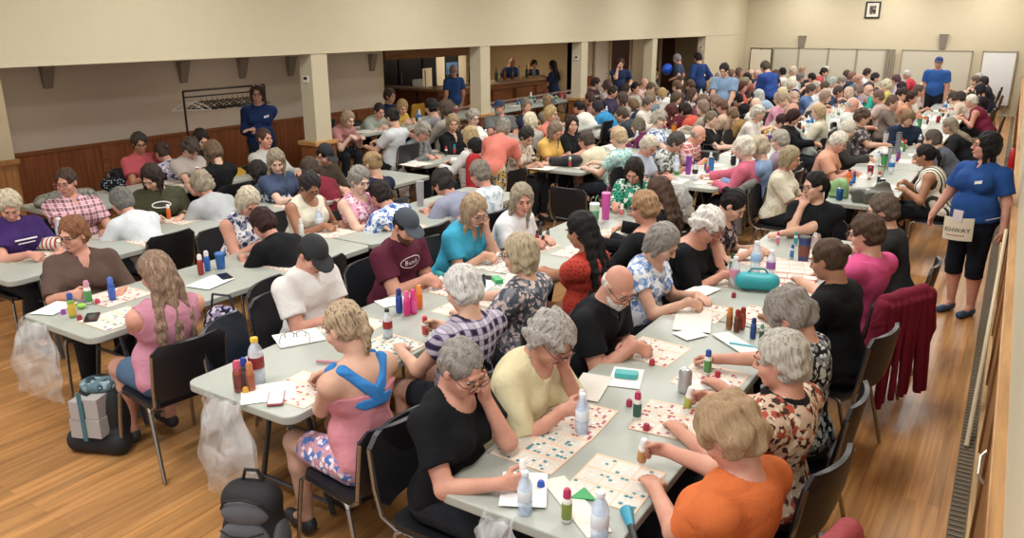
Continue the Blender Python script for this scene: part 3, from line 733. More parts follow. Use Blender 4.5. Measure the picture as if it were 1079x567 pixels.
def make_chair(mat=VINYL, legm=CHROME, label='x', group=None):
    r = empty('chair'); tag(r, None, 'chair', group)
    def seat(u, v):
        x, y = (u - .5) * 2, (v - .5) * 2
        return (x * .215 * rnd(y, .35, .2), y * .205, .445 - .012 * (1 - x * x) * (1 - y * y) - .02 * max(0, y - .6))
    sheet('seat', seat, 10, 10, .03, mat, r)
    def back(u, v):
        x, z = (u - .5) * 2, (v - .5) * 2
        return (-x * .225 * rnd(z, .35, .22), -.235 - .05 * (z + 1) / 2 - .035 * (1 - x * x), .66 + z * .165)
    sheet('backrest', back, 12, 8, .022, mat, r)
    for s in (1, -1):
        m = MB(); m.tube([(s * .20, .17, .432), (s * .212, .20, .41), (s * .225, .225, .2), (s * .235, .24, .012)], .0115, 8); m.obj('leg', legm, r, 'auto')
        m = MB(); m.tube([(s * .20, -.12, .432), (s * .212, -.16, .41), (s * .225, -.22, .2), (s * .235, -.27, .012)], .0115, 8); m.obj('leg', legm, r, 'auto')
        m = MB(); m.tube([(s * .20, .17, .425), (s * .20, -.17, .42), (s * .215, -.235, .47), (s * .222, -.262, .60), (s * .218, -.285, .78)], .0105, 8); m.obj('back_frame', legm, r, 'auto')
    return r
PROTO = {}
NCH = [0]
def chair(x, y, rz, label, kind='black', z=0., group=None):
    if kind not in PROTO:
        PROTO[kind] = make_chair({'black': VINYL, 'navy': NAVYV, 'yellow': YEL}[kind], {'black': CHROME, 'navy': CHROME, 'yellow': DKMET}[kind]); o = PROTO[kind]
    else: o = copy_tree(PROTO[kind])
    o.location = (x, y, z); o.rotation_euler = (0, 0, rz)
    if 'group' in o: del o['group']
    tag(o, label, 'chair', group); return o
TOPM = plain('table_laminate', '#a2a79f', .38, 0, .04); EDGEM = plain('table_edge', '#989d96', .45); LEGM = plain('table_leg_paint', '#474b52', .4, .3)
TABLES = []
def table(x0, x1, y0, y1, label, z=0., group=None):
    TABLES.append((x0, x1, y0, y1, z))
    w, d = x1 - x0, y1 - y0
    r = empty('folding_table', ((x0 + x1) / 2, (y0 + y1) / 2, z)); tag(r, label, 'table', group)
    m = MB(); m.prism(rrect(w, d, .065, 6), .698, .74); m.obj('tabletop', TOPM, r, bevel=.006)
    m = MB()
    for s in (1, -1): m.box((s * (w / 2 - .07) - .012, -d / 2 + .12, .672), (s * (w / 2 - .07) + .012, d / 2 - .12, .6985))
    m.obj('rail', LEGM, r)
    for s in (1, -1):
        yy = s * (d / 2 - .33)
        lg = MB()
        for q in (1, -1): lg.tube([(q * .10, yy, .685), (q * .15, yy, .5), (q * .27, yy, .012)], .0155, 8)
        lg.tube([(-.155, yy, .45), (.155, yy, .45)], .010, 6); lg.tube([(-.255, yy, .07), (.255, yy, .07)], .011, 6); lg.tube([(-.3, yy, .680), (.3, yy, .680)], .014, 6)
        lo = lg.obj('leg_frame', LEGM, r, 'auto')
        br = MB(); br.tube([(0, yy, .45), (0, yy - s * .32, .686)], .008, 6); br.obj('brace', LEGM, lo, 'auto')
    return r
TZ = .7405
# --- glyphs
def glyph_mesh(txt, size=1.0, ext=0.):
    cu = bpy.data.curves.new('t', 'FONT'); cu.body = txt; cu.size = size; cu.align_x = 'CENTER'; cu.align_y = 'CENTER'; cu.resolution_u = 1; cu.extrude = ext
    ob = bpy.data.objects.new('t', cu); C.objects.link(ob); dg = bpy.context.evaluated_depsgraph_get(); me = bpy.data.meshes.new_from_object(ob.evaluated_get(dg))
    bpy.data.objects.remove(ob); me.materials.clear(); return me
def glyph_data(ch):
    me = glyph_mesh(ch); return [tuple(v.co) for v in me.vertices], [tuple(p.vertices) for p in me.polygons]
DIG = {c: glyph_data(c) for c in '0123456789'}
PAPERS = {}
PAPER = plain('paper', '#efece4', .8); PEACH = plain('bingo_paper', '#e6c6a6', .8)
def sheet_meshes():
    n = 3; cell = .0185; cw = cell * 5; gap = .008; head = .006; S = n * cw + (n + 1) * gap; SH = n * (cw + head) + (n + 1) * gap
    m = MB(); m.box((-S / 2, -SH / 2, 0), (S / 2, SH / 2, .0012)); base = m.mesh('sheet')
    gm, hm, nm_, spots = MB(), MB(), MB(), []
    rr = random.Random(3)
    for a in range(n):
        for b in range(n):
            x0 = -S / 2 + gap + a * (cw + gap); y0 = -SH / 2 + gap + b * (cw + head + gap); z = .0014
            hm.add([(x0 - .002, y0 - .002, z - .0001), (x0 + cw + .002, y0 - .002, z - .0001), (x0 + cw + .002, y0 + cw + .002, z - .0001), (x0 - .002, y0 + cw + .002, z - .0001)], [(0, 1, 2, 3)])
            for i in range(6):
                t = .0006
                gm.add([(x0 + i * cell - t, y0, z), (x0 + i * cell + t, y0, z), (x0 + i * cell + t, y0 + cw, z), (x0 + i * cell - t, y0 + cw, z)], [(0, 1, 2, 3)])
                gm.add([(x0, y0 + i * cell - t, z), (x0 + cw, y0 + i * cell - t, z), (x0 + cw, y0 + i * cell + t, z), (x0, y0 + i * cell + t, z)], [(0, 1, 2, 3)])
            for i in range(5):
                for j in range(5):
                    if i == j == 2: continue
                    t = str(i * 15 + rr.randint(1, 15)); cx, cy = x0 + (i + .5) * cell, y0 + (j + .5) * cell; spots.append((cx, cy))
                    for q, ch in enumerate(t):
                        vs, fs = DIG[ch]; s = .0135; ox = (q - (len(t) - 1) / 2) * .0075
                        nm_.add([(cx + ox + v[0] * s, cy + v[1] * s, z + .0001) for v in vs], fs)
    daubs = []
    for sd, fr in ((1, .22), (2, .14), (3, .3), (4, .08)):
        d = MB(); q = random.Random(sd)
        for (x, y) in spots:
            if q.random() < fr:
                r0 = .0086 * q.uniform(.9, 1.1); d.add([(x + r0 * math.cos(k * PI / 5), y + r0 * math.sin(k * PI / 5), .0017) for k in range(10)], [tuple(range(10))])
        daubs.append(d.mesh('daub_marks'))
    return base, gm.mesh('grid_lines'), hm.mesh('number_panels'), nm_.mesh('printed_numbers'), daubs
SM = sheet_meshes()
def bingo(x, y, rz, label, daub='#2f7d8c', di=0, z=TZ, full=True, group=None, hcol='#e6c2a0'):
    r = empty('bingo_sheet', (x, y, z), rz); tag(r, label, 'bingo sheet', group)
    link('paper', SM[0], plain('bingo_paper', hcol, .8), r); link('number_panels', SM[2], plain('panel_white', '#ece6dc', .8), r)
    if full:
        link('grid_lines', SM[1], plain('print_grey', '#8a7f78', .8), r); link('printed_numbers', SM[3], plain('print_dark', '#33302e', .8), r)
    if daub: link('daub_marks', SM[4][di % 4], plain('ink', daub, .6), r)
    return r
NPAP = [0]
def paper(x, y, rz, w, d, label, col='#eeeeea', z=TZ, name='paper_sheet', cat='paper', th=.0008, group=None):
    NPAP[0] += 1; z = z + .0009 * (NPAP[0] % 9)
    m = MB(); m.prism(rrect(w, d, .002, 1), 0, th); o = m.obj(name, plain('paper', col, .8), None, loc=(x, y, z), rot=(0, 0, rz)); tag(o, label, cat, group); return o
def lathe_thing(name, cat, label, loc, parts, rot=(0, 0, 0), group=None, seg=16):
    r = empty(name, loc); r.rotation_euler = rot; tag(r, label, cat, group)
    for pn, prof, mat in parts: m = MB(); m.lathe(prof, seg); m.obj(pn, mat, r, 'auto')
    return r
LM = {}
def lathe_mesh(key, prof, seg=14):
    if key not in LM:
        m = MB(); m.lathe(prof, seg); me = m.mesh(key.split(':')[0]); autosm(me); LM[key] = me
    return LM[key]
def dauber(x, y, label, body='#e8e6e0', lab='#2c6fb0', cap='#b02848', z=TZ, rot=(0, 0, 0), group=None, s=1., tip=None):
    r = empty('ink_dauber', (x, y, z)); r.rotation_euler = rot; r.scale = (s, s, s); tag(r, label, 'dauber', group)
    link('bottle', lathe_mesh('bottle:d', [(.001, 0), (.017, 0), (.019, .003), (.019, .088), (.016, .096), (.011, .100), (.011, .108), (.001, .108)]), plain('dauber_plastic', body, .35), r)
    link('label_wrap', lathe_mesh('label_wrap:d', [(.0193, .014), (.0197, .015), (.0197, .078), (.0193, .079)]), plain('dauber_label', lab, .45), r)
    link('cap', lathe_mesh('cap:d', [(.0135, .100), (.0155, .101), (.0150, .126), (.011, .136), (.001, .139)]), plain('dauber_cap', cap, .35), r)
    return r
def loose_cap(x, y, label, col, z=TZ):
    o = link('dauber_cap', lathe_mesh('dauber_cap:l', [(.001, 0), (.0155, 0), (.0150, .022), (.011, .031), (.001, .034)]), plain('dauber_cap', col, .35), None, (x, y, z)); tag(o, label, 'cap'); return o
CLEARB = filmm('clear_bottle', (.75, .85, .93), .45); WATER = filmm('blue_bottle', (.55, .68, .85), .55)
def bottle(x, y, label, s=1., mat=None, cap='#d8dde2', lab='#dfe8f2', z=TZ, name='water_bottle', group=None, liquid=None):
    r = empty(name, (x, y, z)); r.scale = (s, s, s); tag(r, label, 'bottle', group)
    link('bottle_body', lathe_mesh('bottle_body:w', [(.001, .004), (.026, 0), (.031, .006), (.031, .02), (.029, .026), (.031, .032), (.031, .055), (.029, .06), (.031, .066), (.031, .125), (.026, .150), (.014, .170), (.0125, .182), (.001, .183)], 18), mat or WATER, r)
    link('label_wrap', lathe_mesh('label_wrap:w', [(.0313, .07), (.0318, .071), (.0318, .118), (.0313, .119)], 18), plain('bottle_label', lab, .5), r)
    link('cap', lathe_mesh('cap:w', [(.001, .180), (.0155, .180), (.0155, .195), (.014, .197), (.001, .197)]), plain('bottle_cap', cap, .4), r)
    if liquid: link('drink', lathe_mesh('drink:w', [(.001, .006), (.0285, .006), (.0285, .105), (.001, .106)], 18), plain('drink', liquid, .2), r)
    return r
def can(x, y, label, col='#b9bcc0', z=TZ, group=None):
    r = empty('drink_can', (x, y, z)); tag(r, label, 'can', group)
    link('can_body', lathe_mesh('can_body:c', [(.001, .004), (.024, 0), (.033, .008), (.033, .108), (.027, .119), (.001, .119)], 20), plain('can_paint', col, .3, .7), r)
    link('lid', lathe_mesh('lid:c', [(.001, .1192), (.026, .1192), (.027, .122), (.025, .121), (.001, .1205)], 20), plain('can_lid', '#d0d2d4', .25, .9), r)
    return r
def tumbler(x, y, label, col, lid='#ffffff', z=TZ, h=.2, rr=.038, straw=None, group=None, sleeve=None):
    r = empty('tumbler', (x, y, z)); tag(r, label, 'tumbler', group)
    m = MB(); m.lathe([(.001, 0), (rr * .8, 0), (rr * .82, .005), (rr, h * .9), (rr, h), (.001, h)], 18); m.obj('cup', plain('tumbler', col, .35), r, 'auto')
    m = MB(); m.lathe([(rr * 1.04, h), (rr * 1.06, h + .006), (rr * .9, h + .014), (.001, h + .015)], 18); m.obj('lid', plain('tumbler_lid', lid, .4), r, 'auto')
    if sleeve: m = MB(); m.lathe([(rr * .84, h * .25), (rr * .9, h * .26), (rr * 1.0, h * .7), (rr * .95, h * .71)], 18); m.obj('band', plain('tumbler_band', sleeve, .5), r, 'auto')
    if straw: m = MB(); m.tube([(.006, 0, h), (.012, 0, h + .06), (.03, 0, h + .09)], .0035, 6); m.obj('straw', plain('straw', straw, .4), r, 'auto')
    return r
def phone(x, y, rz, label, col='#17181c', back='#17181c', z=TZ):
    r = empty('phone', (x, y, z), rz); tag(r, label, 'phone')
    m = MB(); m.prism(rrect(.078, .155, .012, 4), 0, .009); m.obj('case', plain('phone_case', back, .4), r, bevel=.002)
    m = MB(); m.prism(rrect(.070, .146, .009, 4), .0091, .0097); m.obj('screen', plain('phone_screen', col, .12), r)
    return r
def soft(name, cat, label, F, h, mat, loc=(0, 0, 0), rz=0., noise=(.006, 26., 2), parts=None):
    V, Q = F.build(h, 0, noise); me = npmesh(name, V, Q)
    if parts is None:
        o = link(name, me, mat, None, loc, (0, 0, rz)); tag(o, label, cat); return o
    r = empty(name, loc, rz); tag(r, label, cat); link(parts, me, mat, r); return r
def hanging_bag(x, y, rz, label, w=.30, h=.42, tilt=0., contents=None, mat=None):
    """thin clear bag taped to the table edge, hanging outwards (-y local)"""
    r = empty('plastic_bag', (x, y, 0), rz); tag(r, label, 'bag')
    mt = mat or filmm('clear_film', (.88, .9, .9), .14, .5)
    def fr(u, v):
        ww = w * (.55 + .45 * math.sin(min(1, v * 1.5) * PI / 2)); b = .02 + .11 * math.sin(PI * min(1, v * 1.05)) ** 1.0
        return ((u - .5) * ww + tilt * v * .15 + .012 * math.sin(v * 17 + u * 9), -.012 - b * math.sin(PI * u) - .010 * math.sin(u * 24 + v * 6), .735 - v * h)
    def bk(u, v):
        p = fr(u, v); return (p[0], -.008 + .012 * math.sin(u * 19 + v * 5) + .02 * v - .01, p[2] + .008 * math.sin(u * 11))
    sheet('front_film', fr, 22, 22, .001, mt, r); sheet('back_film', bk, 18, 18, .001, mt, r)
    m = MB()
    for s in (1, -1): m.tube([(s * w * .26, .015, .7445), (s * w * .27, -.012, .738), (s * w * .30, -.03, .70), (s * w * .20, -.03, .60)], [.006, .006, .008, .004], 6)
    m.obj('handles', mt, r, 'auto')
    return r
def backpack(x, y, rz, label, w=.30, h=.44, d=.20, col='#5a5b60', dark='#1a1b1e', logo=True):
    r = empty('backpack', (x, y, 0), rz); tag(r, label, 'backpack')
    main = plain('pack_fabric', col, .8, 0, .12); dk = plain('pack_trim', dark, .75)
    F = Fld(); F.cap((-.06, 0, .12), (.06, 0, .12), .10, k=.03); F.cap((-.055, 0, h - .13), (.055, 0, h - .13), .09, k=.06); F.ell((0, .0, .2), (w / 2, .105, .2), k=.05); F.half((0, 0, .004), (0, 0, -1))
    link('main_body', npmesh('m', *F.build(.008, 0, (.003, 30, 4))), dk, r)
    F = Fld(); F.cap((-.07, -.085, .11), (.04, -.085, .11), .058, k=.03); F.ell((-.01, -.09, .16), (.125, .048, .13), k=.03); F.half((0, 0, .008), (0, 0, -1))
    fp = link('front_pocket', npmesh('m', *F.build(.007, 0, (.002, 30, 5))), main, r)
    F = Fld(); F.ell((-.005, -.07, .315), (.118, .05, .075), k=.02); link('top_pocket', npmesh('m', *F.build(.007, 0, (.002, 30, 6))), main, r)
    F = Fld(); F.ell((.135, -.02, .14), (.035, .075, .11), k=.02); link('side_pocket', npmesh('m', *F.build(.008, 0, (.002, 30, 7))), main, r)
    m = MB(); m.tube([(-.11, -.125, .245), (-.05, -.15, .232), (.03, -.15, .232), (.10, -.125, .245)], .005, 6); m.obj('zipper', dk, r, 'auto')
    m = MB(); m.tube([(-.12, -.08, .33), (-.09, -.10, .385), (0, -.11, .405), (.08, -.10, .38), (.115, -.08, .32)], .006, 6); m.obj('zipper', dk, r, 'auto')
    m = MB(); m.tube([(-.05, .02, h - .05), (-.03, .02, h + .015), (.03, .02, h + .015), (.05, .02, h - .05)], .009, 8); m.obj('grab_handle', dk, r, 'auto')
    if logo:
        m = MB(); m.lathe([(.0005, 0), (.011, 0), (.012, .002), (.0005, .003)], 14)
        m.tube([(-.022, 0, .001), (.022, 0, .001)], .0022, 5); m.obj('badge', plain('badge', '#c9ccd0', .3, .5), fp, 'auto', loc=(-.03, -.140, .13), rot=(PI / 2, 0, 0))
    for s in (-1, 1):
        pts = [(s * .12, .04, .05), (s * .2, .0, .012), (s * .30, -.06, .010), (s * .42, -.09, .010)]
        def st(u, v, s=s):
            t = u * 3; i = min(2, int(t)); f = t - i; a, b = pts[i], pts[i + 1]
            return (a[0] + (b[0] - a[0]) * f, a[1] + (b[1] - a[1]) * f + (v - .5) * .03, a[2] + (b[2] - a[2]) * f)
        sheet('strap', st, 12, 2, .004, dk, r)
    return r
def draped_jacket(x, y, z, rz, label, col, w=.48, h=.62, z0=.84, name='jacket', sleeves=True):
    r = empty(name, (x, y, z), rz); tag(r, label, 'jacket'); mt = cloth('solid', col)
    F = Fld()
    # over the backrest: yoke on top, panels down the back, sleeves
    yb = -.315
    F.cap((-w * .40, yb + .015, z0 - .035), (w * .40, yb + .015, z0 - .035), .045, k=.03)
    n = 7
    for i in range(n):
        t = (i / (n - 1) - .5) * 2; F.cap((t * w * .38, yb - .03, z0 - .07), (t * w * .50, yb - .05 - .022 * math.cos(i * 2.4), z0 - h + .03 * math.sin(i * 1.7)), .030, .026, k=.025)
    F.half((0, 0, z0 - h + .02), (0, 0, -1))
    link('jacket_body', npmesh('m', *F.build(.010, 0, (.005, 24, 3))), mt, r)
    if sleeves:
        for s in (1, -1):
            F = Fld(); F.cap((s * w * .45, yb + .0, z0 - .06), (s * (w * .56), yb - .01, z0 - .30), .05, .045, k=.03); F.cap((s * w * .56, yb - .01, z0 - .30), (s * w * .53, yb + .02, z0 - .52), .045, .036, k=.02, cut1=True)
            link('sleeve', npmesh('m', *F.build(.010, 0, (.005, 30, 4 + s))), mt, r)
    return r
# ------------------------------------------------------------------ the hall
YF = 25.85; XL = -7.8; XW = -10.25; XR = .15; SOF = 2.11; CEIL = 3.75; YN = -1.5
CREAM = plain('cream_wall_paint', '#bfb59b', .85, 0, .015); CREAM2 = plain('aisle_wall_paint', '#c2b7aa', .85, 0, .015)
FLOORM = woodm('strip_oak_floor', '#bd8d58', '#9c6e42', .9, 'y', .32, planks=(.057, 1.3))
PANEL = woodm('dark_panelling', '#87502f', '#66391f', 1., 'z', .42); PANELT = woodm('panel_trim', '#8c5632', '#6c4024', 1., 'y', .4)
OAK = woodm('oak_rail', '#b98c58', '#94683a', 1., 'y', .4); OAKP = woodm('oak_panel', '#a97a4b', '#86592f', 1., 'z', .45)
def S(name, m, mat, bevel=0., **kw): return struct(m.obj(name, mat, bevel=bevel, **kw))
S('floor', MB().box((-15, YN, -.1), (1.2, YF + 2, 0)), FLOORM)
S('floor_platform', MB().box((-15, 8.35, 0.0), (XL - .02, YF, .15)), woodm('platform_floor', '#b58a55', '#946a3b', .9, 'y', .35, planks=(.057, 1.3)))
S('trim_1', MB().box((XL - .03, 8.33, .002), (XL + .012, YF - .01, .152)), OAK)
S('wall_far', MB().box((-16, YF, 0), (XR + .5, YF + .2, CEIL)), CREAM)
S('ceiling', MB().box((XL - .2, YN, CEIL), (XR + 1, YF + .2, CEIL + .1)), plain('ceiling_paint', '#e8e4da', .9))
S('wall_left', MB().box((XL - .25, YN, SOF), (XL, YF, CEIL)).box((XL - .25, 19.95 + 2.4, 0), (XL, YF, SOF)), CREAM)
S('ceiling_aisle', MB().box((-16, YN, SOF + .06), (XL - .05, YF, SOF + .16)), plain('aisle_ceiling_paint', '#a49a8a', .9))
# aisle back wall with wainscot, then the bar recess, then the doors
YA = 11.55
S('wall_aisle', MB().box((XW - .15, 4.7, 0), (XW, YA, SOF + .06)), CREAM2)
wn = MB().box((XW, 4.7, 0), (XW + .02, YA, .93)); S('wainscot_aisle', wn, PANEL)
cp = MB().box((XW, 4.7, .93), (XW + .045, YA, .97)).box((XW, 4.7, 0.0), (XW + .035, YA, .12)); y = 4.77
while y < YA: cp.box((XW + .019, y, .1), (XW + .034, y + .09, .935)); y += 1.22
S('trim_2', cp, PANELT)
S('trim_3', MB().box((XW - .16, 4.62, 0), (XW + .06, 4.76, SOF + .05)), woodm('dark_post', '#4a3a30', '#32251d', 1, 'z', .5))
S('wall_aisle_near', MB().box((XW + .5, YN, 0), (XW + .62, 4.62, SOF + .06)).box((XW, 4.52, 0), (XW + .6, 4.62, SOF + .06)), CREAM)
S('trim_4', MB().box((XW + .62, YN, .0), (XW + .65, 4.62, .95)).box((XW + .62, YN, .95), (XW + .68, 4.64, 1.0)), OAKP)
S('wall_bar_side', MB().box((-13.5, YA, 0), (XW, YA + .12, SOF + .06)), CREAM)
S('wall_bar_back', MB().box((-13.6, YA, 0), (-13.45, 20, SOF + .06)), plain('bar_wall_paint', '#d4c4a0', .85))
S('wall_bar_end', MB().box((-13.5, 18.9, 0), (XW + .1, 19.05, SOF + .06)), plain('bar_end_paint', '#cdbb9c', .85))
S('wall_beyond', MB().box((XW - .15 + .1, 18.9, 0), (XW + .1, YF, SOF + .06)), plain('far_aisle_paint', '#b7aa98', .85))
S('wainscot_beyond', MB().box((XW + .1, 18.9, .15), (XW + .12, YF, 1.08)), PANEL)
# pillars
PY = [(7.45, 7.9), (11.14, 11.76), (14.77, 15.35), (18.39, 19.03)]
pillar_ys = [3.30, 7.65, 11.45, 15.05, 18.7, 22.4]
for i, yy in enumerate(pillar_ys):
    zf = 0 if yy < 8 else .0
    m = MB().box((XL - .22, yy - .14, .98), (XL - .001, yy + .14, SOF + .001)); S('pillar_%d' % (i + 1), m, CREAM)
    m = MB().box((XL - .26, yy - .18, 0), (XL + .02, yy + .18, .93)); S('pillar_base_%d' % (i + 1), m, PANELT if i < 2 else PANEL)
    m = MB().box((XL - .29, yy - .21, .93), (XL + .045, yy + .21, .985)); S('pillar_cap_%d' % (i + 1), m, OAK, bevel=.006)
# soffit lip
S('trim_5', MB().box((XL - .26, YN, SOF - .012), (XL + .012, YF, SOF + .004)), CREAM)
def thermostat(x, y, z, label):
    r = empty('thermostat', (x, y, z)); tag(r, label, 'thermostat')
    MB().box((-.05, -.02, -.045), (.05, 0, .045)).obj('cover', plain('thermostat_white', '#d8d4c8', .5), r, bevel=.004)
    MB().box((-.032, -.022, -.005), (.032, -.0195, .032)).obj('display', plain('thermostat_dark', '#2b2a28', .3), r)
for i, (pi, lb) in enumerate(((1, 'white thermostat with dark display on the pillar beside the coat rack'), (3, 'small dark-faced thermostat on the pillar right of the bar'), (5, 'small dark thermostat high on the farthest pillar face'))):
    thermostat(XL - .11, pillar_ys[pi] - .14, 1.78, lb)
# wedge sconces / speakers on the aisle wall
def sconce(px, py, label, far=False):
    if far: x, z = at_y(px, py, YF); loc = (x, YF, z); rz = 0
    else: y, z = at_x(px, py, XW); loc = (XW, y, min(z, SOF - .1)); rz = PI / 2
    r = empty('wall_sconce', loc, rz); tag(r, label, 'wall lamp')
    m = MB(); s = 1.35 if far else 1.
    m.add([(-.08 * s, -.11, .14 * s), (.08 * s, -.11, .14 * s), (.08 * s, 0, .14 * s), (-.08 * s, 0, .14 * s), (-.055 * s, -.03, -.15 * s), (.055 * s, -.03, -.15 * s), (.055 * s, 0, -.15 * s), (-.055 * s, 0, -.15 * s)],
          [(0, 1, 2, 3), (7, 6, 5, 4), (0, 4, 5, 1), (1, 5, 6, 2), (2, 6, 7, 3), (3, 7, 4, 0)]); m.obj('shade', plain('sconce_grey', '#8b8379', .5, .2), r, bevel=.008)
    MB().box((-.085 * s, -.115, .138 * s), (.085 * s, 0, .15 * s)).obj('rim', plain('sconce_rim', '#6f675e', .5), r)
sconce(48, 80, 'grey wedge wall lamp nearest the left edge of the picture'); sconce(192, 76, 'grey wedge wall lamp above the left end of the coat rack')
sconce(254, 72, 'grey wedge wall lamp above the standing person in blue by the coat rack'); sconce(305, 70, 'grey wedge wall lamp just left of the first pillar'); sconce(391, 66, 'grey wedge wall lamp left of the bar recess')
sconce(845, 45, 'grey oval wall lamp above the folding panels on the far wall', True); sconce(994, 44, 'grey oval wall lamp above the person in blue cap on the far wall', True)
# far wall boards
BW = plain('board_white', '#b9b5a4', .5); BF = plain('board_frame', '#8e8776', .5)
def board(px0, px1, label, top=1.72, bot=.35, slant=0., mat=BW, lean=.0, name='partition_panel', thick=.04):
    x0, _ = at_y(px0, 60, YF); x1, _ = at_y(px1, 60, YF); yy = YF - .06 - lean
    r = empty(name, ((x0 + x1) / 2, yy, 0)); tag(r, label, 'panel'); w = (x1 - x0) / 2
    MB().box((-w + .02, -thick / 2, bot), (w - .02, thick / 2, top)).obj('board', mat, r)
    m = MB().box((-w, -thick / 2 - .01, top - .03), (w, thick / 2 + .01, top)).box((-w, -thick / 2 - .01, bot), (w, thick / 2 + .01, bot + .03)).box((-w, -thick / 2 - .01, bot), (-w + .03, thick / 2 + .01, top)).box((w - .03, -thick / 2 - .01, bot), (w, thick / 2 + .01, top)); m.obj('frame', BF, r)
    m = MB()
    for s in (1, -1): m.box((s * w * .8 - .02, -.15, 0), (s * w * .8 + .02, .03, .04)).box((s * w * .8 - .015, -.02, .03), (s * w * .8 + .015, .02, bot + .01))
    m.obj('feet', BF, r)
board(815, 842, 'leftmost grey folding panel standing against the far wall'); board(842, 873, 'second grey folding panel from the left along the far wall')
board(873, 903, 'third grey folding panel from the left along the far wall'); board(903, 934, 'fourth grey folding panel beside the folded dark frames')
for i, (a, b) in enumerate(((934, 938), (939, 943))): board(a, b, ['narrow grey folded panel edge at the end of the panel row', 'narrow dark folded panel edge right of the panel row'][i], mat=plain('panel_dark', '#6d675c', .5), lean=.05)
board(950, 1025, 'wide grey board behind the standing person in blue cap')
board(1035, 1072, 'white board standing at the far right corner', bot=.28, mat=plain('board_bright', '#d4d5d6', .4))
x, z = at_y(920, 10.5, YF); r = empty('framed_portrait', (x, YF - .03, z)); tag(r, 'black framed portrait high on the far wall', 'picture')
MB().box((-.20, -.015, -.23), (.20, .02, .23)).obj('frame', plain('frame_black', '#1c1815', .4), r, bevel=.006)
MB().box((-.155, -.02, -.185), (.155, -.014, .185)).obj('mat_board', plain('matboard', '#c9c4b8', .7), r)
MB().box((-.085, -.024, -.115), (.085, -.0195, .115)).obj('picture', cloth('camo', '#57504a', '#8b8073', '#2d2926', scale=.5), r)
# flip-chart frame near the left far corner
x, z = at_y(783, 75, YF - .35); r = empty('easel', (x + .55, YF - .5, 0)); tag(r, 'dark easel frame with white sheet near the far left corner', 'easel')
m = MB(); 
for s in (-.35, .35): m.tube([(s, 0, .01), (s * .9, 0, 1.72)], .018, 6)
m.tube([(-.32, 0, 1.7), (.32, 0, 1.7)], .018, 6); m.tube([(0, .38, .01), (0, 0, 1.7)], .014, 6); m.obj('stand', plain('easel_dark', '#29241f', .5), r)
MB().box((-.30, -.03, .8), (.30, -.015, 1.66)).obj('pad', plain('pad_white', '#cfc8b6', .8), r)
# right wall with panelling, cap rail, floor grille
S('wall_right', MB().box((XR, 1.7, 0), (XR + .15, YF, CEIL)), CREAM)
S('wainscot_right', MB().box((XR - .015, 1.7, .12), (XR, YF, 1.02)), OAKP)
m = MB(); y = 1.75
while y < YF: m.box((XR - .028, y, .12), (XR - .014, y + .10, 1.02)); y += 1.05
S('trim_6', m, woodm('oak_stile', '#8a5f38', '#6d4524', 1, 'z', .45))
S('trim_7', MB().box((XR - .045, 1.7, 1.02), (XR + .01, YF, 1.06)), OAK, bevel=.004)
S('baseboard_right', MB().box((XR - .04, 1.7, 0), (XR, YF, .12)), woodm('pale_oak', '#c9a878', '#a88658', 1, 'y', .45))
m = MB().box((XR - .12, 1.7, 0), (XR - .04, YF, .012)); S('trim_8', m, plain('grille_dark', '#5d5140', .6))
m = MB(); y = 1.72
while y < 18: m.box((XR - .115, y, .012), (XR - .045, y + .012, .018)); y += .05
S('trim_9', m, plain('grille_slat', '#7d705c', .5, .3))
# wooden hand rail / cane leaning on right wall beside the woman
p = at(1029, 430, 0)
m = MB(); m.tube([(XR - .085, 5.15, .02), (XR - .07, 6.0, .55), (XR - .06, 6.9, 1.0)], .014, 8); tag(m.obj('wooden_pole', plain('pale_wood_pole', '#cdbf9f', .5), None, 'auto'), 'pale wooden pole leaning on the panelled right wall', 'pole')
# latch handle on the panelling
m = MB().tube([(XR - .02, 3.72, .55), (XR - .045, 3.74, .58), (XR - .045, 3.84, .62), (XR - .02, 3.86, .65)], .007, 6); m.obj('handle', plain('brushed_steel', '#b9b7b0', .3, .8), bpy.data.objects['wainscot_right'], 'auto')
# fire extinguisher
y, z = 11.9, .85; r = empty('fire_extinguisher', (XR - .055, y, z)); r.scale = (.62,) * 3; EXT = r; tag(r, 'red fire extinguisher hanging on the right wall', 'fire extinguisher')
MB().lathe([(.001, -.22), (.065, -.22), (.07, -.2), (.07, .12), (.045, .17), (.02, .19), (.02, .22), (.001, .22)], 16).obj('cylinder', plain('extinguisher_red', '#b01f1c', .35), r, 'auto')
MB().tube([(0, 0, .22), (0, -.03, .26), (0, -.10, .27)], .011, 6).tube([(0, 0, .22), (.03, -.05, .2), (.07, -.03, .05), (.072, 0, -.1)], .009, 6).obj('valve_hose', plain('extinguisher_black', '#181818', .5), r, 'auto')
# doors and light panels beyond the bar (on the farther aisle wall)
XD = XW + .12
def ydoor(px): return at_x(px, 70, XD)[0]
def door(px0, px1, label, mat, n, top=2.03):
    y0, y1 = ydoor(px0), ydoor(px1); 
    r = empty('door_%d' % n, (XD, (y0 + y1) / 2, .15)); r['kind'] = 'structure'; w = (y1 - y0) / 2
    MB().box((0, -w, 0), (.05, w, top - .15)).obj('door_leaf', mat, r)
    MB().box((0, -w - .06, 0), (.06, -w, top - .1)).box((0, w, 0), (.06, w + .06, top - .1)).box((0, -w - .06, top - .15), (.06, w + .06, top - .08)).obj('door_frame', plain('door_frame', '#c4b79f', .6), r)
    MB().tube([(.05, w * .75, .95), (.09, w * .75, .95), (.09, w * .6, .95)], .012, 6).obj('door_handle', CHROME, r)
door(626, 638, '', plain('door_white', '#cbc6ba', .5), 1); door(642, 661, '', plain('door_brown', '#4a2c20', .5), 2); door(665, 680, '', plain('door_cream', '#c8bda6', .5), 3); door(695, 729, '', plain('door_brown2', '#54342a', .5), 4)
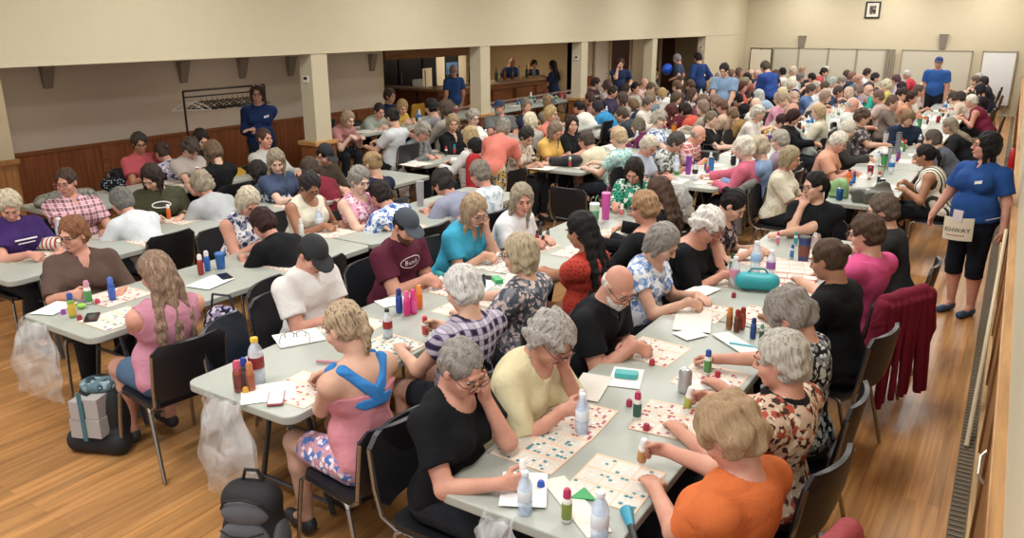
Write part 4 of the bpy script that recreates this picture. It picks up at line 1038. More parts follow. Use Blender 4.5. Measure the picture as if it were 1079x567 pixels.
# ------------------------------------------------------------------ bar
XB = -10.0; y0, y1 = 12.95, 17.6; Z0 = .15
BARW = woodm('bar_front_wood', '#6f3f24', '#4e2915', 1, 'y', .35)
r = empty('bar_counter', (XB, y0, Z0)); tag(r, 'long brown wooden bar counter with light top in the side recess', 'bar counter')
L = y1 - y0
MB().box((-.45, 0, 0), (0, L, 1.0)).obj('counter_front', BARW, r)
r2 = empty('bar_end_counter', (XB - .56, y0, Z0)); tag(r2, 'short end section of the wooden bar on its left', 'bar counter')
MB().box((-1.3, 0, 0), (0, .12, 1.0)).obj('counter_front', BARW, r2); MB().box((-1.32, -.08, 1.0), (0, .35, 1.05)).obj('counter_top', plain('bar_top', '#8c6a4c', .3), r2, bevel=.01)
MB().box((-.55, -.08, 1.0), (.12, L + .05, 1.05)).obj('counter_top', plain('bar_top', '#8c6a4c', .3), r, bevel=.01)
m = MB()
for i in range(5): m.box((0.001, .15 + i * L / 5, .12), (.02, .15 + (i + .82) * L / 5, .88))
m.box((0, 0, .9), (.05, L, 1.0)); m.obj('front_panels', PANELT, r)
MB().tube([(.18, .1, .28), (.18, L - .1, .28)], .022, 8).obj('foot_rail', CHROME, r, 'auto')
# canopy and dark back-bar
r = empty('bar_canopy', (-11.6, 12.7, 0)); tag(r, 'varnished wooden canopy hanging above the bar fridges', 'canopy')
MB().box((-.5, 0, 1.74), (.5, 3.0, SOF + .05)).obj('fascia', woodm('canopy_wood', '#a8713f', '#80502a', 1, 'y', .4), r)
m = MB()
for i in range(2):
    MB().lathe([(.001, -.02), (.07, -.02), (.075, 0), (.001, .0)], 14, (-.1, .9 + i * 1.2, 1.74)).obj('downlight', plain('downlight', '#fff0cf', .4, emit=4), r, 'auto')
r = empty('drinks_cabinet', (-12.6, 12.1, Z0)); tag(r, 'tall black drinks cabinet with glass doors behind the bar', 'cabinet')
MB().box((-.6, 0, 0), (0, 5.5, 1.85)).obj('carcass', plain('cabinet_black', '#17181d', .4), r)
for i in range(6):
    d = MB().box((.002, .06 + i * .9, .1), (.03, .06 + i * .9 + .84, 1.78)).obj('door', plain('cabinet_door', '#20242c', .2), r, bevel=.006)
    MB().box((.03, .1 + i * .9, .8), (.05, .13 + i * .9, 1.2)).obj('handle', CHROME, d)
def notice(px, py, w, h, label, X=-12.569, col='#d8d4cc', name='notice'):
    y, z = at_x(px, py, X); tag(MB().box((0, -w / 2, -h / 2), (.012, w / 2, h / 2)).obj(name, plain('notice_paper', col, .7), None, loc=(X, y, z)), label, 'notice')
notice(450, 82, .36, .46, 'white price notice left on the black drinks cabinet'); notice(464, 80, .34, 1.1, 'tall narrow white list on the drinks cabinet middle')
notice(476, 72, .5, .3, 'blue lit sign on the drinks cabinet', col='#4a78b8', name='blue_sign'); notice(487, 75, .32, .9, 'tall narrow white list on the right cabinet door'); notice(440, 90, .4, .3, 'grey sheet notice at the left end of the drinks cabinet', col='#8f9aa4')
# rail right of the bar
m = MB(); yA, yB = 12.0, 17.8
m.tube([(-8.9, yA, .95), (-8.9, yB, .98)], .025, 8)
for yy in (yA, 13.5, 15, 16.5, yB): m.tube([(-8.9, yy, .15), (-8.9, yy, .96)], .018, 8)
tag(m.obj('hand_rail', plain('rail_brown', '#6e5040', .4), None, 'auto'), 'long brown hand rail in front of the bar', 'rail')
# bar tap, bottles on the counter
r = empty('beer_tap', (-10.35, 14.6, 1.2)); tag(r, 'curved silver and black beer tap on the bar counter', 'tap')
MB().lathe([(.001, 0), (.06, 0), (.05, .03), (.035, .05), (.035, .34), (.001, .36)], 14).obj('column', CHROME, r, 'auto')
MB().tube([(0, 0, .30), (.10, 0, .34), (.15, 0, .26)], .014, 8).obj('spout', CHROME, r, 'auto')
MB().tube([(.02, 0, .35), (0, .02, .55)], [.016, .026], 8).obj('lever', plain('lever', '#151515', .4), r, 'auto')
for i in range(7):
    lathe_thing('liquor_bottle', 'bottle', ['clear', 'green', 'amber', 'brown', 'pale', 'dark', 'red-capped'][i] + ' bottle standing on the bar counter, seat %s from its left end' % ['nearest', 'second', 'third', 'fourth', 'fifth', 'sixth', 'last'][i], (-10.28, 15.2 + i * .33, 1.2), [('bottle_body', [(.001, 0), (.036, 0), (.038, .01), (.038, .16), (.014, .21), (.013, .27), (.001, .27)], plain('glassy', ['#a8b0b0', '#2f5a34', '#8a5a20', '#4a2a18', '#b5ac90', '#222428', '#7a7a70'][i], .15)), ('cap', [(.001, .265), (.016, .265), (.016, .29), (.001, .292)], plain('c', '#b02020' if i == 6 else '#222222', .4))], seg=12)
# ------------------------------------------------------------------ coat rack
r = empty('coat_rack', (-9.35, 7.25, 0), 0); tag(r, 'black metal coat rack with hangers behind the standing person', 'coat rack')
ya, yb = -.55, .80
m = MB(); RK = plain('rack_black', '#1d1b1a', .4, .4)
for yy in (ya, yb): m.tube([(0, yy, .03), (0, yy, 1.62)], .014, 8); m.tube([(-.25, yy, .03), (.25, yy, .03)], .014, 8)
m.tube([(0, ya, 1.62), (0, yb, 1.62)], .014, 8); m.tube([(0, ya, 1.54), (0, yb, 1.54)], .010, 8); m.obj('rack_frame', RK, r, 'auto')
def hanger(yy, mat, label, group=None, tilt=0):
    o = MB(); o.tube([(0, 0, .0), (0, .012, .02), (0, 0, .035), (0, -.012, .02)], .0025, 5); o.tube([(0, 0, 0), (0, 0, -.04), (.0, .0, -.05)], .0025, 5)
    o.tube([(-.20, 0, -.15), (-.1, 0, -.085), (0, 0, -.045), (.1, 0, -.085), (.20, 0, -.15)], .008, 6); o.tube([(-.20, 0, -.15), (.20, 0, -.15)], .006, 6)
    q = o.obj('coat_hanger', mat, None, 'auto', loc=(-9.35, 7.25 + yy, 1.52), rot=(0, 0, tilt)); tag(q, label, 'hanger', group)
WH = plain('hanger_white', '#dcd8d0', .4); BH = plain('hanger_black', '#171615', .4)
hanger(-.50, WH, 'white coat hanger at the left end of the rack', tilt=.9); hanger(-.38, WH, 'second white coat hanger from the left end of the rack', tilt=.7)
for i in range(12): hanger(-.28 + i * .085, BH, 'black coat hanger on the rack behind the person in blue', 'black coat hangers on the rack', tilt=.6 + .3 * math.sin(i * 2.1))
# ------------------------------------------------------------------ lights
def area(x, y, z, sx, sy, e, col=(1, .95, .86), rot=(0, 0, 0)):
    l = bpy.data.lights.new('lamp', 'AREA'); l.shape = 'RECTANGLE'; l.size = sx; l.size_y = sy; l.energy = e; l.color = col
    o = bpy.data.objects.new('unseen_area_light', l); C.objects.link(o); o.location = (x, y, z); o.rotation_euler = rot; return o
HX = (-6.0, -3.6, -1.2)
for i, yy in enumerate((1.2, 5.2, 9.2, 13.2, 17.2, 21.2, 24.4)):
    for j, xx in enumerate(HX):
        area(xx, yy, CEIL - .1, .6, 1.25, LAMP, (1, 1, .985))
        r = empty('added_ceiling_light', (xx, yy, CEIL)); tag(r, 'added unseen white ceiling fixture, %s from the near end, %s row' % (['first', 'second', 'third', 'fourth', 'fifth', 'sixth', 'last'][i], ['left', 'middle', 'right'][j]), 'added ceiling light')  # fixtures added above the view to light the closed hall
        MB().box((-.34, -.66, -.07), (.34, .66, -.001)).obj('housing', plain('fixture_white', '#e8e8e4', .5), r)
        MB().box((-.3, -.62, -.08), (.3, .62, -.0705)).obj('diffuser', plain('diffuser', '#fff6e4', .5, emit=3), r)
for yy in (1.5, 4.6, 7.7, 11, 14, 17, 20, 23.): area(-9.0, yy, SOF + .03, .4, .9, AISLE, (1, .86, .7))  # added lights that brighten the aisle, no fixture modelled there
for yy in (14.5, 16.8): area(-11.6, yy, SOF, .4, .6, 26, (1, .8, .5))
w = bpy.data.worlds.new('world'); bpy.context.scene.world = w; w.use_nodes = True
w.node_tree.nodes['Background'].inputs[0].default_value = (.97, .98, 1, 1); w.node_tree.nodes['Background'].inputs[1].default_value = WORLD
vs = bpy.context.scene.view_settings; vs.view_transform = 'Standard'; vs.look = 'None'; vs.gamma = 1; vs.use_curve_mapping = False; vs.exposure = EXPO

# the right wall runs very slightly inwards towards the far end
RM = Matrix.Translation((XR, 1.7, 0)) @ Matrix.Rotation(.015, 4, 'Z') @ Matrix.Translation((-XR, -1.7, 0))
for nm in ('wall_right', 'wainscot_right', 'trim_6', 'trim_7', 'baseboard_right', 'trim_8', 'trim_9', 'wooden_pole', 'fire_extinguisher'):
    o_ = bpy.data.objects[nm]; o_.matrix_world = RM @ Matrix.LocRotScale(o_.location, o_.rotation_euler, o_.scale)
# ------------------------------------------------------------------ tables
AT = [('A', 2.15, 2, 'front'), ('B', 2.25, 2, 'front'), ('C', 2.32, 2, 'front'), ('D', 2.62, 2, 'front'), ('E', 3.95, 1, 'front')]
RN = {'A': 'rightmost row', 'B': 'second row from the right', 'C': 'third row from the right', 'D': 'fourth row from the right', 'E': 'leftmost row by the dark panelling',
      'P': 'rightmost row', 'Q': 'second row from the right', 'R': 'third row from the right', 'S': 'fourth row from the right', 'T': 'row on the raised floor'}
for rw, y0, n, blk in AT:
    for i in range(n):
        x0, x1 = ROWS[rw]; a = y0 + i * 2.42
        table(x0, x1, a, a + 2.40, 'grey folding table, %s table of the %s, front block' % (['nearest', 'second'][i], RN[rw]))
for rw, y0, n in (('P', 8.45, 5), ('Q', 8.45, 5), ('R', 8.55, 5), ('S', 7.95, 5), ('T', 8.6, 4)):
    for i in range(n):
        x0, x1 = ROWS[rw]; a = y0 + i * 2.42
        table(x0, x1, a, a + 2.40, 'grey folding table, %s table of the %s, far block' % (['nearest', 'second', 'third', 'fourth', 'fifth'][i], RN[rw]), z=FLOORZ.get(rw, 0.))
# ------------------------------------------------------------------ people at the tables in front
PALE, FAIR, ROSY, TAN = '#d8b7a4', '#cda58f', '#c99783', '#a5795f'
G1, G2, WHT, GB = '#8c857c', '#a8a299', '#d3cdc0', '#93836c'
DK, BR, LB, BL, AUB, BLK = '#2a201c', '#4f3626', '#8a6844', '#b0946a', '#5a2c1e', '#1a1718'
PEOPLE = []
def P(px, py, side, desc, skin, hair, hcol, top, o=None, bottom=('solid', '#23262e'), hcol2=None, ch='black', chair_=True, short=None):
    o = dict(o or {}); o['hair'] = hair; o.setdefault('sc', .94 if isinstance(side, str) and side[0] not in 'AB' else .96); o['w'] = o.get('w', 1.15) * .96; PEOPLE.append((px, py, side, desc, skin, hcol, top, o, bottom, hcol2, ch, chair_, short))
s_ = lambda c: ('solid', c)
# rightmost row, left side
P(487, 388, 'A+', 'person with cropped grey hair and glasses, black tee, hand at forehead', ROSY, 'crop', G1, s_('#15161a'), dict(glasses=True, L='face', R=(.16, .40, .80, 'hold'), neck='scoop', w=1.15, hp=28, hy=-12, ht=4, gap=.14), short='person with cropped grey hair')
P(581, 358, 'A+', 'person with curly grey hair, pale cream blouse, holding up a dauber', ROSY, 'curly', G2, s_('#d8cda0'), dict(glasses=True, L='face', R=(.14, .42, .86, 'hold'), sleeve='elbow', w=1.3, hp=38, hy=-10, neck='scoop', gap=.2), hcol2='#6f6860', short='person in cream blouse')
P(652, 302, 'A+', 'bald person with white beard and glasses in black polo shirt', ROSY, 'bald', WHT, s_('#17181d'), dict(g='m', glasses=True, beard='#cfc8be', neck='collar', collarc='#2a2b30', w=1.3, hp=32, hy=-25, R='write', L='cross'), short='bald person in black polo')
P(699, 256, 'A+', 'person with bobbed grey hair in blue and white blouse', FAIR, 'bob', G1, ('floral', '#dfe4ee', '#5a80c0', '#9ab0d8'), dict(hp=35, w=1.1, neck='scoop', sleeve='cap'), short='person in blue and white blouse')
P(746, 238, 'A+', 'white-haired person in black off-shoulder top touching glasses', ROSY, 'curly', '#d9d4cb', s_('#16171b'), dict(hp=35, w=1.3, neck='off', sleeve='elbow', L='face', R='write', glasses='#7a3040', hy=-15), short='white-haired person in black top')
P(773, 216, 'A+', 'dark-haired person with bun in black sleeveless top, leaning forward', FAIR, 'bun', BLK, ('floral', '#1a1b20', '#a89a98', '#5a3a40'), dict(hp=38, w=1.1, sleeve='cap', neck='scoop', R='write', L='rest'), short='dark-haired person with bun')
P(858, 196, 180, 'person with black hair and glasses in black tee, hand on chin, at table end', FAIR, 'ponytail', BLK, ('solid', '#15161b'), dict(hp=8, hy=-38, w=1.25, glasses=True, R='chin', L=(.24, .42, .78, 'rest'), lean=10, ht=3), short='person in black tee with hand on chin')
# rightmost row, right side
P(768, 458, 'A-', 'person with curly sandy hair in bright orange shirt with flowers', ROSY, 'puffy', '#a5835c', ('solid', '#d8682e'), dict(w=1.3, hp=32, sleeve='short', neck='crew', R=(.24, .60, .82, 'hold'), L=(.02, .36, .80, 'rest'), hy=6, gap=.24, yaw=-14), hcol2='#8f7656', short='person in orange shirt')
P(822, 380, 'A-', 'person with short white-grey hair, cream and red floral shirt with dark collar', ROSY, 'short', '#b7b0a2', ('floral', '#d2b49a', '#b8503c', '#4a3430', '#e8d8c4'), dict(w=1.35, hp=12, neck='crew', collarc='#1c1a1c', R=(.20, .50, .79, 'hold'), gap=.26, hy=14, yaw=-12), short='person in cream and red floral shirt')
P(832, 333, 'A-', 'person with curly grey hair in black and white flowered shirt', ROSY, 'curly', '#8d857c', ('floral', '#1d2028', '#7d8088', '#c8ccd0'), dict(w=1.2, hp=40, lean=35, R=(.1, .52, .80, 'reach')), short='person in black flowered shirt')
P(872, 274, 'A-', 'person with dark hair pinned up in plain black tee', TAN, 'bun', BR, s_('#121317'), dict(w=1.35, hp=20, neck='crew', gap=.26, yaw=-12), short='person with pinned-up dark hair')
P(912, 246, 'A-', 'person with short dark hair and glasses in bright pink tee', FAIR, 'short', BR, s_('#d84a86'), dict(w=1.35, hp=15, glasses=True, neck='crew', gap=.20, yaw=-26, hy=22, R='rest'), short='person in bright pink tee')
P(929, 222, 'A-', 'person with short brown-grey hair in dark grey tee', FAIR, 'short', '#5d4c40', s_('#2b2c31'), dict(w=1.1, hp=15, gap=.34, hy=15), short='person in dark grey tee')
# second row, right side (backs to us)
P(362, 345, 'B-', 'person with blond ponytail in pink top and blue crossed straps', FAIR, 'ponytail', '#b39672', ('solid', '#cf7f8c'), dict(w=1.1, hp=22, sleeve='tank', neck='strap', L=(.05, .40, .78, 'rest'), R='write', legs='short', gap=.28, yaw=-9, hy=14, straps='#2f7fd0'), hcol2='#57473a', bottom=('floral', '#c48a9c', '#4f74c0', '#e8dce8'), short='person with blond ponytail')
P(487, 305, 'B-', 'white-haired person in purple and white plaid sleeveless shirt', FAIR, 'short', '#c9c7c2', ('plaid', '#2f2440', '#d4cde0', '#6c5a86'), dict(w=1.15, hp=22, sleeve='cap', neck='crew', R='hold', legs='short', gap=.24, yaw=-12, lean=25), short='person in plaid shirt')
P(547, 268, 'B-', 'person with blond-grey bob and glasses in slate flowered tee', FAIR, 'bob', '#b5a27e', ('floral', '#4c5462', '#7b7f8a', '#cdb8b4'), dict(w=1.15, hp=10, glasses=True, neck='crew', R=(.12, .5, .80, 'reach'), hy=12, gap=.28), short='person in slate flowered tee')
P(612, 243, 'B-', 'person with long wavy black hair in orange-red dress', TAN, 'longback', BLK, ('dots', '#c03a2c', '#8a241c'), dict(w=1.05, hp=18, sleeve='cap', neck='scoop', legs='bare', haircut=.36, gap=.34, L=(.1, .55, .80, 'reach')), short='person in orange-red dress')
P(678, 219, 'B-', 'person with short strawberry-blond hair, black top and leopard shawl', ROSY, 'short', '#a2774e', ('floral', '#191a1e', '#191a1e'), dict(w=1.2, hp=15, glasses=True, neck='off', sleeve='long', gap=.28), short='person in leopard shawl')
P(694, 203, 'B-', 'person with long straight brown hair in black top', FAIR, 'longback', BR, s_('#14151a'), dict(w=1.15, hp=22, sleeve='long', haircut=.24, gap=.28), short='person with long straight brown hair')
# second row, left side
P(330, 268, 'B+', 'person with black cap and white short-sleeved shirt', ROSY, 'short', DK, s_('#e0dedb'), dict(g='m', w=1.1, cap='#1c1e22', hp=38, hy=-12, neck='collar', R='cross', L='cross'), short='person in black cap')
P(428, 238, 'B+', 'bearded person in grey cap and maroon tee with oval logo', ROSY, 'short', DK, s_('#5c1f33'), dict(g='m', w=1.25, cap='#39424c', beard='#5d3a26', hp=30, hy=-18, neck='crew', R='write', L='cross'), bottom=s_('#2a2c33'), short='person in maroon tee')
P(500, 222, 'B+', 'person with long blond hair and glasses in turquoise tee', FAIR, 'long', '#a98a66', s_('#2f9dc4'), dict(w=1.25, hp=28, hy=-15, glasses=True, L='face', neck='v', haircut=.24), short='person in turquoise tee')
P(550, 210, 'B+', 'person with long grey-blond hair in white tee, looking ahead', ROSY, 'long', '#98886e', s_('#dedfe3'), dict(w=1.15, hp=14, hy=-42, neck='crew', haircut=.26), short='person in white tee')
P(668, 180, 180, 'person with brown hair in grey cardigan over green patterned top', ROSY, 'shoulder', DK, ('camo', '#2f9a78', '#dfe6df', '#1f5a48'), dict(w=1.1, hp=35, lean=18, sleeve='long', hy=10, ht=-4), short='person in grey cardigan')
# third row
P(164, 288, 'C-', 'person with long brown-blond hair in pink tank top, tattoo on arm', ROSY, 'longback', '#7c5f4a', s_('#c67f96'), dict(w=1.35, hp=20, hy=5, sleeve='tank', neck='scoop', legs='short', haircut=.40, gap=.30, yaw=-7, L=(.02, .42, .79, 'rest')), bottom=s_('#4b6585'), hcol2='#a58a74', short='person in pink tank top')
P(277, 236, 'C-', 'person with short dark auburn hair in plain black tee', ROSY, 'short', '#3a1e1c', s_('#15161a'), dict(w=1.25, hp=32, gap=.30), short='person with short auburn hair')
P(400, 205, 'C-', 'dark-haired person in white shirt with blue leaves', ROSY, 'short', DK, ('floral', '#dfe3ec', '#2c4f9c', '#6f90c8'), dict(w=1.2, hp=20, gap=.28, g='m', R='face'), short='person in blue leaf shirt')
P(466, 193, 'C-', 'person with dark wavy hair in grey-lilac tee', ROSY, 'curly', '#2e2623', s_('#8d92a8'), dict(w=1.25, hp=20, gap=.30, g='m'), bottom=s_('#50698a'), short='person in grey-lilac tee')
P(505, 183, 'C-', 'person with short grey-brown hair in white and blue tee', ROSY, 'short', '#7a6e60', ('floral', '#d8dde2', '#9fb6c8', '#d8dde2'), dict(w=1.1, hp=22, gap=.28), short='person in white and blue tee')
P(500, 156, 'C-', 'black-haired person in speckled grey hooded top', FAIR, 'short', BLK, ('dots', '#9a948e', '#5b5853'), dict(w=1.2, hp=15, gap=.28, sleeve='long'), short='person in speckled grey top')
P(77, 247, 'C+', 'person with short red-brown hair and glasses in brown cardigan', ROSY, 'short', '#8a5230', s_('#5f4a42'), dict(w=1.35, hp=12, hy=-52, glasses=True, neck='v', sc=.92, sleeve='elbow', R='hold', L='rest', tw=-10, yaw=-18), short='person in brown cardigan')
P(262, 213, 'C+', 'person with blond-white bob in sleeveless navy flowered top', ROSY, 'bob', '#c9bb9a', ('floral', '#dcd8d8', '#323a5c', '#8a90a8'), dict(w=1.3, hp=38, hy=-15, sleeve='tank', neck='crew'), short='person in sleeveless navy flowered top')
P(327, 196, 'C+', 'person with short dark hair and glasses in cream tank top', TAN, 'short', '#2f2a2a', s_('#dedbc4'), dict(w=1.35, hp=35, hy=-20, glasses=True, sleeve='tank', neck='scoop'), short='person in cream tank top')
P(379, 190, 'C+', 'grey-haired person in sleeveless pink flowered top', PALE, 'short', '#8b857a', ('floral', '#e0a0b8', '#f0d8e0', '#b06080'), dict(w=1.15, hp=20, hy=-10, sleeve='tank', neck='scoop'), short='person in pink flowered top')
P(392, 173, 'D-', 'person with blond bun in dark navy tee, back to the camera', FAIR, 'bun', '#9a7a4c', s_('#1f2740'), dict(w=1.1, hp=20, gap=.3), short='person with blond bun')
# fourth row
P(128, 213, 'D-', 'person with short grey hair in white tee, back to the camera', ROSY, 'short', '#6d6a64', s_('#ccd4d8'), dict(w=1.25, hp=28, gap=.30), bottom=s_('#4a6078'), short='person with grey hair and white tee')
P(212, 195, 'D-', 'person with sandy-grey hair in light grey tee, back to the camera', ROSY, 'curly', '#9a8c74', s_('#a9acb0'), dict(w=1.35, hp=22, gap=.30), bottom=s_('#3f5878'), short='person in light grey tee')
P(272, 182, 'D-', 'person with dark hair in black and white flowered top', FAIR, 'bob', '#2a2322', ('floral', '#3a4450', '#aab4c0', '#1c222a'), dict(w=1.1, hp=35, gap=.26), short='person in black and white flowered top')
P(343, 163, 'D+', 'person in black cap and brown jacket', FAIR, 'short', DK, s_('#4a3d30'), dict(w=1.1, hp=35, cap='#17181c', g='m', sleeve='long', gap=.30), short='person in brown jacket')
P(326, 178, 'D-', 'brown-haired person in dark red hooded jacket', FAIR, 'shoulder', '#4a3a2c', s_('#7a1f30'), dict(w=1.2, hp=20, sleeve='long', gap=.34), short='person in dark red jacket')
P(10, 217, 'D+', 'person with short white-blond hair in purple tee with white print', ROSY, 'short', '#c4b493', s_('#3c2566'), dict(w=1.2, hp=35, hy=-25), short='person in purple tee')
P(70, 192, 'D+', 'person with dark pinned hair and glasses in pink plaid shirt', ROSY, 'bun', '#4a3228', ('plaid', '#e0a0b0', '#5a3040', '#f0d8dc'), dict(w=1.3, hp=10, hy=-40, glasses='#8a5a60', neck='collar', tw=-10, yaw=-15), short='person in pink plaid shirt')
P(160, 187, 'D+', 'person with long dark hair in olive hooded sweatshirt', FAIR, 'long', '#33241d', s_('#4a4a34'), dict(w=1.25, hp=35, hy=-40, sleeve='long', yaw=-30), short='person in olive sweatshirt')
P(291, 170, 'D+', 'person with long grey-blond hair in dark blue tee', PALE, 'long', '#8f8064', s_('#3c4a66'), dict(w=1.05, hp=25, hy=-35, haircut=.22), short='person with long grey-blond hair')
P(279, 146, 'D+', 'person with sunglasses on hair in light grey cardigan', ROSY, 'bun', BR, s_('#b4b4ac'), dict(w=1.1, hp=2, hy=0, sleeve='long', gap=.3), short='person in light grey cardigan')
# leftmost row
P(147, 151, 'E+', 'person with short dark hair and glasses in coral tee by the dark panelling', TAN, 'short', '#3a302c', s_('#b84a52'), dict(w=1.2, hp=15, hy=-20, glasses=True, gap=.4), short='person in coral tee')
P(171, 161, 'E-', 'person with brown hair in purple and white patterned top', ROSY, 'bun', '#4a3328', ('camo', '#a8a0b8', '#4a4668', '#d0ccd8'), dict(w=1.2, hp=22), short='person in purple patterned top')
P(212, 147, 'E+', 'dark-haired person in black top reaching across the leftmost row', FAIR, 'shoulder', DK, s_('#17181c'), dict(w=1.1, hp=25, hy=-10, gap=.45), short='dark-haired person reaching over')
P(224, 160, 'E-', 'person with light brown hair in black tee beside yellow chair', FAIR, 'shoulder', '#6d5238', s_('#17181b'), dict(w=1.1, hp=25), short='person beside yellow chair')
P(201, 157, 'E+', 'person with head bowed low in pale top, leftmost row', FAIR, 'curly', '#4e3f36', s_('#b0a49c'), dict(w=1.0, hp=50), short='person with bowed head')
NEAR_COUNT = len(PEOPLE)
# ------------------------------------------------------------------ people in the middle of the hall
P(783, 157, 'Q-', 'white-haired person in bright pink cardigan, near end of the second row', PALE, 'puffy', '#d8d0bc', s_('#d0607c'), dict(w=1.2, hp=15, sleeve='long', R='reach'))
P(799, 156, 'Q-', 'person with sandy-white hair in light blue shirt beside pink cardigan', PALE, 'curly', '#bba888', s_('#7f9ac8'), dict(w=1.15, hp=20, gap=.26, sleeve='long'))
P(821, 148, 'Q-', 'grey-haired person in mauve shirt behind light blue shirt', PALE, 'short', '#a09888', s_('#8f7a90'), dict(w=1.2, hp=15, g='m', gap=.34))
P(824, 129, 'Q-', 'dark-haired person in light grey tee, head bowed', FAIR, 'short', '#3a2020', s_('#9aa09a'), dict(w=1.25, hp=30, gap=.34))
P(836, 124, 'P+', 'person with dark red hair in black top, leaning forward', FAIR, 'bob', '#3a181c', s_('#17171d'), dict(w=1.2, hp=30, sleeve='long'))
P(833, 167, 'P+', 'person with blond bob in cream knitted cardigan', ROSY, 'bob', '#a8956c', ('knit', '#d8d2bc', '#5a5048'), dict(w=1.2, hp=15, sleeve='elbow', gap=.33))
P(884, 150, 'P+', 'person with white-grey hair in peach polo shirt', ROSY, 'short', '#cfc6b4', s_('#d89a7c'), dict(w=1.15, hp=30, g='m'))
P(893, 137, 'P+', 'white-haired person in dark jacket next to peach polo', PALE, 'short', '#d0c8b4', s_('#3a3836'), dict(w=1.1, hp=30, sleeve='long'))
P(909, 124, 'P+', 'person with brown curly hair in dark patterned shirt', FAIR, 'curly', '#5a4436', ('floral', '#3c3a44', '#a8a098', '#6a5a60'), dict(w=1.2, hp=15))
P(899, 111, 'P+', 'bald person in white shirt', ROSY, 'bald', G2, s_('#d0d4d2'), dict(w=1.2, hp=28, g='m'))
P(974, 164, 'P-', 'person with dark ponytail in white striped sleeveless top', TAN, 'ponytail', BLK, ('stripe', '#e0dcd0', '#3a3c34'), dict(w=1.3, hp=15, glasses=True, sleeve='tank', gap=.36))
P(982, 147, 'P-', 'person with grey-brown hair in slate grey tee', FAIR, 'short', '#5a5048', s_('#5c6474'), dict(w=1.2, hp=12, gap=.36, g='m'))
P(1000, 133, 'P-', 'person with long grey-blond hair in dark top', FAIR, 'longback', '#8f8068', s_('#22242a'), dict(w=1.15, hp=15, gap=.42, haircut=.3))
P(957, 125, 200, 'person in navy cardigan over teal, behind the water flask', FAIR, 'bob', '#8a6a48', s_('#1f2c44'), dict(w=1.15, hp=35, sleeve='long', lean=14), chair_=False)
P(1023, 107, 'P-', 'white-haired person in maroon sleeveless top', ROSY, 'short', '#cfc8ba', s_('#7a1f3c'), dict(w=1.35, hp=15, sleeve='tank', gap=.40))
P(1011, 103, 'P-', 'person with dark grey hair in cream top', FAIR, 'short', '#3f3834', s_('#cfc0b0'), dict(w=1.15, hp=20, gap=.3))
P(713, 150, 'Q+', 'person with dark grey hair in black and white flowered shirt', ROSY, 'short', '#4a4644', ('floral', '#c8ccc8', '#3c423c', '#7c8478'), dict(w=1.2, hp=35))
P(684, 154, 'Q+', 'person with white hair in pale blue tee at table corner', ROSY, 'short', '#d4ccb4', s_('#b0bcd0'), dict(w=1.15, hp=35, hy=-15))
P(736, 142, 'Q+', 'bald person in red and white plaid shirt', ROSY, 'bald', G1, ('plaid', '#c04850', '#e8d8d4', '#8a2430'), dict(w=1.15, hp=25, g='m'))
P(750, 126, 'Q+', 'person with fair hair and glasses in black v-neck', PALE, 'ponytail', '#7a6a52', s_('#17181c'), dict(w=1.1, hp=15, glasses=True, neck='v', hy=-30))
P(771, 121, 'Q-', 'brown-haired person on yellow chair side of second row', FAIR, 'short', '#7a5c40', s_('#8a6a3a'), dict(w=1.1, hp=25), ch='yellow')
P(777, 105, 'Q-', 'dark-haired person in black beside hooded figure', FAIR, 'short', '#221c1e', s_('#16171c'), dict(w=1.1, hp=25, gap=.35))
P(799, 101, 'Q-', 'person in pale blue hooded jacket with hood up', FAIR, 'hood', '#b4b8b4', s_('#8fa6bc'), dict(w=1.15, hp=15, sleeve='long', gap=.45))
P(820, 104, 'Q-', 'grey-haired person in pale pink sweater', PALE, 'short', '#b8ac9c', s_('#cf90a8'), dict(w=1.25, hp=15, sleeve='long', gap=.6))
P(617, 148, 'R-', 'person with short brown hair in beige tee, back to the camera', ROSY, 'short', '#4c4038', s_('#cfc4a8'), dict(w=1.3, hp=15, g='m', gap=.32, legs='short'), bottom=s_('#20222c'))
P(651, 145, 'R-', 'person with thin blond hair in mint patterned blouse', PALE, 'short', '#c8a67c', ('floral', '#a8d4cc', '#d8ecd8', '#6fb0b8'), dict(w=1.15, hp=15, gap=.3))
P(672, 133, 'R-', 'grey-brown haired person in purple cardigan', FAIR, 'bob', '#6f6250', s_('#6a2050'), dict(w=1.2, hp=12, sleeve='long', gap=.32))
P(695, 126, 'Q+', 'person with white hair in blue and white flowered blouse', PALE, 'curly', '#a8a08c', ('floral', '#d8dce4', '#3c5a8c', '#8c9cc0'), dict(w=1.25, hp=15, gap=.6))
P(655, 121, 'R-', 'brown-grey haired person with glasses in slate top', FAIR, 'short', '#54453a', s_('#38404a'), dict(w=1.1, hp=25, glasses=True, gap=.5, hy=20))
P(585, 138, 'R+', 'person with long greying blond hair in yellow top', ROSY, 'long', '#84705a', s_('#d8a94e'), dict(w=1.2, hp=35, hy=-20))
P(603, 131, 'R+', 'person with long dark hair in black top, facing the camera', FAIR, 'long', '#33221c', s_('#15161a'), dict(w=1.15, hp=5, hy=-45))
P(555, 144, 'R+', 'dark-haired person in pale brown patterned blouse', FAIR, 'short', '#33302c', ('floral', '#c0ac98', '#8c7460', '#e0d0c0'), dict(w=1.1, hp=35, hy=-20))
P(581, 120, 'R+', 'blond person with hair up in coral tee, back turned', FAIR, 'bob', '#b59458', s_('#e07a68'), dict(w=1.15, hp=10, gap=.8))
P(579, 108, 'R+', 'person in dark cap beside the yellow chair', FAIR, 'shoulder', '#9a7a4c', s_('#8a8074'), dict(w=1.1, hp=15, cap='#3c4a50', gap=.9), ch='yellow')
P(629, 113, 'R-', 'dark-haired person in bright blue tee', FAIR, 'bob', '#2f2c30', s_('#2a8ac4'), dict(w=1.2, hp=22, gap=.4))
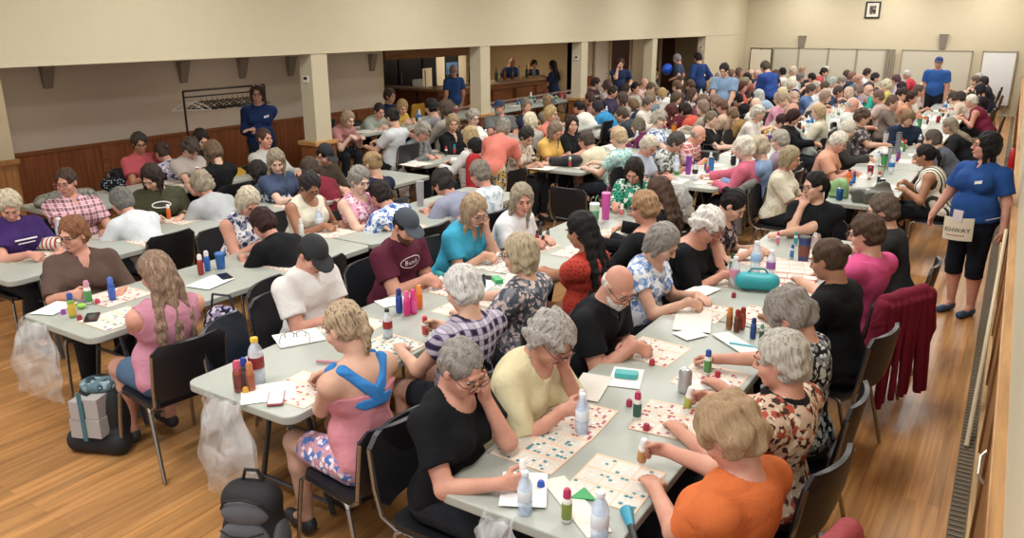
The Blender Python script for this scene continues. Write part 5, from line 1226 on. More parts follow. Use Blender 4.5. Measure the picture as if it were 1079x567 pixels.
P(609, 113, 'R-', 'dark-haired person in white shirt beside bright blue tee', ROSY, 'ponytail', '#26201e', s_('#dcdad0'), dict(w=1.15, hp=12, gap=.5))
P(721, 117, 'R-', 'person with dark curly hair in coral tee, back to the camera', ROSY, 'puffy', '#2c1c18', s_('#cf4f3c'), dict(w=1.3, hp=18, gap=.95))
P(707, 117, 'R-', 'person with auburn hair in dark red cardigan', FAIR, 'long', '#5a2420', s_('#5a1c24'), dict(w=1.05, hp=20, sleeve='long', gap=.6, haircut=.2))
P(667, 111, 'R-', 'person with wavy brown hair in navy blouse', FAIR, 'bob', '#7a5a3c', s_('#232c48'), dict(w=1.2, hp=22, gap=.5))
P(697, 99, 'R-', 'person with blond bob in white top', PALE, 'bob', '#b8985c', s_('#d6d6d0'), dict(w=1.15, hp=20, gap=.6))
P(446, 139, 'S+', 'person with curly grey hair and glasses in grey speckled top', ROSY, 'curly', '#9a9284', ('dots', '#7a7c7e', '#4c4e52'), dict(w=1.15, hp=30, glasses=True, sleeve='long', gap=.25))
P(477, 130, 'S+', 'person with blond hair in black blazer over white shirt', FAIR, 'bob', '#9c8058', s_('#14151a'), dict(w=1.1, hp=12, hy=-40, sleeve='long', neck='v'))
P(499, 124, 'S+', 'person with grey hair and glasses in white cardigan', PALE, 'short', '#a09888', s_('#dddad2'), dict(w=1.15, hp=15, hy=-25, sleeve='long', glasses=True))
P(495, 144, 'S-', 'person with blond hair in white sweater on black chair', FAIR, 'bob', '#b89c64', s_('#dadada'), dict(w=1.05, hp=20, sleeve='long'))
P(526, 113, 'S+', 'heavy person in dark cap with goatee and grey tee', ROSY, 'short', '#5a4c44', s_('#6e7070'), dict(w=1.45, g='m', hp=8, hy=-50, cap='#22304c', beard='#9a8c80', yaw=-40))
P(555, 112, 'S+', 'grey-haired person in dark navy top looking aside', ROSY, 'short', '#7f6f60', s_('#2a3450'), dict(w=1.1, hp=8, hy=-35))
P(558, 128, 'S-', 'white-blond haired person in grey knitted top', PALE, 'bob', '#d0c4a0', s_('#a8a49c'), dict(w=1.1, hp=22))
P(621, 104, 'S-', 'person with brown hair in pink-brown shirt', FAIR, 'short', '#4c342a', s_('#a07068'), dict(w=1.1, hp=15, gap=.35))
P(468, 115, 'T-', 'person with glasses and brown hair in grey cardigan, raised floor', FAIR, 'shoulder', '#4c3c30', s_('#9a948a'), dict(w=1.1, hp=10, glasses=True, hy=20, sleeve='long'))
P(454, 113, 'T-', 'dark-haired person in grey tee, back turned, raised floor', FAIR, 'short', '#1f1c1e', s_('#7e7e80'), dict(w=1.15, hp=15, g='m'))
P(413, 124, 'T-', 'dark-haired person in pale grey tee on large black chair', FAIR, 'bun', '#2c2220', s_('#c4c8cc'), dict(w=1.1, hp=20))
P(424, 113, 'T+', 'blond person in yellow vest, raised floor', FAIR, 'bob', '#b08c50', s_('#d8b040'), dict(w=1.1, hp=25, hy=-30))
P(400, 117, 'T+', 'person with sunglasses on dark hair in grey-green tee', FAIR, 'bun', '#332824', s_('#9aa498'), dict(w=1.15, hp=20, hy=-25))
P(367, 126, 'T+', 'small person with light hair in pink top near the first pillar', PALE, 'bob', '#a88a6c', s_('#b87a78'), dict(w=1.0, hp=20, hy=-10, gap=.3))
P(411, 101, 'T+', 'dark-haired person in dark blue shirt by the bar', FAIR, 'short', '#4a3830', s_('#1f2c50'), dict(w=1.1, hp=10, gap=.9))
# standing people
def ST(px, py, rz, desc, skin, hair, hcol, top, o=None, bottom=('solid', '#20222a'), z=0.):
    o = dict(o or {}); o['hair'] = hair; o['stand'] = True; o.setdefault('lean', 3); PEOPLE.append((px, py, rz, desc, skin, hcol, top, o, bottom, None, None, z, None))
ST(1039, 154, 152, 'standing person with long black hair in royal blue polo, cloth pouch', ROSY, 'long', BLK, s_('#1f4a94'), dict(w=1.3, belly=.85, sc=.925, hp=-3, hy=-48, neck='collar', L=(-.30, .03, .86, 'down'), R=(.34, .12, .92, 'down'), legs='knee', lean=-3, haircut=.30, shoe='#2c4a6a', h=.97), bottom=s_('#141926'))
ST(271, 99, -128, 'standing person in dark blue hooded top in front of coat rack', FAIR, 'bob', '#4a342a', s_('#1d3264'), dict(w=1.1, hp=6, glasses=True, sleeve='long', R=(.10, .20, 1.12, 'cross'), L=(.10, .22, 1.16, 'cross'), hy=-8, sc=.97), bottom=s_('#1c2438'))
ST(477, 74, 70, 'standing bald person in blue tee seen from behind at the bar', ROSY, 'bald', '#a0907c', s_('#234a8c'), dict(w=.98, sc=.88, g='m', hp=0, R='down', L='down'), bottom=s_('#a89878'), z=.15)
ST(540, 66, -110, 'bald bar server in blue tee looking down behind the counter', ROSY, 'bald', G2, s_('#2a4680'), dict(w=1., sc=.87, g='m', hp=35, lean=6, R='hip', L='hip'), z=.15)
ST(563, 68, -110, 'bar server with dark curly hair raising an arm behind the counter', FAIR, 'curly', '#2a1c18', s_('#22386c'), dict(w=.95, sc=.79, hp=10, R=(.28, .15, 1.62, 'face'), L='hip'), z=.15)
ST(582, 69, 95, 'person with long dark hair in navy tee standing at the bar end', TAN, 'longback', '#1d1716', s_('#24304c'), dict(w=1., sc=.86, hp=5, R=(.1, .35, 1.35, 'hold')), z=.15)
ST(654, 67, -150, 'standing person in navy tee with hand raised near the brown doors', FAIR, 'short', '#4a3428', s_('#243258'), dict(w=1.05, sc=.88, g='m', hp=12, R='face', L='hip'), z=.15)
ST(713, 62, 100, 'standing person in grey tee with bright blue bundle by pillar', FAIR, 'short', '#8a8894', s_('#3a4a68'), dict(w=1.05, sc=.95, g='m', hp=20, R='hip', L='hip'), z=.0)
ST(735, 61, 60, 'dark-haired person standing in royal blue hoodie beside far pillar', FAIR, 'short', '#231a18', s_('#203c78'), dict(w=1.05, g='m', hp=15, sleeve='long', lean=8, R='hip', L='hip'))
ST(806, 71, 60, 'dark-haired person in royal blue shirt bending over far tables', FAIR, 'short', '#4a4030', s_('#23408c'), dict(w=1.25, g='m', hp=30, lean=25, sleeve='long'))
ST(989, 66, 175, 'person in blue cap and blue tee standing by the far boards', ROSY, 'short', '#6a5a50', s_('#2a5cb0'), dict(w=1.15, g='m', hp=5, cap='#1f3870', R='down', L='down'))
ST(531, 136, 15, 'person in coral tee and flowered skirt leaning over table, red bag', FAIR, 'short', '#8c8478', s_('#e07868'), dict(w=.95, sc=.92, hp=30, lean=52, R=(.2, .62, .86, 'rest'), L=(-.2, .62, .86, 'rest'), legs='knee'), bottom=('floral', '#b8b098', '#d8a83c', '#3c4c5c'))
ST(763, 74, 180, 'dark-haired person in light blue shirt standing at the far left tables', FAIR, 'short', '#2c2624', s_('#7c9cc0'), dict(w=1.1, g='m', hp=25, lean=8))
# ------------------------------------------------------------------ the crowd further back: pixel, hair style, hair colour, top colour
CROWD = """633,87,short,#3a2c28,#4c2c34 641,90,bob,#5a4038,#a89890 660,95,shoulder,#3a2a24,#8c7868 670,93,short,#1c1a1c,#a8a89c 679,88,bald,#8c7868,#d0a8a0
686,93,short,#6c5844,#c8b8ac 730,100,long,#5a3c2c,#dcdcd8 745,100,short,#6c5038,#2c3038 727,90,short,#5a3c2c,#40384c 717,86,short,#4c342c,#3c2c34 706,92,short,#6a4a34,#5c3c3c
713,104,bob,#5a4634,#8c6c5c 690,80,bob,#8c6c44,#7c8c94 739,91,bob,#b89870,#9c8878 751,87,short,#9a7c68,#dcdcdc 757,82,puffy,#a89c90,#7ca0c4 773,90,short,#8c8064,#1c2444
783,92,bob,#5c2c28,#e0604c 791,78,bald,#b89c8c,#232c40 799,79,short,#d0a090,#e09890 815,79,shoulder,#5a3428,#6c2c40 824,76,short,#1f1a1c,#dcd4d0 779,76,shoulder,#6c5444,#8c7060
787,82,short,#2c2424,#9c5c50 771,78,bob,#7c604c,#8c6c5c 835,75,curly,#c8b49c,#dcd8cc 846,74,short,#b48c74,#3c4450 833,89,puffy,#dcd0b4,#24284c 844,82,short,#6c6864,#c4ccd0
855,82,short,#1c1818,#e0dcd8 867,77,puffy,#28201e,#cc4c4c 882,72,short,#c4bcac,#c8ccd0 877,87,bob,#a8b8b4,#e0d0cc 887,86,short,#8c8478,#dce0e0 869,92,short,#5c4834,#c8a4a0
848,97,short,#54463c,#5470a0 861,92,bob,#a8988c,#d0d8dc 825,106,short,#a0866c,#d08ca4 834,105,curly,#c8a48c,#b88c84 852,122,bob,#c0a070,#d0c8b0 836,116,bald,#c89c84,#c4b8a8
892,79,short,#4c4438,#3c5878 899,80,bob,#8c6454,#2c3c54 905,84,short,#c08874,#506474 914,77,short,#3c2c2c,#dcdcdc 920,83,curly,#2c2828,#48404c 915,95,bald,#c09080,#2fa08c
933,90,puffy,#d8ccac,#d0c460 944,84,short,#5c3444,#b4a8cc 955,79,short,#b8b0ac,#c83444 948,93,short,#2c2430,#2c3048 952,99,ponytail,#3c2a22,#dca890 962,103,short,#3c241c,#c88c6c
977,83,bald,#c89c84,#e0dcd4 983,90,bald,#b89080,#dcccc4 990,79,short,#5a4440,#5c5c6c 1004,103,short,#4a3c34,#ccb8a8 1031,96,shoulder,#26202a,#2c2a34 1036,86,short,#2a2630,#2c2c3c
1027,85,short,#6c5c54,#3c3838 1034,79,short,#b8b0a4,#4c4844 896,97,bob,#c8a48c,#d8c0b4 905,95,short,#8c6c60,#a88c98 927,101,short,#7c5c50,#c0a8a0 872,102,bob,#9c7c64,#d0b8ac
862,103,short,#b8a48c,#9cb0b8 880,98,short,#4c3c34,#34445c 818,88,short,#2c2424,#2c2c34 826,98,bob,#d8c890,#d0c088 809,84,short,#7c5840,#50342c 764,95,short,#7c6450,#3c4454
757,105,short,#8c7460,#2c2f38 745,112,bob,#8c7060,#a09488 655,104,shoulder,#4c3c34,#9c8c80 646,97,short,#3c2c28,#34304c 735,108,short,#7c5c48,#6c3c44 689,108,short,#6c5c50,#d0c8bc
680,103,bob,#8a6c50,#6c7c8c 760,112,short,#6c4c3c,#c8a890 790,112,bald,#b08c78,#d0c8c0 806,118,puffy,#c8c0b0,#d8d0c8 941,108,short,#6a5040,#7c6c64 970,95,short,#5a4a40,#d0c4b8""".split()
HN = {}
# ------------------------------------------------------------------ build everybody
CHL = []
def colour_name(h):
    r, g, b, _ = [x ** (1 / 2.2) for x in lin(h)[:3]] + [1]; mx, mn = max(r, g, b), min(r, g, b); l = (mx + mn) / 2
    if mx - mn < .09: return 'white' if l > .78 else 'light grey' if l > .58 else 'grey' if l > .36 else 'charcoal' if l > .2 else 'black'
    hue = (60 * ((g - b) / (mx - mn) % 6) if mx == r else 60 * ((b - r) / (mx - mn) + 2) if mx == g else 60 * ((r - g) / (mx - mn) + 4)); sat = (mx - mn) / (mx + 1e-6)
    if sat < .22: base = ('beige' if 10 < hue < 80 else 'greenish' if hue < 170 else 'blue-grey' if hue < 260 else 'mauve'); return ('pale ' if l > .7 else 'dark ' if l < .35 else '') + base
    if hue < 14 or hue >= 340: n = 'red' if l < .55 or sat > .6 else 'pink'
    elif hue < 42: n = 'brown' if l < .42 else 'tan' if sat < .4 else 'orange'
    elif hue < 70: n = 'yellow' if l > .45 else 'olive'
    elif hue < 165: n = 'green'
    elif hue < 200: n = 'teal'
    elif hue < 255: n = 'navy' if l < .3 else 'blue'
    elif hue < 340: n = 'purple' if l < .45 else 'pink'
    return ('pale ' if l > .72 else 'dark ' if l < .3 and n not in ('navy', 'brown', 'olive') else '') + n
def chair_for(root, short, kind='black', dz=0.):
    c, s = math.cos(root.rotation_euler.z), math.sin(root.rotation_euler.z); dy = .045
    return chair(root.location.x - s * dy, root.location.y + c * dy, root.rotation_euler.z, ('%s chair under the %s' % ({'black': 'black stacking', 'yellow': 'yellow plastic', 'navy': 'navy padded'}[kind], short)), kind, .15 if root.location.z > .1 else 0.)
INFO = {}
PAL = ['#d8b7a4', '#cfab97', '#c99f8b', '#c4937f']
for n, (px, py, side, desc, skin, hcol, top, o, bottom, hcol2, ch, chr_, short) in enumerate(PEOPLE):
    o.setdefault('brow', '#6a5a4c' if o['hair'] in ('bald', 'puffy', 'curly') else '#4c3a2e')
    if o.get('stand'):
        z = float(chr_); loc, rz, lean = seat_solve(px, py, float(side), o, z); lod = 0 if loc[1] < 9 else (1 if loc[1] < 16 else 2)
        root, k = add_person(loc, rz, o, desc, skin, hcol, top, bottom, lod); INFO[desc] = (root, k); continue
    zo = FLOORZ.get(side[0], 0.) if isinstance(side, str) else 0.
    loc, rz, lean = seat_solve(px, py, side, o, zo); o['lean'] = lean
    lod = 0 if loc[1] < 6.6 else 1
    if loc[1] > 11: lod = 2
    root, k = add_person(loc, rz, o, desc, skin, hcol, top, bottom, lod, hcol2); INFO[short or desc] = (root, k)
    sh = short or trim_words(desc, 11)
    if chr_: chair_for(root, sh, ch)
    PEOPLE[n] = PEOPLE[n][:12] + (sh,)
rr = random.Random(11)
HW = {'short': 'short %s hair', 'bob': '%s bobbed hair', 'curly': 'curly %s hair', 'puffy': 'fluffy %s hair', 'bald': 'thinning %s hair', 'long': 'long %s hair', 'shoulder': 'shoulder-length %s hair', 'ponytail': '%s ponytail'}
seen = {}
placed = [(INFO[k_][0].location.x, INFO[k_][0].location.y) for k_ in INFO]
crowd_roots = []
for i, t in enumerate(CROWD):
    a = t.split(','); px, py, hs, hc, tc = float(a[0]), float(a[1]), a[2], a[3], a[4]
    hx, hy = at(px, py, 1.13); best = None
    for rw in 'PQRS':
        for sg, e, sn in (('+', ROWS[rw][0], 1), ('-', ROWS[rw][1], -1)):
            d = abs(hx - (e - .02 * sn))
            if best is None or d < best[0]: best = (d, rw + sg)
    side = best[1]; o = dict(hair=hs, hp=rr.choice([8, 16, 24]), hy=rr.choice([-25, 0, 0, 20]), w=rr.choice([.95, 1.05, 1.18]), sleeve=rr.choice(['short', 'short', 'long', 'elbow']), g='m' if hs == 'bald' else 'f', neck='crew', ankle=-.05, gap=.26 + (best[0] if 0 else 0))
    loc, rz, lean = seat_solve(px, py, side, o, 0.); o['sc'] = .94; o['lean'] = max(4, min(36, round(lean / 6) * 6))
    k0 = skel(dict(DEF, **o)); H = k0['Hc'] * .94; x, y = at(px, py, H[2] + LIFT); c, s = math.cos(rz), math.sin(rz)
    x -= c * H[0] - s * H[1]; y -= s * H[0] + c * H[1]
    if y > YF - .5: y = YF - .5 - rr.random() * .3
    for _ in range(6):
        for (qx, qy) in placed:
            if abs(qx - x) < .45 and abs(qy - y) < .42: y += .18 if y >= qy else -.12
    y = min(y, YF - .45); placed.append((x, y))
    cn, hn = colour_name(tc), colour_name(hc).replace('dark brown', 'brown').replace('charcoal', 'black')
    hn = {'tan': 'fair', 'pale beige': 'white', 'beige': 'grey', 'orange': 'ginger', 'pale mauve': 'white', 'dark mauve': 'black', 'mauve': 'grey', 'dark beige': 'dark', 'red': 'auburn', 'dark red': 'auburn', 'pink': 'fair', 'pale pink': 'fair', 'yellow': 'blond', 'olive': 'brown', 'pale yellow': 'blond', 'pale orange': 'fair', 'greenish': 'grey', 'light grey': 'grey'}.get(hn, hn)
    crowd_roots.append((x, y, rz, o, cn, hn, side, hc, tc, hs))
cnt = {}
for q in sorted(range(len(crowd_roots)), key=lambda j: crowd_roots[j][1]):
    x, y, rz, o, cn, hn, side, hc, tc, hs = crowd_roots[q]
    sd = 'left' if side[1] == '+' else 'right'; kk = side; cnt[kk] = cnt.get(kk, 0) + 1
    ordn = ['first', 'second', 'third', 'fourth', 'fifth', 'sixth', 'seventh', 'eighth', 'ninth', 'tenth', 'eleventh', 'twelfth', 'thirteenth', 'fourteenth', 'fifteenth', 'sixteenth', 'seventeenth', 'eighteenth'][min(cnt[kk] - 1, 17)]
    desc = '%s in %s top, far crowd, %s side of %s' % (HW[hs] % hn, cn, sd, {'P': 'rightmost row', 'Q': 'second row', 'R': 'third row', 'S': 'fourth row'}[side[0]])
    desc = 'person with ' + desc if len(desc.split()) < 15 else desc
    sh = '%s-topped %s far person, %s of %s' % (cn, ordn, sd, {'P': 'rightmost row', 'Q': 'second row', 'R': 'third row', 'S': 'fourth row'}[side[0]])
    if desc in USED: desc = desc.replace('far crowd,', 'farther back,')
    if desc in USED: desc = desc.replace('farther back,', 'farthest back,')
    if desc in USED: desc = desc.replace('farthest back,', '%s back,' % ordn)
    root, k = add_person((x, y, LIFT), rz, o, desc, rr.choice(PAL), hc, ('solid', tc), ('solid', rr.choice(['#23262e', '#38465c', '#4c4438', '#1a1b20'])), 2 if y > 9.3 else 1)
    chair_for(root, sh)
print('PEOPLE', len(PEOPLE) + len(crowd_roots))
# ------------------------------------------------------------------ writing on clothes
from mathutils.bvhtree import BVHTree
def decal(root, k, txtmesh, cx, cz, scale, mat, name, tiltv=0.):
    sh = [c for c in root.children if c.name.startswith('shirt')][0]; me = sh.data
    bv = BVHTree.FromPolygons([tuple(v.co) for v in me.vertices], [tuple(p.vertices) for p in me.polygons])
    vs, fs = txtmesh; out = []; ok = True
    for (u, v) in vs:
        o = Vector((-(cx + u * scale), 1.0, cz + v * scale + tiltv * u * scale)); h, n, i, d = bv.ray_cast(o, Vector((0, -1, 0)))
        if h is None: h = Vector((o.x, .2, o.z)); n = Vector((0, 1, 0))
        out.append(tuple(h + Vector((0, .006, 0)) + n * .001))
    m = MB().add(out, fs); return m.obj(name, mat, sh)
def txt2d(s, sub=True):
    me = glyph_mesh(s); return [(v.co.x, v.co.y) for v in me.vertices], [tuple(p.vertices) for p in me.polygons]
def ring2d(a, b, t, n=40):
    vs = []; fs = []
    for i in range(n):
        c, s = math.cos(2 * PI * i / n), math.sin(2 * PI * i / n); vs += [(a * c, b * s), ((a - t) * c, (b - t) * s)]
    for i in range(n): j = (i + 1) % n; fs.append((2 * i, 2 * j, 2 * j + 1, 2 * i + 1))
    return vs, fs
INKW = plain('print_white', '#dcd8da', .7)
r_, k_ = INFO['person in maroon tee']; cz = (k_['S'] * .62 + k_['W'] * .38)[2]
decal(r_, k_, txt2d('Bench'), -.01, cz, .054, INKW, 'shirt_writing'); decal(r_, k_, ring2d(.105, .045, .006), -.01, cz + .002, 1., INKW, 'shirt_oval')
r_, k_ = INFO['person in olive sweatshirt']; cz = (k_['S'] * .6 + k_['W'] * .4)[2]
decal(r_, k_, ring2d(.09, .035, .012), 0, cz, 1., INKW, 'shirt_emblem')
r_, k_ = INFO['person in purple tee']; cz = (k_['S'] * .6 + k_['W'] * .4)[2]
decal(r_, k_, ([(x, y) for x in (-.09, .09) for y in (-.006, .006)] + [(x, y - .03) for x in (-.07, .07) for y in (-.005, .005)], [(0, 2, 3, 1), (4, 6, 7, 5)]), 0, cz, 1., INKW, 'shirt_print')
def find(s): return [v for kk, v in INFO.items() if s in kk][0]
sq = lambda w, h: ([(-w, -h), (w, -h), (w, h), (-w, h)], [(0, 1, 2, 3)])
for nm in ('royal blue polo', 'dark blue hooded top'):
    r_, k_ = find(nm); decal(r_, k_, sq(.032, .014), .085, k_['S'][2] - .09, 1., INKW, 'name_tag', .25)
# cloth pouch on the woman by the wall
r_, k_ = find('royal blue polo'); Wm, P0 = k_['W'], k_['P0']
def pouch(u, v):
    a = (u - .5) * 1.25; R = .27
    return (-math.sin(a) * .235 - .02, .035 + math.cos(a) * R + .012 * (1 - v), P0[2] - .035 - v * .21 + .025 * (u - .5) + .05)
pc = sheet('cloth_pouch', pouch, 14, 8, .012, plain('pouch_cloth', '#d3cab4', .9), r_)
def onp(vs, cu, cv, s):
    o = []
    for (x, y) in vs:
        u = cu + x * s / .29; v = cv - y * s / .21; p = pouch(u, v); a = (u - .5) * 1.25; o.append((p[0] - math.sin(a) * .009, p[1] + math.cos(a) * .009, p[2]))
    return o
vs, fs = txt2d('ASHWAY'); MB().add(onp(vs, .52, .55, .058), fs).obj('pouch_writing', plain('print_black', '#201c1c', .8), pc)
vs = [(x, y) for i in range(9) for x, y in ((-1.5 + i * .34, -.09), (-1.25 + i * .34, -.09), (-1.25 + i * .34, .09), (-1.5 + i * .34, .09))]
MB().add(onp(vs, .50, .78, .056), [(4 * i, 4 * i + 1, 4 * i + 2, 4 * i + 3) for i in range(9)]).obj('pouch_small_print', plain('print_red', '#a33a34', .8), pc)
MB().box((-.045, -.004, -.05), (.045, .004, .055)).obj('ticket_pad', plain('pad_paper', '#c9c2c4', .8), pc, loc=(-.03, .318, P0[2] + .035), rot=(.05, 0, 0))
MB().tube([(-.22, .20, P0[2] + .02), (-.27, .08, P0[2] + .04), (-.26, -.05, P0[2] + .05)], .004, 6).tube([(.20, .20, P0[2] + .01), (.26, .08, P0[2] + .03), (.26, -.05, P0[2] + .05)], .004, 6).obj('pouch_string', plain('string', '#cfc8ba', .8), pc)
# watch, tattoo-like dark patch, bracelet
r_, k_ = INFO['person with blond ponytail']; w_ = k_['wrL']; f_ = nrm(k_['wrL'] - k_['elL'])
MB().tube([tuple(w_ - f_ * .03), tuple(w_ - f_ * .005)], .031, 14).obj('wrist_watch', plain('watch', '#17181c', .25), r_, 'auto')
r_, k_ = INFO['person in pink tank top']
F_ = Fld(); arms(F_, k_, dict(DEF, w=1.35), 2., .0015); mL = k_['shL'] * .25 + k_['elL'] * .75
F_.keep([(mL + [-.05, -.02, -.01], mL + [-.05, .03, .015], .028), (mL + [-.045, 0, .03], mL + [-.05, .02, -.03], .018)])
link('tattoo', npmesh('tattoo', *F_.build(.005)), plain('tattoo_ink', '#5c4a52', .6), r_)
# ------------------------------------------------------------------ bingo sheets in front of everyone seated
DC = ['#2f7d8c', '#b03040', '#2c6f9c', '#a84a68', '#3a7a5c', '#3a5fa8', '#b04838']
ii = 0
for (px, py, side, desc, skin, hcol, top, o, bottom, hcol2, ch, chr_, short) in PEOPLE:
    if not isinstance(side, str): continue
    r_, k_ = INFO[short if short in INFO else desc]; row, sg = side; e = ROWS[row][0 if sg == '+' else 1]; sn = 1 if sg == '+' else -1
    x = e + sn * .185; y = r_.location.y + (.03 * ((ii * 7) % 5 - 2)) + {0: .30, 6: .14}.get(ii, 0.); ii += 1
    near = y < 7.3
    if not any(a < x < b and c < y < d for (a, b, c, d, zz) in TABLES): continue
    bingo(x, y, (ii * 37 % 11 - 5) * .02, 'bingo sheet in front of the ' + trim_words(short, 10), ('#24808f' if ii in (1, 7) else '#a8384c' if ii < 14 and row == 'A' else DC[ii % 7]) if (near or ii % 2) else None, ii, TZ + .0009 * (ii % 3) + FLOORZ.get(row, 0), full=near)
RW = {'P': 'rightmost row', 'Q': 'second row', 'R': 'third row', 'S': 'fourth row'}
ii = 0
for q, (x0, y0, rz0, o, cn, hn, side, hc, tc, hs) in enumerate(crowd_roots):
    row, sg = side; e = ROWS[row][0 if sg == '+' else 1]; sn = 1 if sg == '+' else -1; ii += 1
    if y0 > 20.4: continue
    bingo(e + sn * .185, y0, 0, 'small pale bingo sheet on the far tables of the ' + RW[row], DC[ii % 7] if ii % 3 == 0 else None, ii, TZ + .0009 * (ii % 4), full=False, group='bingo sheets on the far tables of the ' + RW[row])
# clutter along the far tables
cl = random.Random(21); CB = ['#d8d8d8', '#2c6fb0', '#b02848', '#3a8a4c', '#c87828', '#6a3c8c', '#e0d8c0', '#202428']
for rw, ya, yb in (('P', 8.6, 20.4), ('Q', 8.7, 20.4), ('R', 8.8, 20.4), ('S', 8.1, 20), ('T', 8.8, 18)):
    x0, x1 = ROWS[rw]; y = ya; nm = {'T': 'raised-floor row'}.get(rw) or RW[rw]; zt = TZ + FLOORZ.get(rw, 0)
    while y < yb:
        x = (x0 + x1) / 2 + cl.uniform(-.17, .17); t = cl.random(); z = zt + .004
        if t < .5: dauber(x, y, 'small ink dauber among the clutter on the far %s of tables' % nm.replace(' row', '-row') if 0 else 'small ink dauber in the clutter on the far tables, ' + nm, cl.choice(CB), cl.choice(CB), cl.choice(CB), z, (0, 0, 0), 'ink daubers on the far tables, ' + nm)
        elif t < .68: bottle(x, y, 'clear drink bottle standing on the far tables, ' + nm, cl.uniform(.9, 1.15), CLEARB, cl.choice(['#ffffff', '#2c6fb0', '#d8dde2']), cl.choice(CB), z, group='drink bottles on the far tables, ' + nm)
        elif t < .82: can(x, y, 'drink can standing on the far tables, ' + nm, cl.choice(['#b9bcc0', '#a02830', '#2c5a9c', '#2c2c30']), z, 'drink cans on the far tables, ' + nm)
        elif t < .9: tumbler(x, y, 'insulated tumbler standing on the far tables, ' + nm, cl.choice(CB), '#202428', z, .19, .036, group='tumblers on the far tables, ' + nm)
        else: paper(x, y, cl.uniform(-1, 1), .15, .21, 'white paper slip lying on the far tables, ' + nm, z=z, group='paper slips on the far tables, ' + nm)
        y += cl.uniform(.13, .30)
        for (a, b, c, d, zz) in TABLES:
            if a - .01 < x0 < a + .01 and abs(y - c) < .07: y = c + .08
# ------------------------------------------------------------------ things on the front tables
def T(px, py, z=TZ):
    x, y = at(px, py, z); best = None
    for (a, b, c, d, zz) in TABLES:
        if abs(zz) > .01: continue
        qx, qy = min(max(x, a + .05), b - .05), min(max(y, c + .05), d - .05); e = math.hypot(qx - x, qy - y)
        if best is None or e < best[0]: best = (e, qx, qy)
    return (best[1], best[2]) if best[0] < .45 else (x, y)
ZP = TZ + .0032
def D(px, py, label, *a, **k): x, y = T(px, py, ZP); return dauber(x, y, label, *a, z=ZP, **k)
# rightmost front table
x, y = T(553, 541); bottle(x, y, 'clear water bottle nearest the front-left corner of the nearest table', .9)
x, y = T(613, 456); bottle(x, y, 'clear water bottle beside the person in cream blouse', .98)
x, y = T(626, 578); bottle(x, y, 'clear water bottle at the bottom edge, right of the rainbow dauber', 1.05)
D(597, 549, 'rainbow-labelled white dauber with magenta cap on the nearest table', '#e4e2dc', '#7a8a3c', '#b3305a')
D(671, 441, 'white and green dauber with magenta cap beside the orange shirt hand', '#e4e2dc', '#2f5a4c', '#b3305a')
D(745, 394, 'white and green dauber with blue cap near the silver can', '#e4e2dc', '#4f8a4c', '#2a4a9c')
for px, py, l, c in ((570, 514, 'blue dauber cap lying between two bingo sheets', '#2a4fae'), (663, 427, 'magenta dauber cap beside the green dauber', '#a83258'), (681, 453, 'dark red dauber cap near the orange shirt hand', '#a03040'), (687, 384, 'red dauber cap on the sheet of the bald person', '#b03038'), (756, 397, 'red dauber cap by the blue-capped dauber', '#a82838'), (633, 544, 'blue dauber cap behind the bottom edge bottle', '#2a3f8e'), (773, 313, 'dark red dauber cap left of the teal purse', '#8a2838'), (800, 347, 'white bottle cap near blue dauber', '#d8d8d8')):
    x, y = T(px, py, ZP); loose_cap(x, y, l, c, ZP)
x, y = T(721, 413); can(x, y, 'silver drink can in the middle of the nearest table')
for px, py, rz, w, d, l, c in ((552, 517, .5, .18, .24, 'white note paper under the front water bottle', '#e8e8e6'), (606, 532, .95, .10, .40, 'long number strip sheet beside the rainbow dauber', '#e3dccf'), (660, 398, .3, .16, .24, 'white paper under the teal tissue packet', '#ecebe8'), (748, 405, -.9, .12, .20, 'white envelope beside the silver can', '#e6e6e2'), (622, 408, .2, .16, .30, 'grey folded papers by the cream blouse person', '#cfcac2'), (730, 338, .3, .22, .38, 'long pale strip paper right of the bald person', '#dcd6ce'), (727, 353, -.5, .13, .16, 'white slip at the hand of the bald person', '#ecebe8'), (775, 362, .9, .12, .32, 'clear-covered strip under the turquoise pen', '#cfd4d2'), (725, 306, -.2, .16, .3, 'white sheet near the blue and white blouse person', '#e8e4dc'), (782, 268, .2, .14, .3, 'white sheet behind the teal purse', '#e6e2da')):
    x, y = T(px, py, ZP); paper(x, y, rz, w, d, l, c, ZP)
x, y = T(660, 397, ZP + .002); m = MB(); m.prism(rrect(.065, .12, .012, 3), 0, .028); tag(m.obj('tissue_packet', plain('tissue_teal', '#3ba3a4', .4), None, loc=(x, y, ZP + .002), rot=(0, 0, -1.25), bevel=.006), 'teal tissue packet on white paper', 'packet')
x, y = T(615, 522, ZP); m = MB(); m.prism([(0, .05), (-.05, -.03), (.05, -.03)], 0, .006); tag(m.obj('green_tag', plain('tag_green', '#3c9c5c', .5), None, loc=(x, y, ZP), rot=(0, 0, .4)), 'small green triangle tag beside the rainbow dauber', 'tag')
x, y = T(660, 541); r = empty('magnifier', (x, y, TZ + .012), -2.55); tag(r, 'teal and black handled tool lying at the front-right table edge', 'tool')
MB().tube([(0, 0, 0), (0, .05, 0), (0, .10, .0)], [.026, .020, .014], 12).obj('head', plain('tool_teal', '#2f8fa8', .4), r, 'auto'); MB().tube([(0, .10, 0), (0, .16, 0), (0, .22, .0)], [.014, .013, .011], 12).obj('grip', plain('tool_black', '#1c2024', .5), r, 'auto')
for i, (px, py) in enumerate(((768, 346), (776, 349), (783, 345))): D(px, py, ['orange-brown', 'dark brown', 'red-brown'][i] + ' dauber in the group of three before the curly grey head', ['#b8702c', '#7a3a24', '#9a4a2c'][i], ['#8a5a30', '#5a2c1c', '#b04030'][i], ['#c8883c', '#8a2420', '#8a2c24'][i])
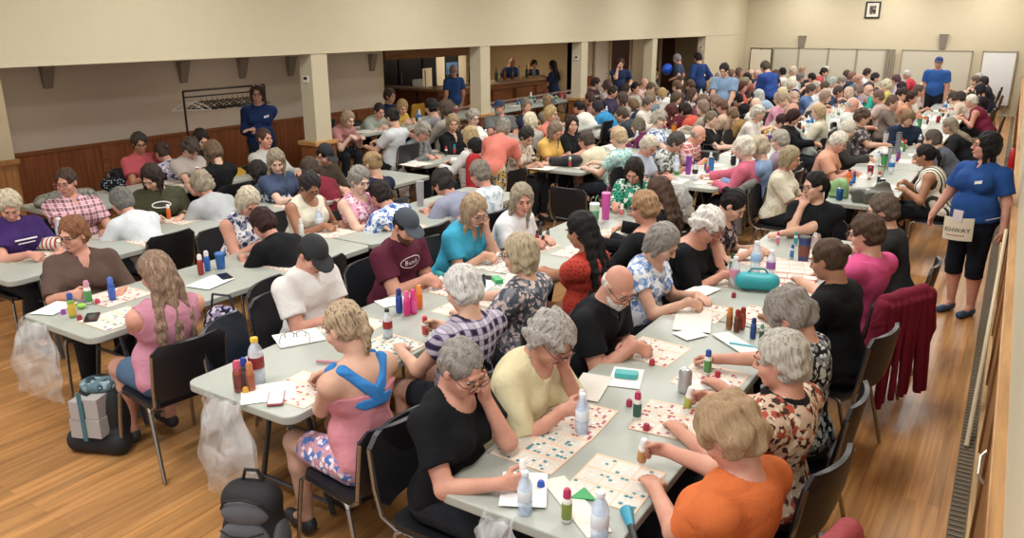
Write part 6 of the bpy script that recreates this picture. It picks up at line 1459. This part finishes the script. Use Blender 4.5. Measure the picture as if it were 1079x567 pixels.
D(793, 356, 'blue dauber beside the green-topped white one', '#2c4a8c', '#24407c', '#1c3474', s=.9); D(802, 358, 'short white dauber with green cap', '#dcd8d0', '#3c5a44', '#5a9c7c', s=.7)
x, y = T(782, 365, ZP); tag(MB().tube([(-.07, 0, .008), (.05, 0, .008), (.08, 0, .006)], [.009, .009, .003], 8).obj('marker_pen', plain('pen_teal', '#5fb4c4', .4), None, 'auto', loc=(x, y, ZP), rot=(0, 0, .15)), 'turquoise marker pen lying near the curly grey head', 'pen')
for px, py, l, c, s in ((773, 302, 'clear bottle with pink label left of the teal purse', '#d890a8', 1.1), (795, 287, 'clear blue bottle behind the teal purse', '#9ac4e8', 1.2), (811, 293, 'slim clear bottle with purple label behind the teal purse', '#8a5a9c', 1.05)):
    x, y = T(px, py); bottle(x, y, l, s, CLEARB, '#e0e4e8', c)
x, y = T(797, 306); F = Fld(); F.cap((-.085, 0, .065), (.085, 0, .065), .062, k=.02); F.half((0, 0, .002), (0, 0, -1)); V, Q = F.build(.006, 0, (.002, 30, 2)); r = empty('purse', (x, y, TZ), .35); tag(r, 'teal cylinder purse with strap handle on the rightmost front table', 'purse')
link('purse_body', npmesh('purse', V, Q), plain('purse_teal', '#2a9aa4', .45), r); MB().tube([(-.07, 0, .12), (-.04, .0, .155), (.04, 0, .155), (.07, 0, .12)], .007, 6).obj('strap', plain('strap_teal', '#1f7a84', .5), r, 'auto'); MB().tube([(-.12, 0, .105), (0, 0, .126), (.12, 0, .105)], .0035, 6).obj('zipper', plain('zip', '#173c44', .5), r, 'auto')
for i in range(4):
    x, y = T(839 + i * 2, 299 - i * 5, TZ); bingo(x - .04, y, .15 + .05 * i, ['bottom', 'second', 'third', 'top'][i] + ' sheet of the stacked red-edged bingo sheets', None, i, TZ + .003 + .003 * i, True, hcol=['#c8443c', '#d86a50', '#c85048', '#e0a088'][i])
x, y = T(846, 276); tumbler(x, y, 'blue and brown insulated tumbler with dark lid', '#2c3c6c', '#3c3c44', h=.19, rr=.045, sleeve='#6a3a2c')
x, y = T(859, 262); can(x, y, 'white and red can before the person with hand on chin', '#d8c8c4')
D(771, 286, 'green and white dauber held upright near the off-shoulder black top', '#dcdcd4', '#3c7a54', '#2c5c44'); D(834, 272, 'small blue-capped dauber left of the tumbler', '#c8d4dc', '#3c7ab0', '#2c5a9c', s=.8); D(838, 258, 'teal dauber behind the tumbler', '#dcdcdc', '#2c8c94', '#2c8c94', s=.8); D(819, 258, 'pink-capped dauber near dark-haired person with bun', '#e4e0dc', '#c86c8c', '#c03c6c', s=.8)
# second row
x, y = T(263, 404); bottle(x + .03, y + .03, 'cola bottle with yellow cap at the front of the second row', 1.25, CLEARB, '#d8b02c', '#7a1c1c', name='cola_bottle', liquid='#1c0f0c')
D(252, 412, 'slim red and brown dauber leftmost of the bottle cluster', '#8c4438', '#6c342c', '#c0506c', s=1.2); D(259, 406, 'dark dauber with blue cap in the bottle cluster', '#3c3c44', '#5a5a64', '#2c3c94', s=1.1); D(265, 411, 'orange-brown dauber rightmost of the bottle cluster', '#a8603c', '#8c4c34', '#b8784c', s=1.1)
x, y = T(259, 414); loose_cap(x, y, 'gold cap beside the orange-brown dauber', '#c89c3c')
x, y = T(283, 414); paper(x, y, -.7, .21, .26, 'white paper under the phone on the second row', z=ZP)
x, y = T(291, 420, TZ + .006); phone(x, y, .75, 'phone in red case with half-white screen on the second row', '#c8ccd4', '#a84c50', TZ + .006)
x, y = T(409, 356); bottle(x, y, 'small cola bottle with black cap on the second row', .9, CLEARB, '#1c1c1c', '#8c1c1c', name='cola_bottle', liquid='#24120e')
for px, py, l, c, c2, c3 in ((421, 329, 'blue dauber leftmost in the row of four', '#2c4c9c', '#24408c', '#1c3074'), (429, 332, 'hot pink dauber second in the row of four', '#d83c84', '#c82c78', '#e05c98'), (436, 330, 'hot pink dauber third in the row of four', '#d83c84', '#e05498', '#d8407c'), (442, 325, 'orange dauber rightmost in the row of four', '#e07c34', '#d86c28', '#e8944c')):
    D(px, py, l, c, c2, c3, s=1.15)
x, y = T(315, 357); paper(x, y, -.5, .21, .26, 'white notepad in front of the person in black cap', z=ZP, th=.006); paper(*T(414, 318, ZP), -.4, .15, .2, 'white slip in front of the person in maroon tee', z=ZP)
x, y = T(311, 364, ZP); o_ = link('reading_glasses', SP['glasses'].copy(), plain('glasses_dark', '#1c1c20', .3), None, (x, y, ZP - .094 + .0), (0, 0, 0)); o_.rotation_euler = (0, 0, .8); o_.location = (x, y, ZP + .019); tag(o_, 'dark folded reading glasses on the second row beside the notepad', 'glasses')
x, y = T(345, 383, ZP); tag(MB().tube([(-.06, 0, .01), (.06, 0, .01)], .009, 8).obj('marker_pen', plain('pen_pink', '#b8848c', .4), None, 'auto', loc=(x, y, ZP), rot=(0, 0, .4)), 'pink marker pen before the ponytail person', 'pen')
x, y = T(450, 291); F = Fld(); F.ell((0, 0, .03), (.05, .03, .03), k=0); soft('cloth_pouch', 'pouch', 'small teal cloth lump beside the bearded person', F, .006, plain('teal_cloth', '#2c8c94', .7), (x, y, TZ))
phone(*T(512, 293, ZP), 1.9, 'black phone lying near the turquoise tee person', z=ZP); x, y = T(524, 297, ZP); m = MB(); m.prism(rrect(.06, .11, .01, 3), 0, .03); tag(m.obj('small_box', plain('box_green', '#2c9c5c', .4), None, loc=(x, y, ZP), rot=(0, 0, .9), bevel=.003), 'green small box beside the black phone', 'box')
D(510, 303, 'dark teal dauber lying upright near the phone', '#2c4c54', '#24404c', '#1c3038', s=.7); x, y = T(494, 291); loose_cap(x, y, 'red cap left of the dark teal dauber', '#c02c34')
paper(*T(505, 300, ZP), .2, .2, .28, 'white sheet under the green small box', z=TZ + .001)
for px, py, l, c in ((560, 246, 'small dark dauber in front of the white tee person', '#3c3c44'), (572, 262, 'red dauber left of the long black hair', '#b83c3c'), (577, 252, 'grey dauber near the pink tumbler', '#6c6c74'), (566, 256, 'dark red dauber in the middle of second row', '#8c2c34')): D(px, py, l, c, c, '#2c2c30', s=.8)
x, y = T(638, 231); tumbler(x, y, 'tall magenta tumbler near the far end of the second row', '#c04c98', '#d878b4', h=.24, rr=.042, straw='#d0408c')
x, y = T(626, 236); tumbler(x, y, 'green and white cup with green straw on the second row', '#b8c4b4', '#e8ece8', h=.18, rr=.045, straw='#5cb88c', sleeve='#5c8c6c')
x, y = T(655, 228); D(655, 228, 'white dauber in the hand of the leopard shawl person', '#e0dcd8', '#c86c6c', '#e8e4e0', s=.9)
# third row
for px, py, l, c, c2, c3 in ((77, 334, 'multicoloured dauber with blue cap nearest the front corner', '#7a9c3c', '#c8a83c', '#2c4c9c'), (94, 320, 'green and white dauber with pink cap', '#e0dcd4', '#4c8c4c', '#c890a0'), (119, 316, 'blue dauber before the long-haired person', '#2c4c9c', '#3c5cac', '#4c6cbc')): D(px, py, l, c, c2, c3, s=1.15)
for px, py, l, c in ((67, 331, 'purple cap on the third row', '#8c3c8c'), (84, 337, 'dark red cap behind the phone', '#8c2c3c'), (103, 320, 'red cap right of the green dauber', '#c03c5c')): x, y = T(px, py); loose_cap(x, y, l, c)
x, y = T(86, 325); F = Fld(); F.ell((0, 0, .02), (.035, .03, .02), k=0); soft('candy_bag', 'packet', 'lime green crinkled packet on the third row', F, .005, plain('lime', '#8cc04c', .4), (x, y, TZ))
phone(*T(97, 335, ZP), .9, 'black phone at the front of the third row', z=ZP); paper(*T(58, 325, ZP), .4, .16, .24, 'white folded paper at the front-left of the third row', z=ZP)
for px, py, l, c in ((212, 289, 'dark red dauber on the third row behind the pink tank top', '#8c2c2c'), (219, 285, 'blue dauber on the third row beside dark red one', '#2c5cac'), (300, 245, 'white dauber near the cream tank top', '#dcdcdc')): D(px, py, l, c, c, '#dcd8d8', s=1.1)
x, y = T(233, 283); tumbler(x, y, 'blue paper cup on the third row', '#2c5c9c', '#3c6cac', h=.11, rr=.036)
phone(*T(237, 292, ZP), 1.2, 'black phone on the third row behind pink tank top', z=ZP); paper(*T(222, 298, ZP), .2, .2, .27, 'white paper with green print on the third row', z=ZP)
x, y = T(320, 240); bottle(x, y, 'clear water bottle near the cream tank top', 1.0)
x, y = T(443, 217); tumbler(x, y, 'tall silver tumbler on the far end of the third row', '#9c9ca0', '#8c8c90', h=.24, rr=.04)
# fourth row
x, y = T(52, 253); bottle(x, y, 'clear blue water bottle between striped bag and pink plaid person', 1.1)
x, y = T(46, 264); F = Fld(); F.cap((-.09, 0, .05), (.09, .03, .05), .05, k=.03); F.ell((.06, .05, .05), (.07, .05, .045), k=.03); F.half((0, 0, .001), (0, 0, -1)); soft('fabric_pouch', 'bag', 'red and white striped cloth pouch on the fourth row', F, .007, cloth('stripe', '#d8d0c8', '#b04838', scale=1.6), (x, y, TZ), .5)
x, y = T(20, 270, ZP); paper(x, y, .2, .2, .3, 'grey printed leaflet at the left edge of fourth row', '#a8a49c', ZP)
D(166, 228, 'orange dauber near olive sweatshirt', '#d8682c', '#d8682c', '#e8e0d8'); D(57, 240, 'orange striped dauber beside the clear blue bottle', '#d89c8c', '#c86c5c', '#dcd8d4')
# leftmost row: purse, coat
x, y = -8.15, 4.85; F = Fld(); F.ell((0, 0, .08), (.13, .06, .08), k=0); F.half((0, 0, .001), (0, 0, -1)); r = empty('handbag', (x, y, TZ), .8); tag(r, 'black handbag with white speckles on leftmost table', 'handbag')
link('bag_body', npmesh('hb', *F.build(.007, 0, (.003, 30, 2))), cloth('dots', '#141418', '#8c98a8'), r); MB().tube([(-.07, 0, .14), (-.05, 0, .22), (.05, 0, .22), (.07, 0, .14)], .008, 6).obj('handle', plain('bag_handle', '#141418', .5), r, 'auto')
F = Fld(); F.cap((-.20, 0, .04), (.2, .05, .05), .09, k=.04); F.ell((.1, .1, .05), (.18, .1, .07), k=.04); F.ell((-.15, -.05, .04), (.15, .1, .06), k=.04); F.half((0, 0, .001), (0, 0, -1)); x, y = T(105, 207); soft('folded_coat', 'coat', 'grey-green coat heaped on the near end of leftmost table', F, .01, cloth('camo', '#77756a', '#8c8a80', '#5c5c54'), (-8.0, 4.25, TZ), 1.2, (.012, 22, 5))
x, y = -7.95, 5.75; tumbler(x, y, 'red and white cup on the leftmost table', '#b84848', '#dcd8d4', h=.15, rr=.04)
# rightmost far table: bags and bottles at its near end
x, y = T(888, 216); F = Fld(); F.ell((0, 0, .10), (.10, .07, .10), k=0); F.ell((0, 0, .03), (.1, .07, .04), k=.02); F.half((0, 0, .001), (0, 0, -1)); soft('gift_bag', 'bag', 'light green bag on the near end of the rightmost far table', F, .009, plain('green_bag', '#7ca46c', .6), (x - .12, y + .25, TZ), 0, (.014, 55, 3))
x, y = T(908, 219); F = Fld(); F.ell((0, 0, .07), (.20, .13, .09), k=0); F.ell((.08, .05, .1), (.1, .09, .08), k=.04); F.half((0, 0, .001), (0, 0, -1)); soft('plastic_bag', 'bag', 'crumpled dark grey plastic bag on near end of rightmost far table', F, .008, plain('grey_plastic', '#5e5f58', .3), (x + .03, y + .18, TZ), .3, (.022, 62, 6))
x, y = T(893, 199); bottle(x, y, 'orange drink bottle beside the crumpled grey bag', 1.1, plain('orange_drink', '#c85c2c', .25), '#202020', '#d87c3c', name='drink_bottle')
for px, py, l, c, h in ((937, 178, 'brushed steel flask left of the striped top', '#8c9094', .27), (945, 162, 'tall grey steel bottle before the navy cardigan', '#74787c', .28), (927, 190, 'white and green cup left of steel flask', '#a8b89c', .16), (921, 152, 'small white flask on rightmost far table', '#c8ccd0', .18)): x, y = T(px, py); tumbler(x, y, l, c, '#3c3c40', h=h, rr=.038)
x, y = T(916, 165); phone(x, y, .2, 'dark phone on the rightmost far table', z=ZP + .003)
x, y = T(725, 184); tumbler(x, y, 'purple bottle with dark lid at the near end of second far row', '#7c3c9c', '#5c2c7c', h=.21, rr=.036)
x, y = T(725 - 14, 183); bottle(x, y, 'clear blue bottle left of the purple bottle', 1.15)
x, y = T(738, 168); r = empty('tote_box', (x, y, TZ), .1); tag(r, 'black rectangular dauber tote on the second far row', 'box'); MB().box((-.12, -.08, 0), (.12, .08, .12)).obj('box_body', plain('tote_black', '#1c1d20', .6), r, bevel=.01); MB().tube([(-.1, 0, .12), (-.08, 0, .2), (.08, 0, .2), (.1, 0, .12)], .008, 6).obj('handle', plain('tote_handle', '#1c1d20', .5), r, 'auto')
# black bag and walker at the third far row
x, y = -4.82, 8.75; F = Fld(); F.cap((-.16, 0, .06), (.14, 0, .06), .06, k=.03); F.ell((.08, 0, .08), (.14, .08, .07), k=.03); F.half((0, 0, .001), (0, 0, -1)); soft('handbag', 'handbag', 'black handbag with white patch lying on the third far row', F, .008, plain('black_bag', '#17181c', .6), (x, y + .1, TZ), .4)
wx, wy = at(561, 232, 0); wx += .0; r = empty('rollator', (wx, max(wy, 7.55), 0), -.5); tag(r, 'black wheeled walker with white strap in front of third far row', 'walker')
m = MB()
for s in (-1, 1): m.tube([(s * .24, -.25, .06), (s * .24, -.10, .5), (s * .24, -.02, .88), (s * .24, -.16, .90)], .013, 8); m.tube([(s * .24, .25, .06), (s * .24, .05, .55)], .013, 8)
m.tube([(-.24, .0, .55), (.24, 0, .55)], .012, 8); m.tube([(-.24, -.02, .80), (.24, -.02, .80)], .012, 8); m.obj('frame', plain('walker_black', '#1c1c20', .4, .4), r, 'auto')
MB().box((-.22, -.14, .53), (.22, .12, .57)).obj('seat', plain('walker_seat', '#17181a', .6), r, bevel=.01); MB().box((-.20, .02, .25), (.20, .14, .52)).obj('bag', plain('walker_bag', '#1c1d21', .8), r, bevel=.02)
for a, b in ((-1, -1), (1, -1), (-1, 1), (1, 1)): MB().lathe([(.001, -.014), (.05, -.016), (.06, -.01), (.06, .01), (.05, .016), (.001, .014)], 18).obj('wheel', plain('wheel', '#2c2c30', .6), r, 'auto', loc=(a * .24, b * .25, .062), rot=(0, PI / 2, 0))
MB().box((-.015, -.002, .15), (.015, .002, .62)).obj('strap', plain('strap_white', '#d8d4cc', .7), r, loc=(.1, .155, 0))
# ------------------------------------------------------------------ held daubers
def held(key, nm, label, body, lab, cap):
    r_, k_ = INFO[key]; w, f, n = k_['wr' + nm], k_['fw' + nm], k_['n' + nm]; sd = 1 if nm == 'R' else -1; th = np.cross(f, n) * sd
    c = w + f * .095 + n * .030; c = c + th * -.06
    p = wpt(r_, c); M = rz_(r_.rotation_euler.z); a = M @ th
    d = dauber(p[0], p[1], label, body, lab, cap, z=p[2]); d.rotation_euler = Vector(a).to_track_quat('Z', 'Y').to_euler(); return d
held('person with cropped grey hair', 'R', 'white and yellow dauber held by the person with cropped grey hair', '#e6e4de', '#c8a83c', '#e8e6e2')
held('person in cream blouse', 'R', 'white and maroon dauber held by the person in cream blouse', '#e6e4de', '#6c2c4c', '#dcdce4')
held('person in orange shirt', 'R', 'white and gold dauber held by the person in orange shirt', '#e6e4de', '#b8884c', '#e8e6e2')
held('person in cream and red floral shirt', 'R', 'white and olive dauber held by the person in floral shirt', '#e6e4de', '#a8b04c', '#e8e6e2')
held('bald person in black polo', 'R', 'pale dauber held upright by the bald person in black polo', '#d4d0d0', '#c8c0c0', '#d8d4d8')
held('person in maroon tee', 'R', 'blue-grey dauber held by the bearded person in maroon tee', '#a8b4c4', '#8c9cb0', '#dcdce0')
held('person in turquoise tee', 'R', 'white dauber held by the person in turquoise tee', '#e0dcd8', '#c8a0a0', '#dcdcdc')
held('person in plaid shirt', 'R', 'red-labelled dauber held by the person in plaid shirt', '#e0dcd8', '#b83c44', '#c03c4c')
held('person in brown cardigan', 'R', 'purple and white packet-like dauber held by the person in brown cardigan', '#8c5cac', '#b08cc8', '#e0dce4')
held('white-haired person in black top', 'R', 'green-striped dauber held by the white-haired person in black', '#dcdcd4', '#3c7a54', '#e0e0dc')
# ------------------------------------------------------------------ bags, backpacks, empty chairs, jackets
bx, by = at(236, 420, .74); hanging_bag(-3.10, 2.25, -.05, 'clear plastic bag hanging from the front of the second row table', .46, .58, .1)
tag(MB().tube([(-3.05, 2.16, .36), (-2.98, 2.15, .44), (-2.96, 2.16, .50)], [.02, .022, .012], 8).obj('rolled_paper', PAPER, None, 'auto'), 'rolled white paper inside the clear hanging bag', 'paper') if 0 else None
hanging_bag(-4.95, 2.32, .1, 'clear plastic bag hanging from the front corner of the third row table', .44, .52, -.5)
hanging_bag(-1.42, 2.15, 0, 'clear plastic bag taped to the front of the nearest table', .22, .30, 0)
hanging_bag(-3.15, 8.45, 0, 'pale plastic bag hanging from the near end of second far row', .38, .40, 0)
hanging_bag(-6.80, 7.95, 0, 'pale plastic bag hanging from the near end of fourth far row', .34, .42, 0)
backpack(-2.80, 2.12, .45, 'dark grey backpack with round badge on the floor by second row', .30, .47)
r = empty('rolling_bag', (-4.45, 2.36, 0), .35); tag(r, 'black rolling bag holding white paper stacks under the third row', 'bag')
F = Fld(); F.ell((0, .03, .22), (.17, .13, .25), k=.02); F.cap((-.12, -.05, .07), (.12, -.05, .07), .08, k=.03); F.half((0, 0, .004), (0, 0, -1)); link('bag_body', npmesh('rb', *F.build(.009, 0, (.005, 26, 3))), plain('bag_black', '#17181b', .7), r)
for i, (a, b, c, d) in enumerate(((-.10, -.005, .13, .25), (.005, .10, .14, .26), (-.09, -.005, .252, .37), (.005, .09, .262, .39))): MB().box((a, -.15, b * 0 + c), (b, -.04, d)).obj('paper_stack', plain('paper_stack', '#a8a4a2', .8), r, bevel=.003, rot=(0, 0, .03 * i))
MB().box((-.014, -.156, .12), (.014, -.15, .43)).obj('bungee', plain('bungee_teal', '#3c6c78', .6), r); F = Fld(); F.ell((0, 0, .42), (.11, .08, .05), k=0); link('top_cloth', npmesh('tc', *F.build(.008, 0, (.012, 30, 3))), cloth('camo', '#5c7884', '#2c4450', '#8ca4ac'), r)
r = empty('floral_bag', (-3.98, 2.95, .0), .3); tag(r, 'navy and white patterned bag hanging on a black chair, third row', 'bag'); F = Fld(); F.ell((0, 0, .68), (.15, .08, .15), k=0); F.half((0, 0, .56), (0, 0, -1)); link('bag_body', npmesh('fb', *F.build(.008, 0, (.006, 30, 3))), cloth('camo', '#1f1f38', '#8c84a8', '#c8c0d4'), r); MB().tube([(-.08, 0, .80), (-.06, 0, .90), (.06, 0, .90), (.08, 0, .80)], .008, 6).obj('handle', plain('hb', '#1f1f30', .6), r, 'auto')
def ech(px, py, rz, label, kind, z=0.): x, y = at(px, py, .68 + z); c, s = math.cos(rz), math.sin(rz); return chair(x - (-s) * -.28 if 0 else x + s * -.28, y + c * .28, rz, label, kind, z)
ech(236, 362, -PI / 2 + .35, 'empty navy padded chair beside the front end of second row', 'navy')
ech(283, 318, -PI / 2 + .25, 'empty black chair between navy chair and person in black cap', 'black')
ech(598, 212, 0, 'empty black chair at the far end of second row', 'black')
ech(243, 192, -PI / 2, 'empty yellow chair between leftmost row and fourth row', 'yellow')
ech(441, 117, PI / 2, 'yellow chair on the raised floor near the bar', 'yellow', .15)
ech(571, 113, PI / 2 + .2, 'yellow chair behind the cap-wearing person in third far row', 'yellow')
r_, k_ = INFO['person in bright pink tee']; draped_jacket(r_.location.x, r_.location.y, 0, r_.rotation_euler.z, 'maroon red jacket hanging over the pink tee person\'s chair', '#7c1830', .52, .74, .87)
r_, k_ = INFO['person in orange shirt']; draped_jacket(r_.location.x + .02, r_.location.y, 0, r_.rotation_euler.z, 'rose red jacket over the orange shirt person\'s chair', '#a8454c', .46, .46, .90, sleeves=False)
r_, k_ = [v for kk, v in INFO.items() if 'cream knitted' in kk][0]; draped_jacket(r_.location.x, r_.location.y, 0, r_.rotation_euler.z, 'grey jacket over the chair of the cream knitted cardigan person', '#6c6c6a', .44, .5, .86)
# shopping bag by the floor
x, y = at(413, 492, 0); r = empty('shopping_bag', (x - .1, y + .1, 0), .5); tag(r, 'mustard brown paper shopping bag under the second row chairs', 'bag')
m = MB(); m.add([(-.17, -.08, 0), (.17, -.08, 0), (.17, .08, 0), (-.17, .08, 0), (-.18, -.10, .34), (.18, -.10, .34), (.18, .10, .34), (-.18, .10, .34)], [(0, 1, 5, 4), (1, 2, 6, 5), (2, 3, 7, 6), (3, 0, 4, 7), (0, 3, 2, 1)]); b_ = m.obj('bag_body', plain('mustard_paper', '#9c7c3c', .6), r); so = b_.modifiers.new('s', 'SOLIDIFY'); so.thickness = .003
MB().tube([(-.07, -.10, .33), (-.05, -.10, .42), (.05, -.10, .42), (.07, -.10, .33)], .004, 6).obj('handle', plain('cord', '#5c4424', .7), r, 'auto')
g = link('bag_writing', glyph_mesh('Do', .12), plain('brown_print', '#5c3c1c', .7), r, (0, -.0985, .2), (PI / 2 + .06, 0, 0))
# blue bundle held near the pillar
r_, k_ = find('bright blue bundle'); F = Fld(); F.ell((0, 0, 0), (.24, .14, .15), k=0); c_ = wpt(r_, (0, .33, 1.32)); soft('blue_bundle', 'bundle', 'bright blue bundle carried by the standing person in grey tee', F, .012, plain('bright_blue', '#1f5ce0', .5), c_, r_.rotation_euler.z, (.01, 20, 3))
# red shoulder bag of the leaning person
r_, k_ = find('red bag'); F = Fld(); F.cap((0, 0, .0), (0, .03, -.42), .10, .13, k=.02); c_ = wpt(r_, (-.27, .10, 1.02)); soft('red_bag', 'bag', 'long red shoulder bag hanging beside the person in coral tee', F, .01, cloth('solid', '#b8282c'), c_, r_.rotation_euler.z, (.006, 24, 3))
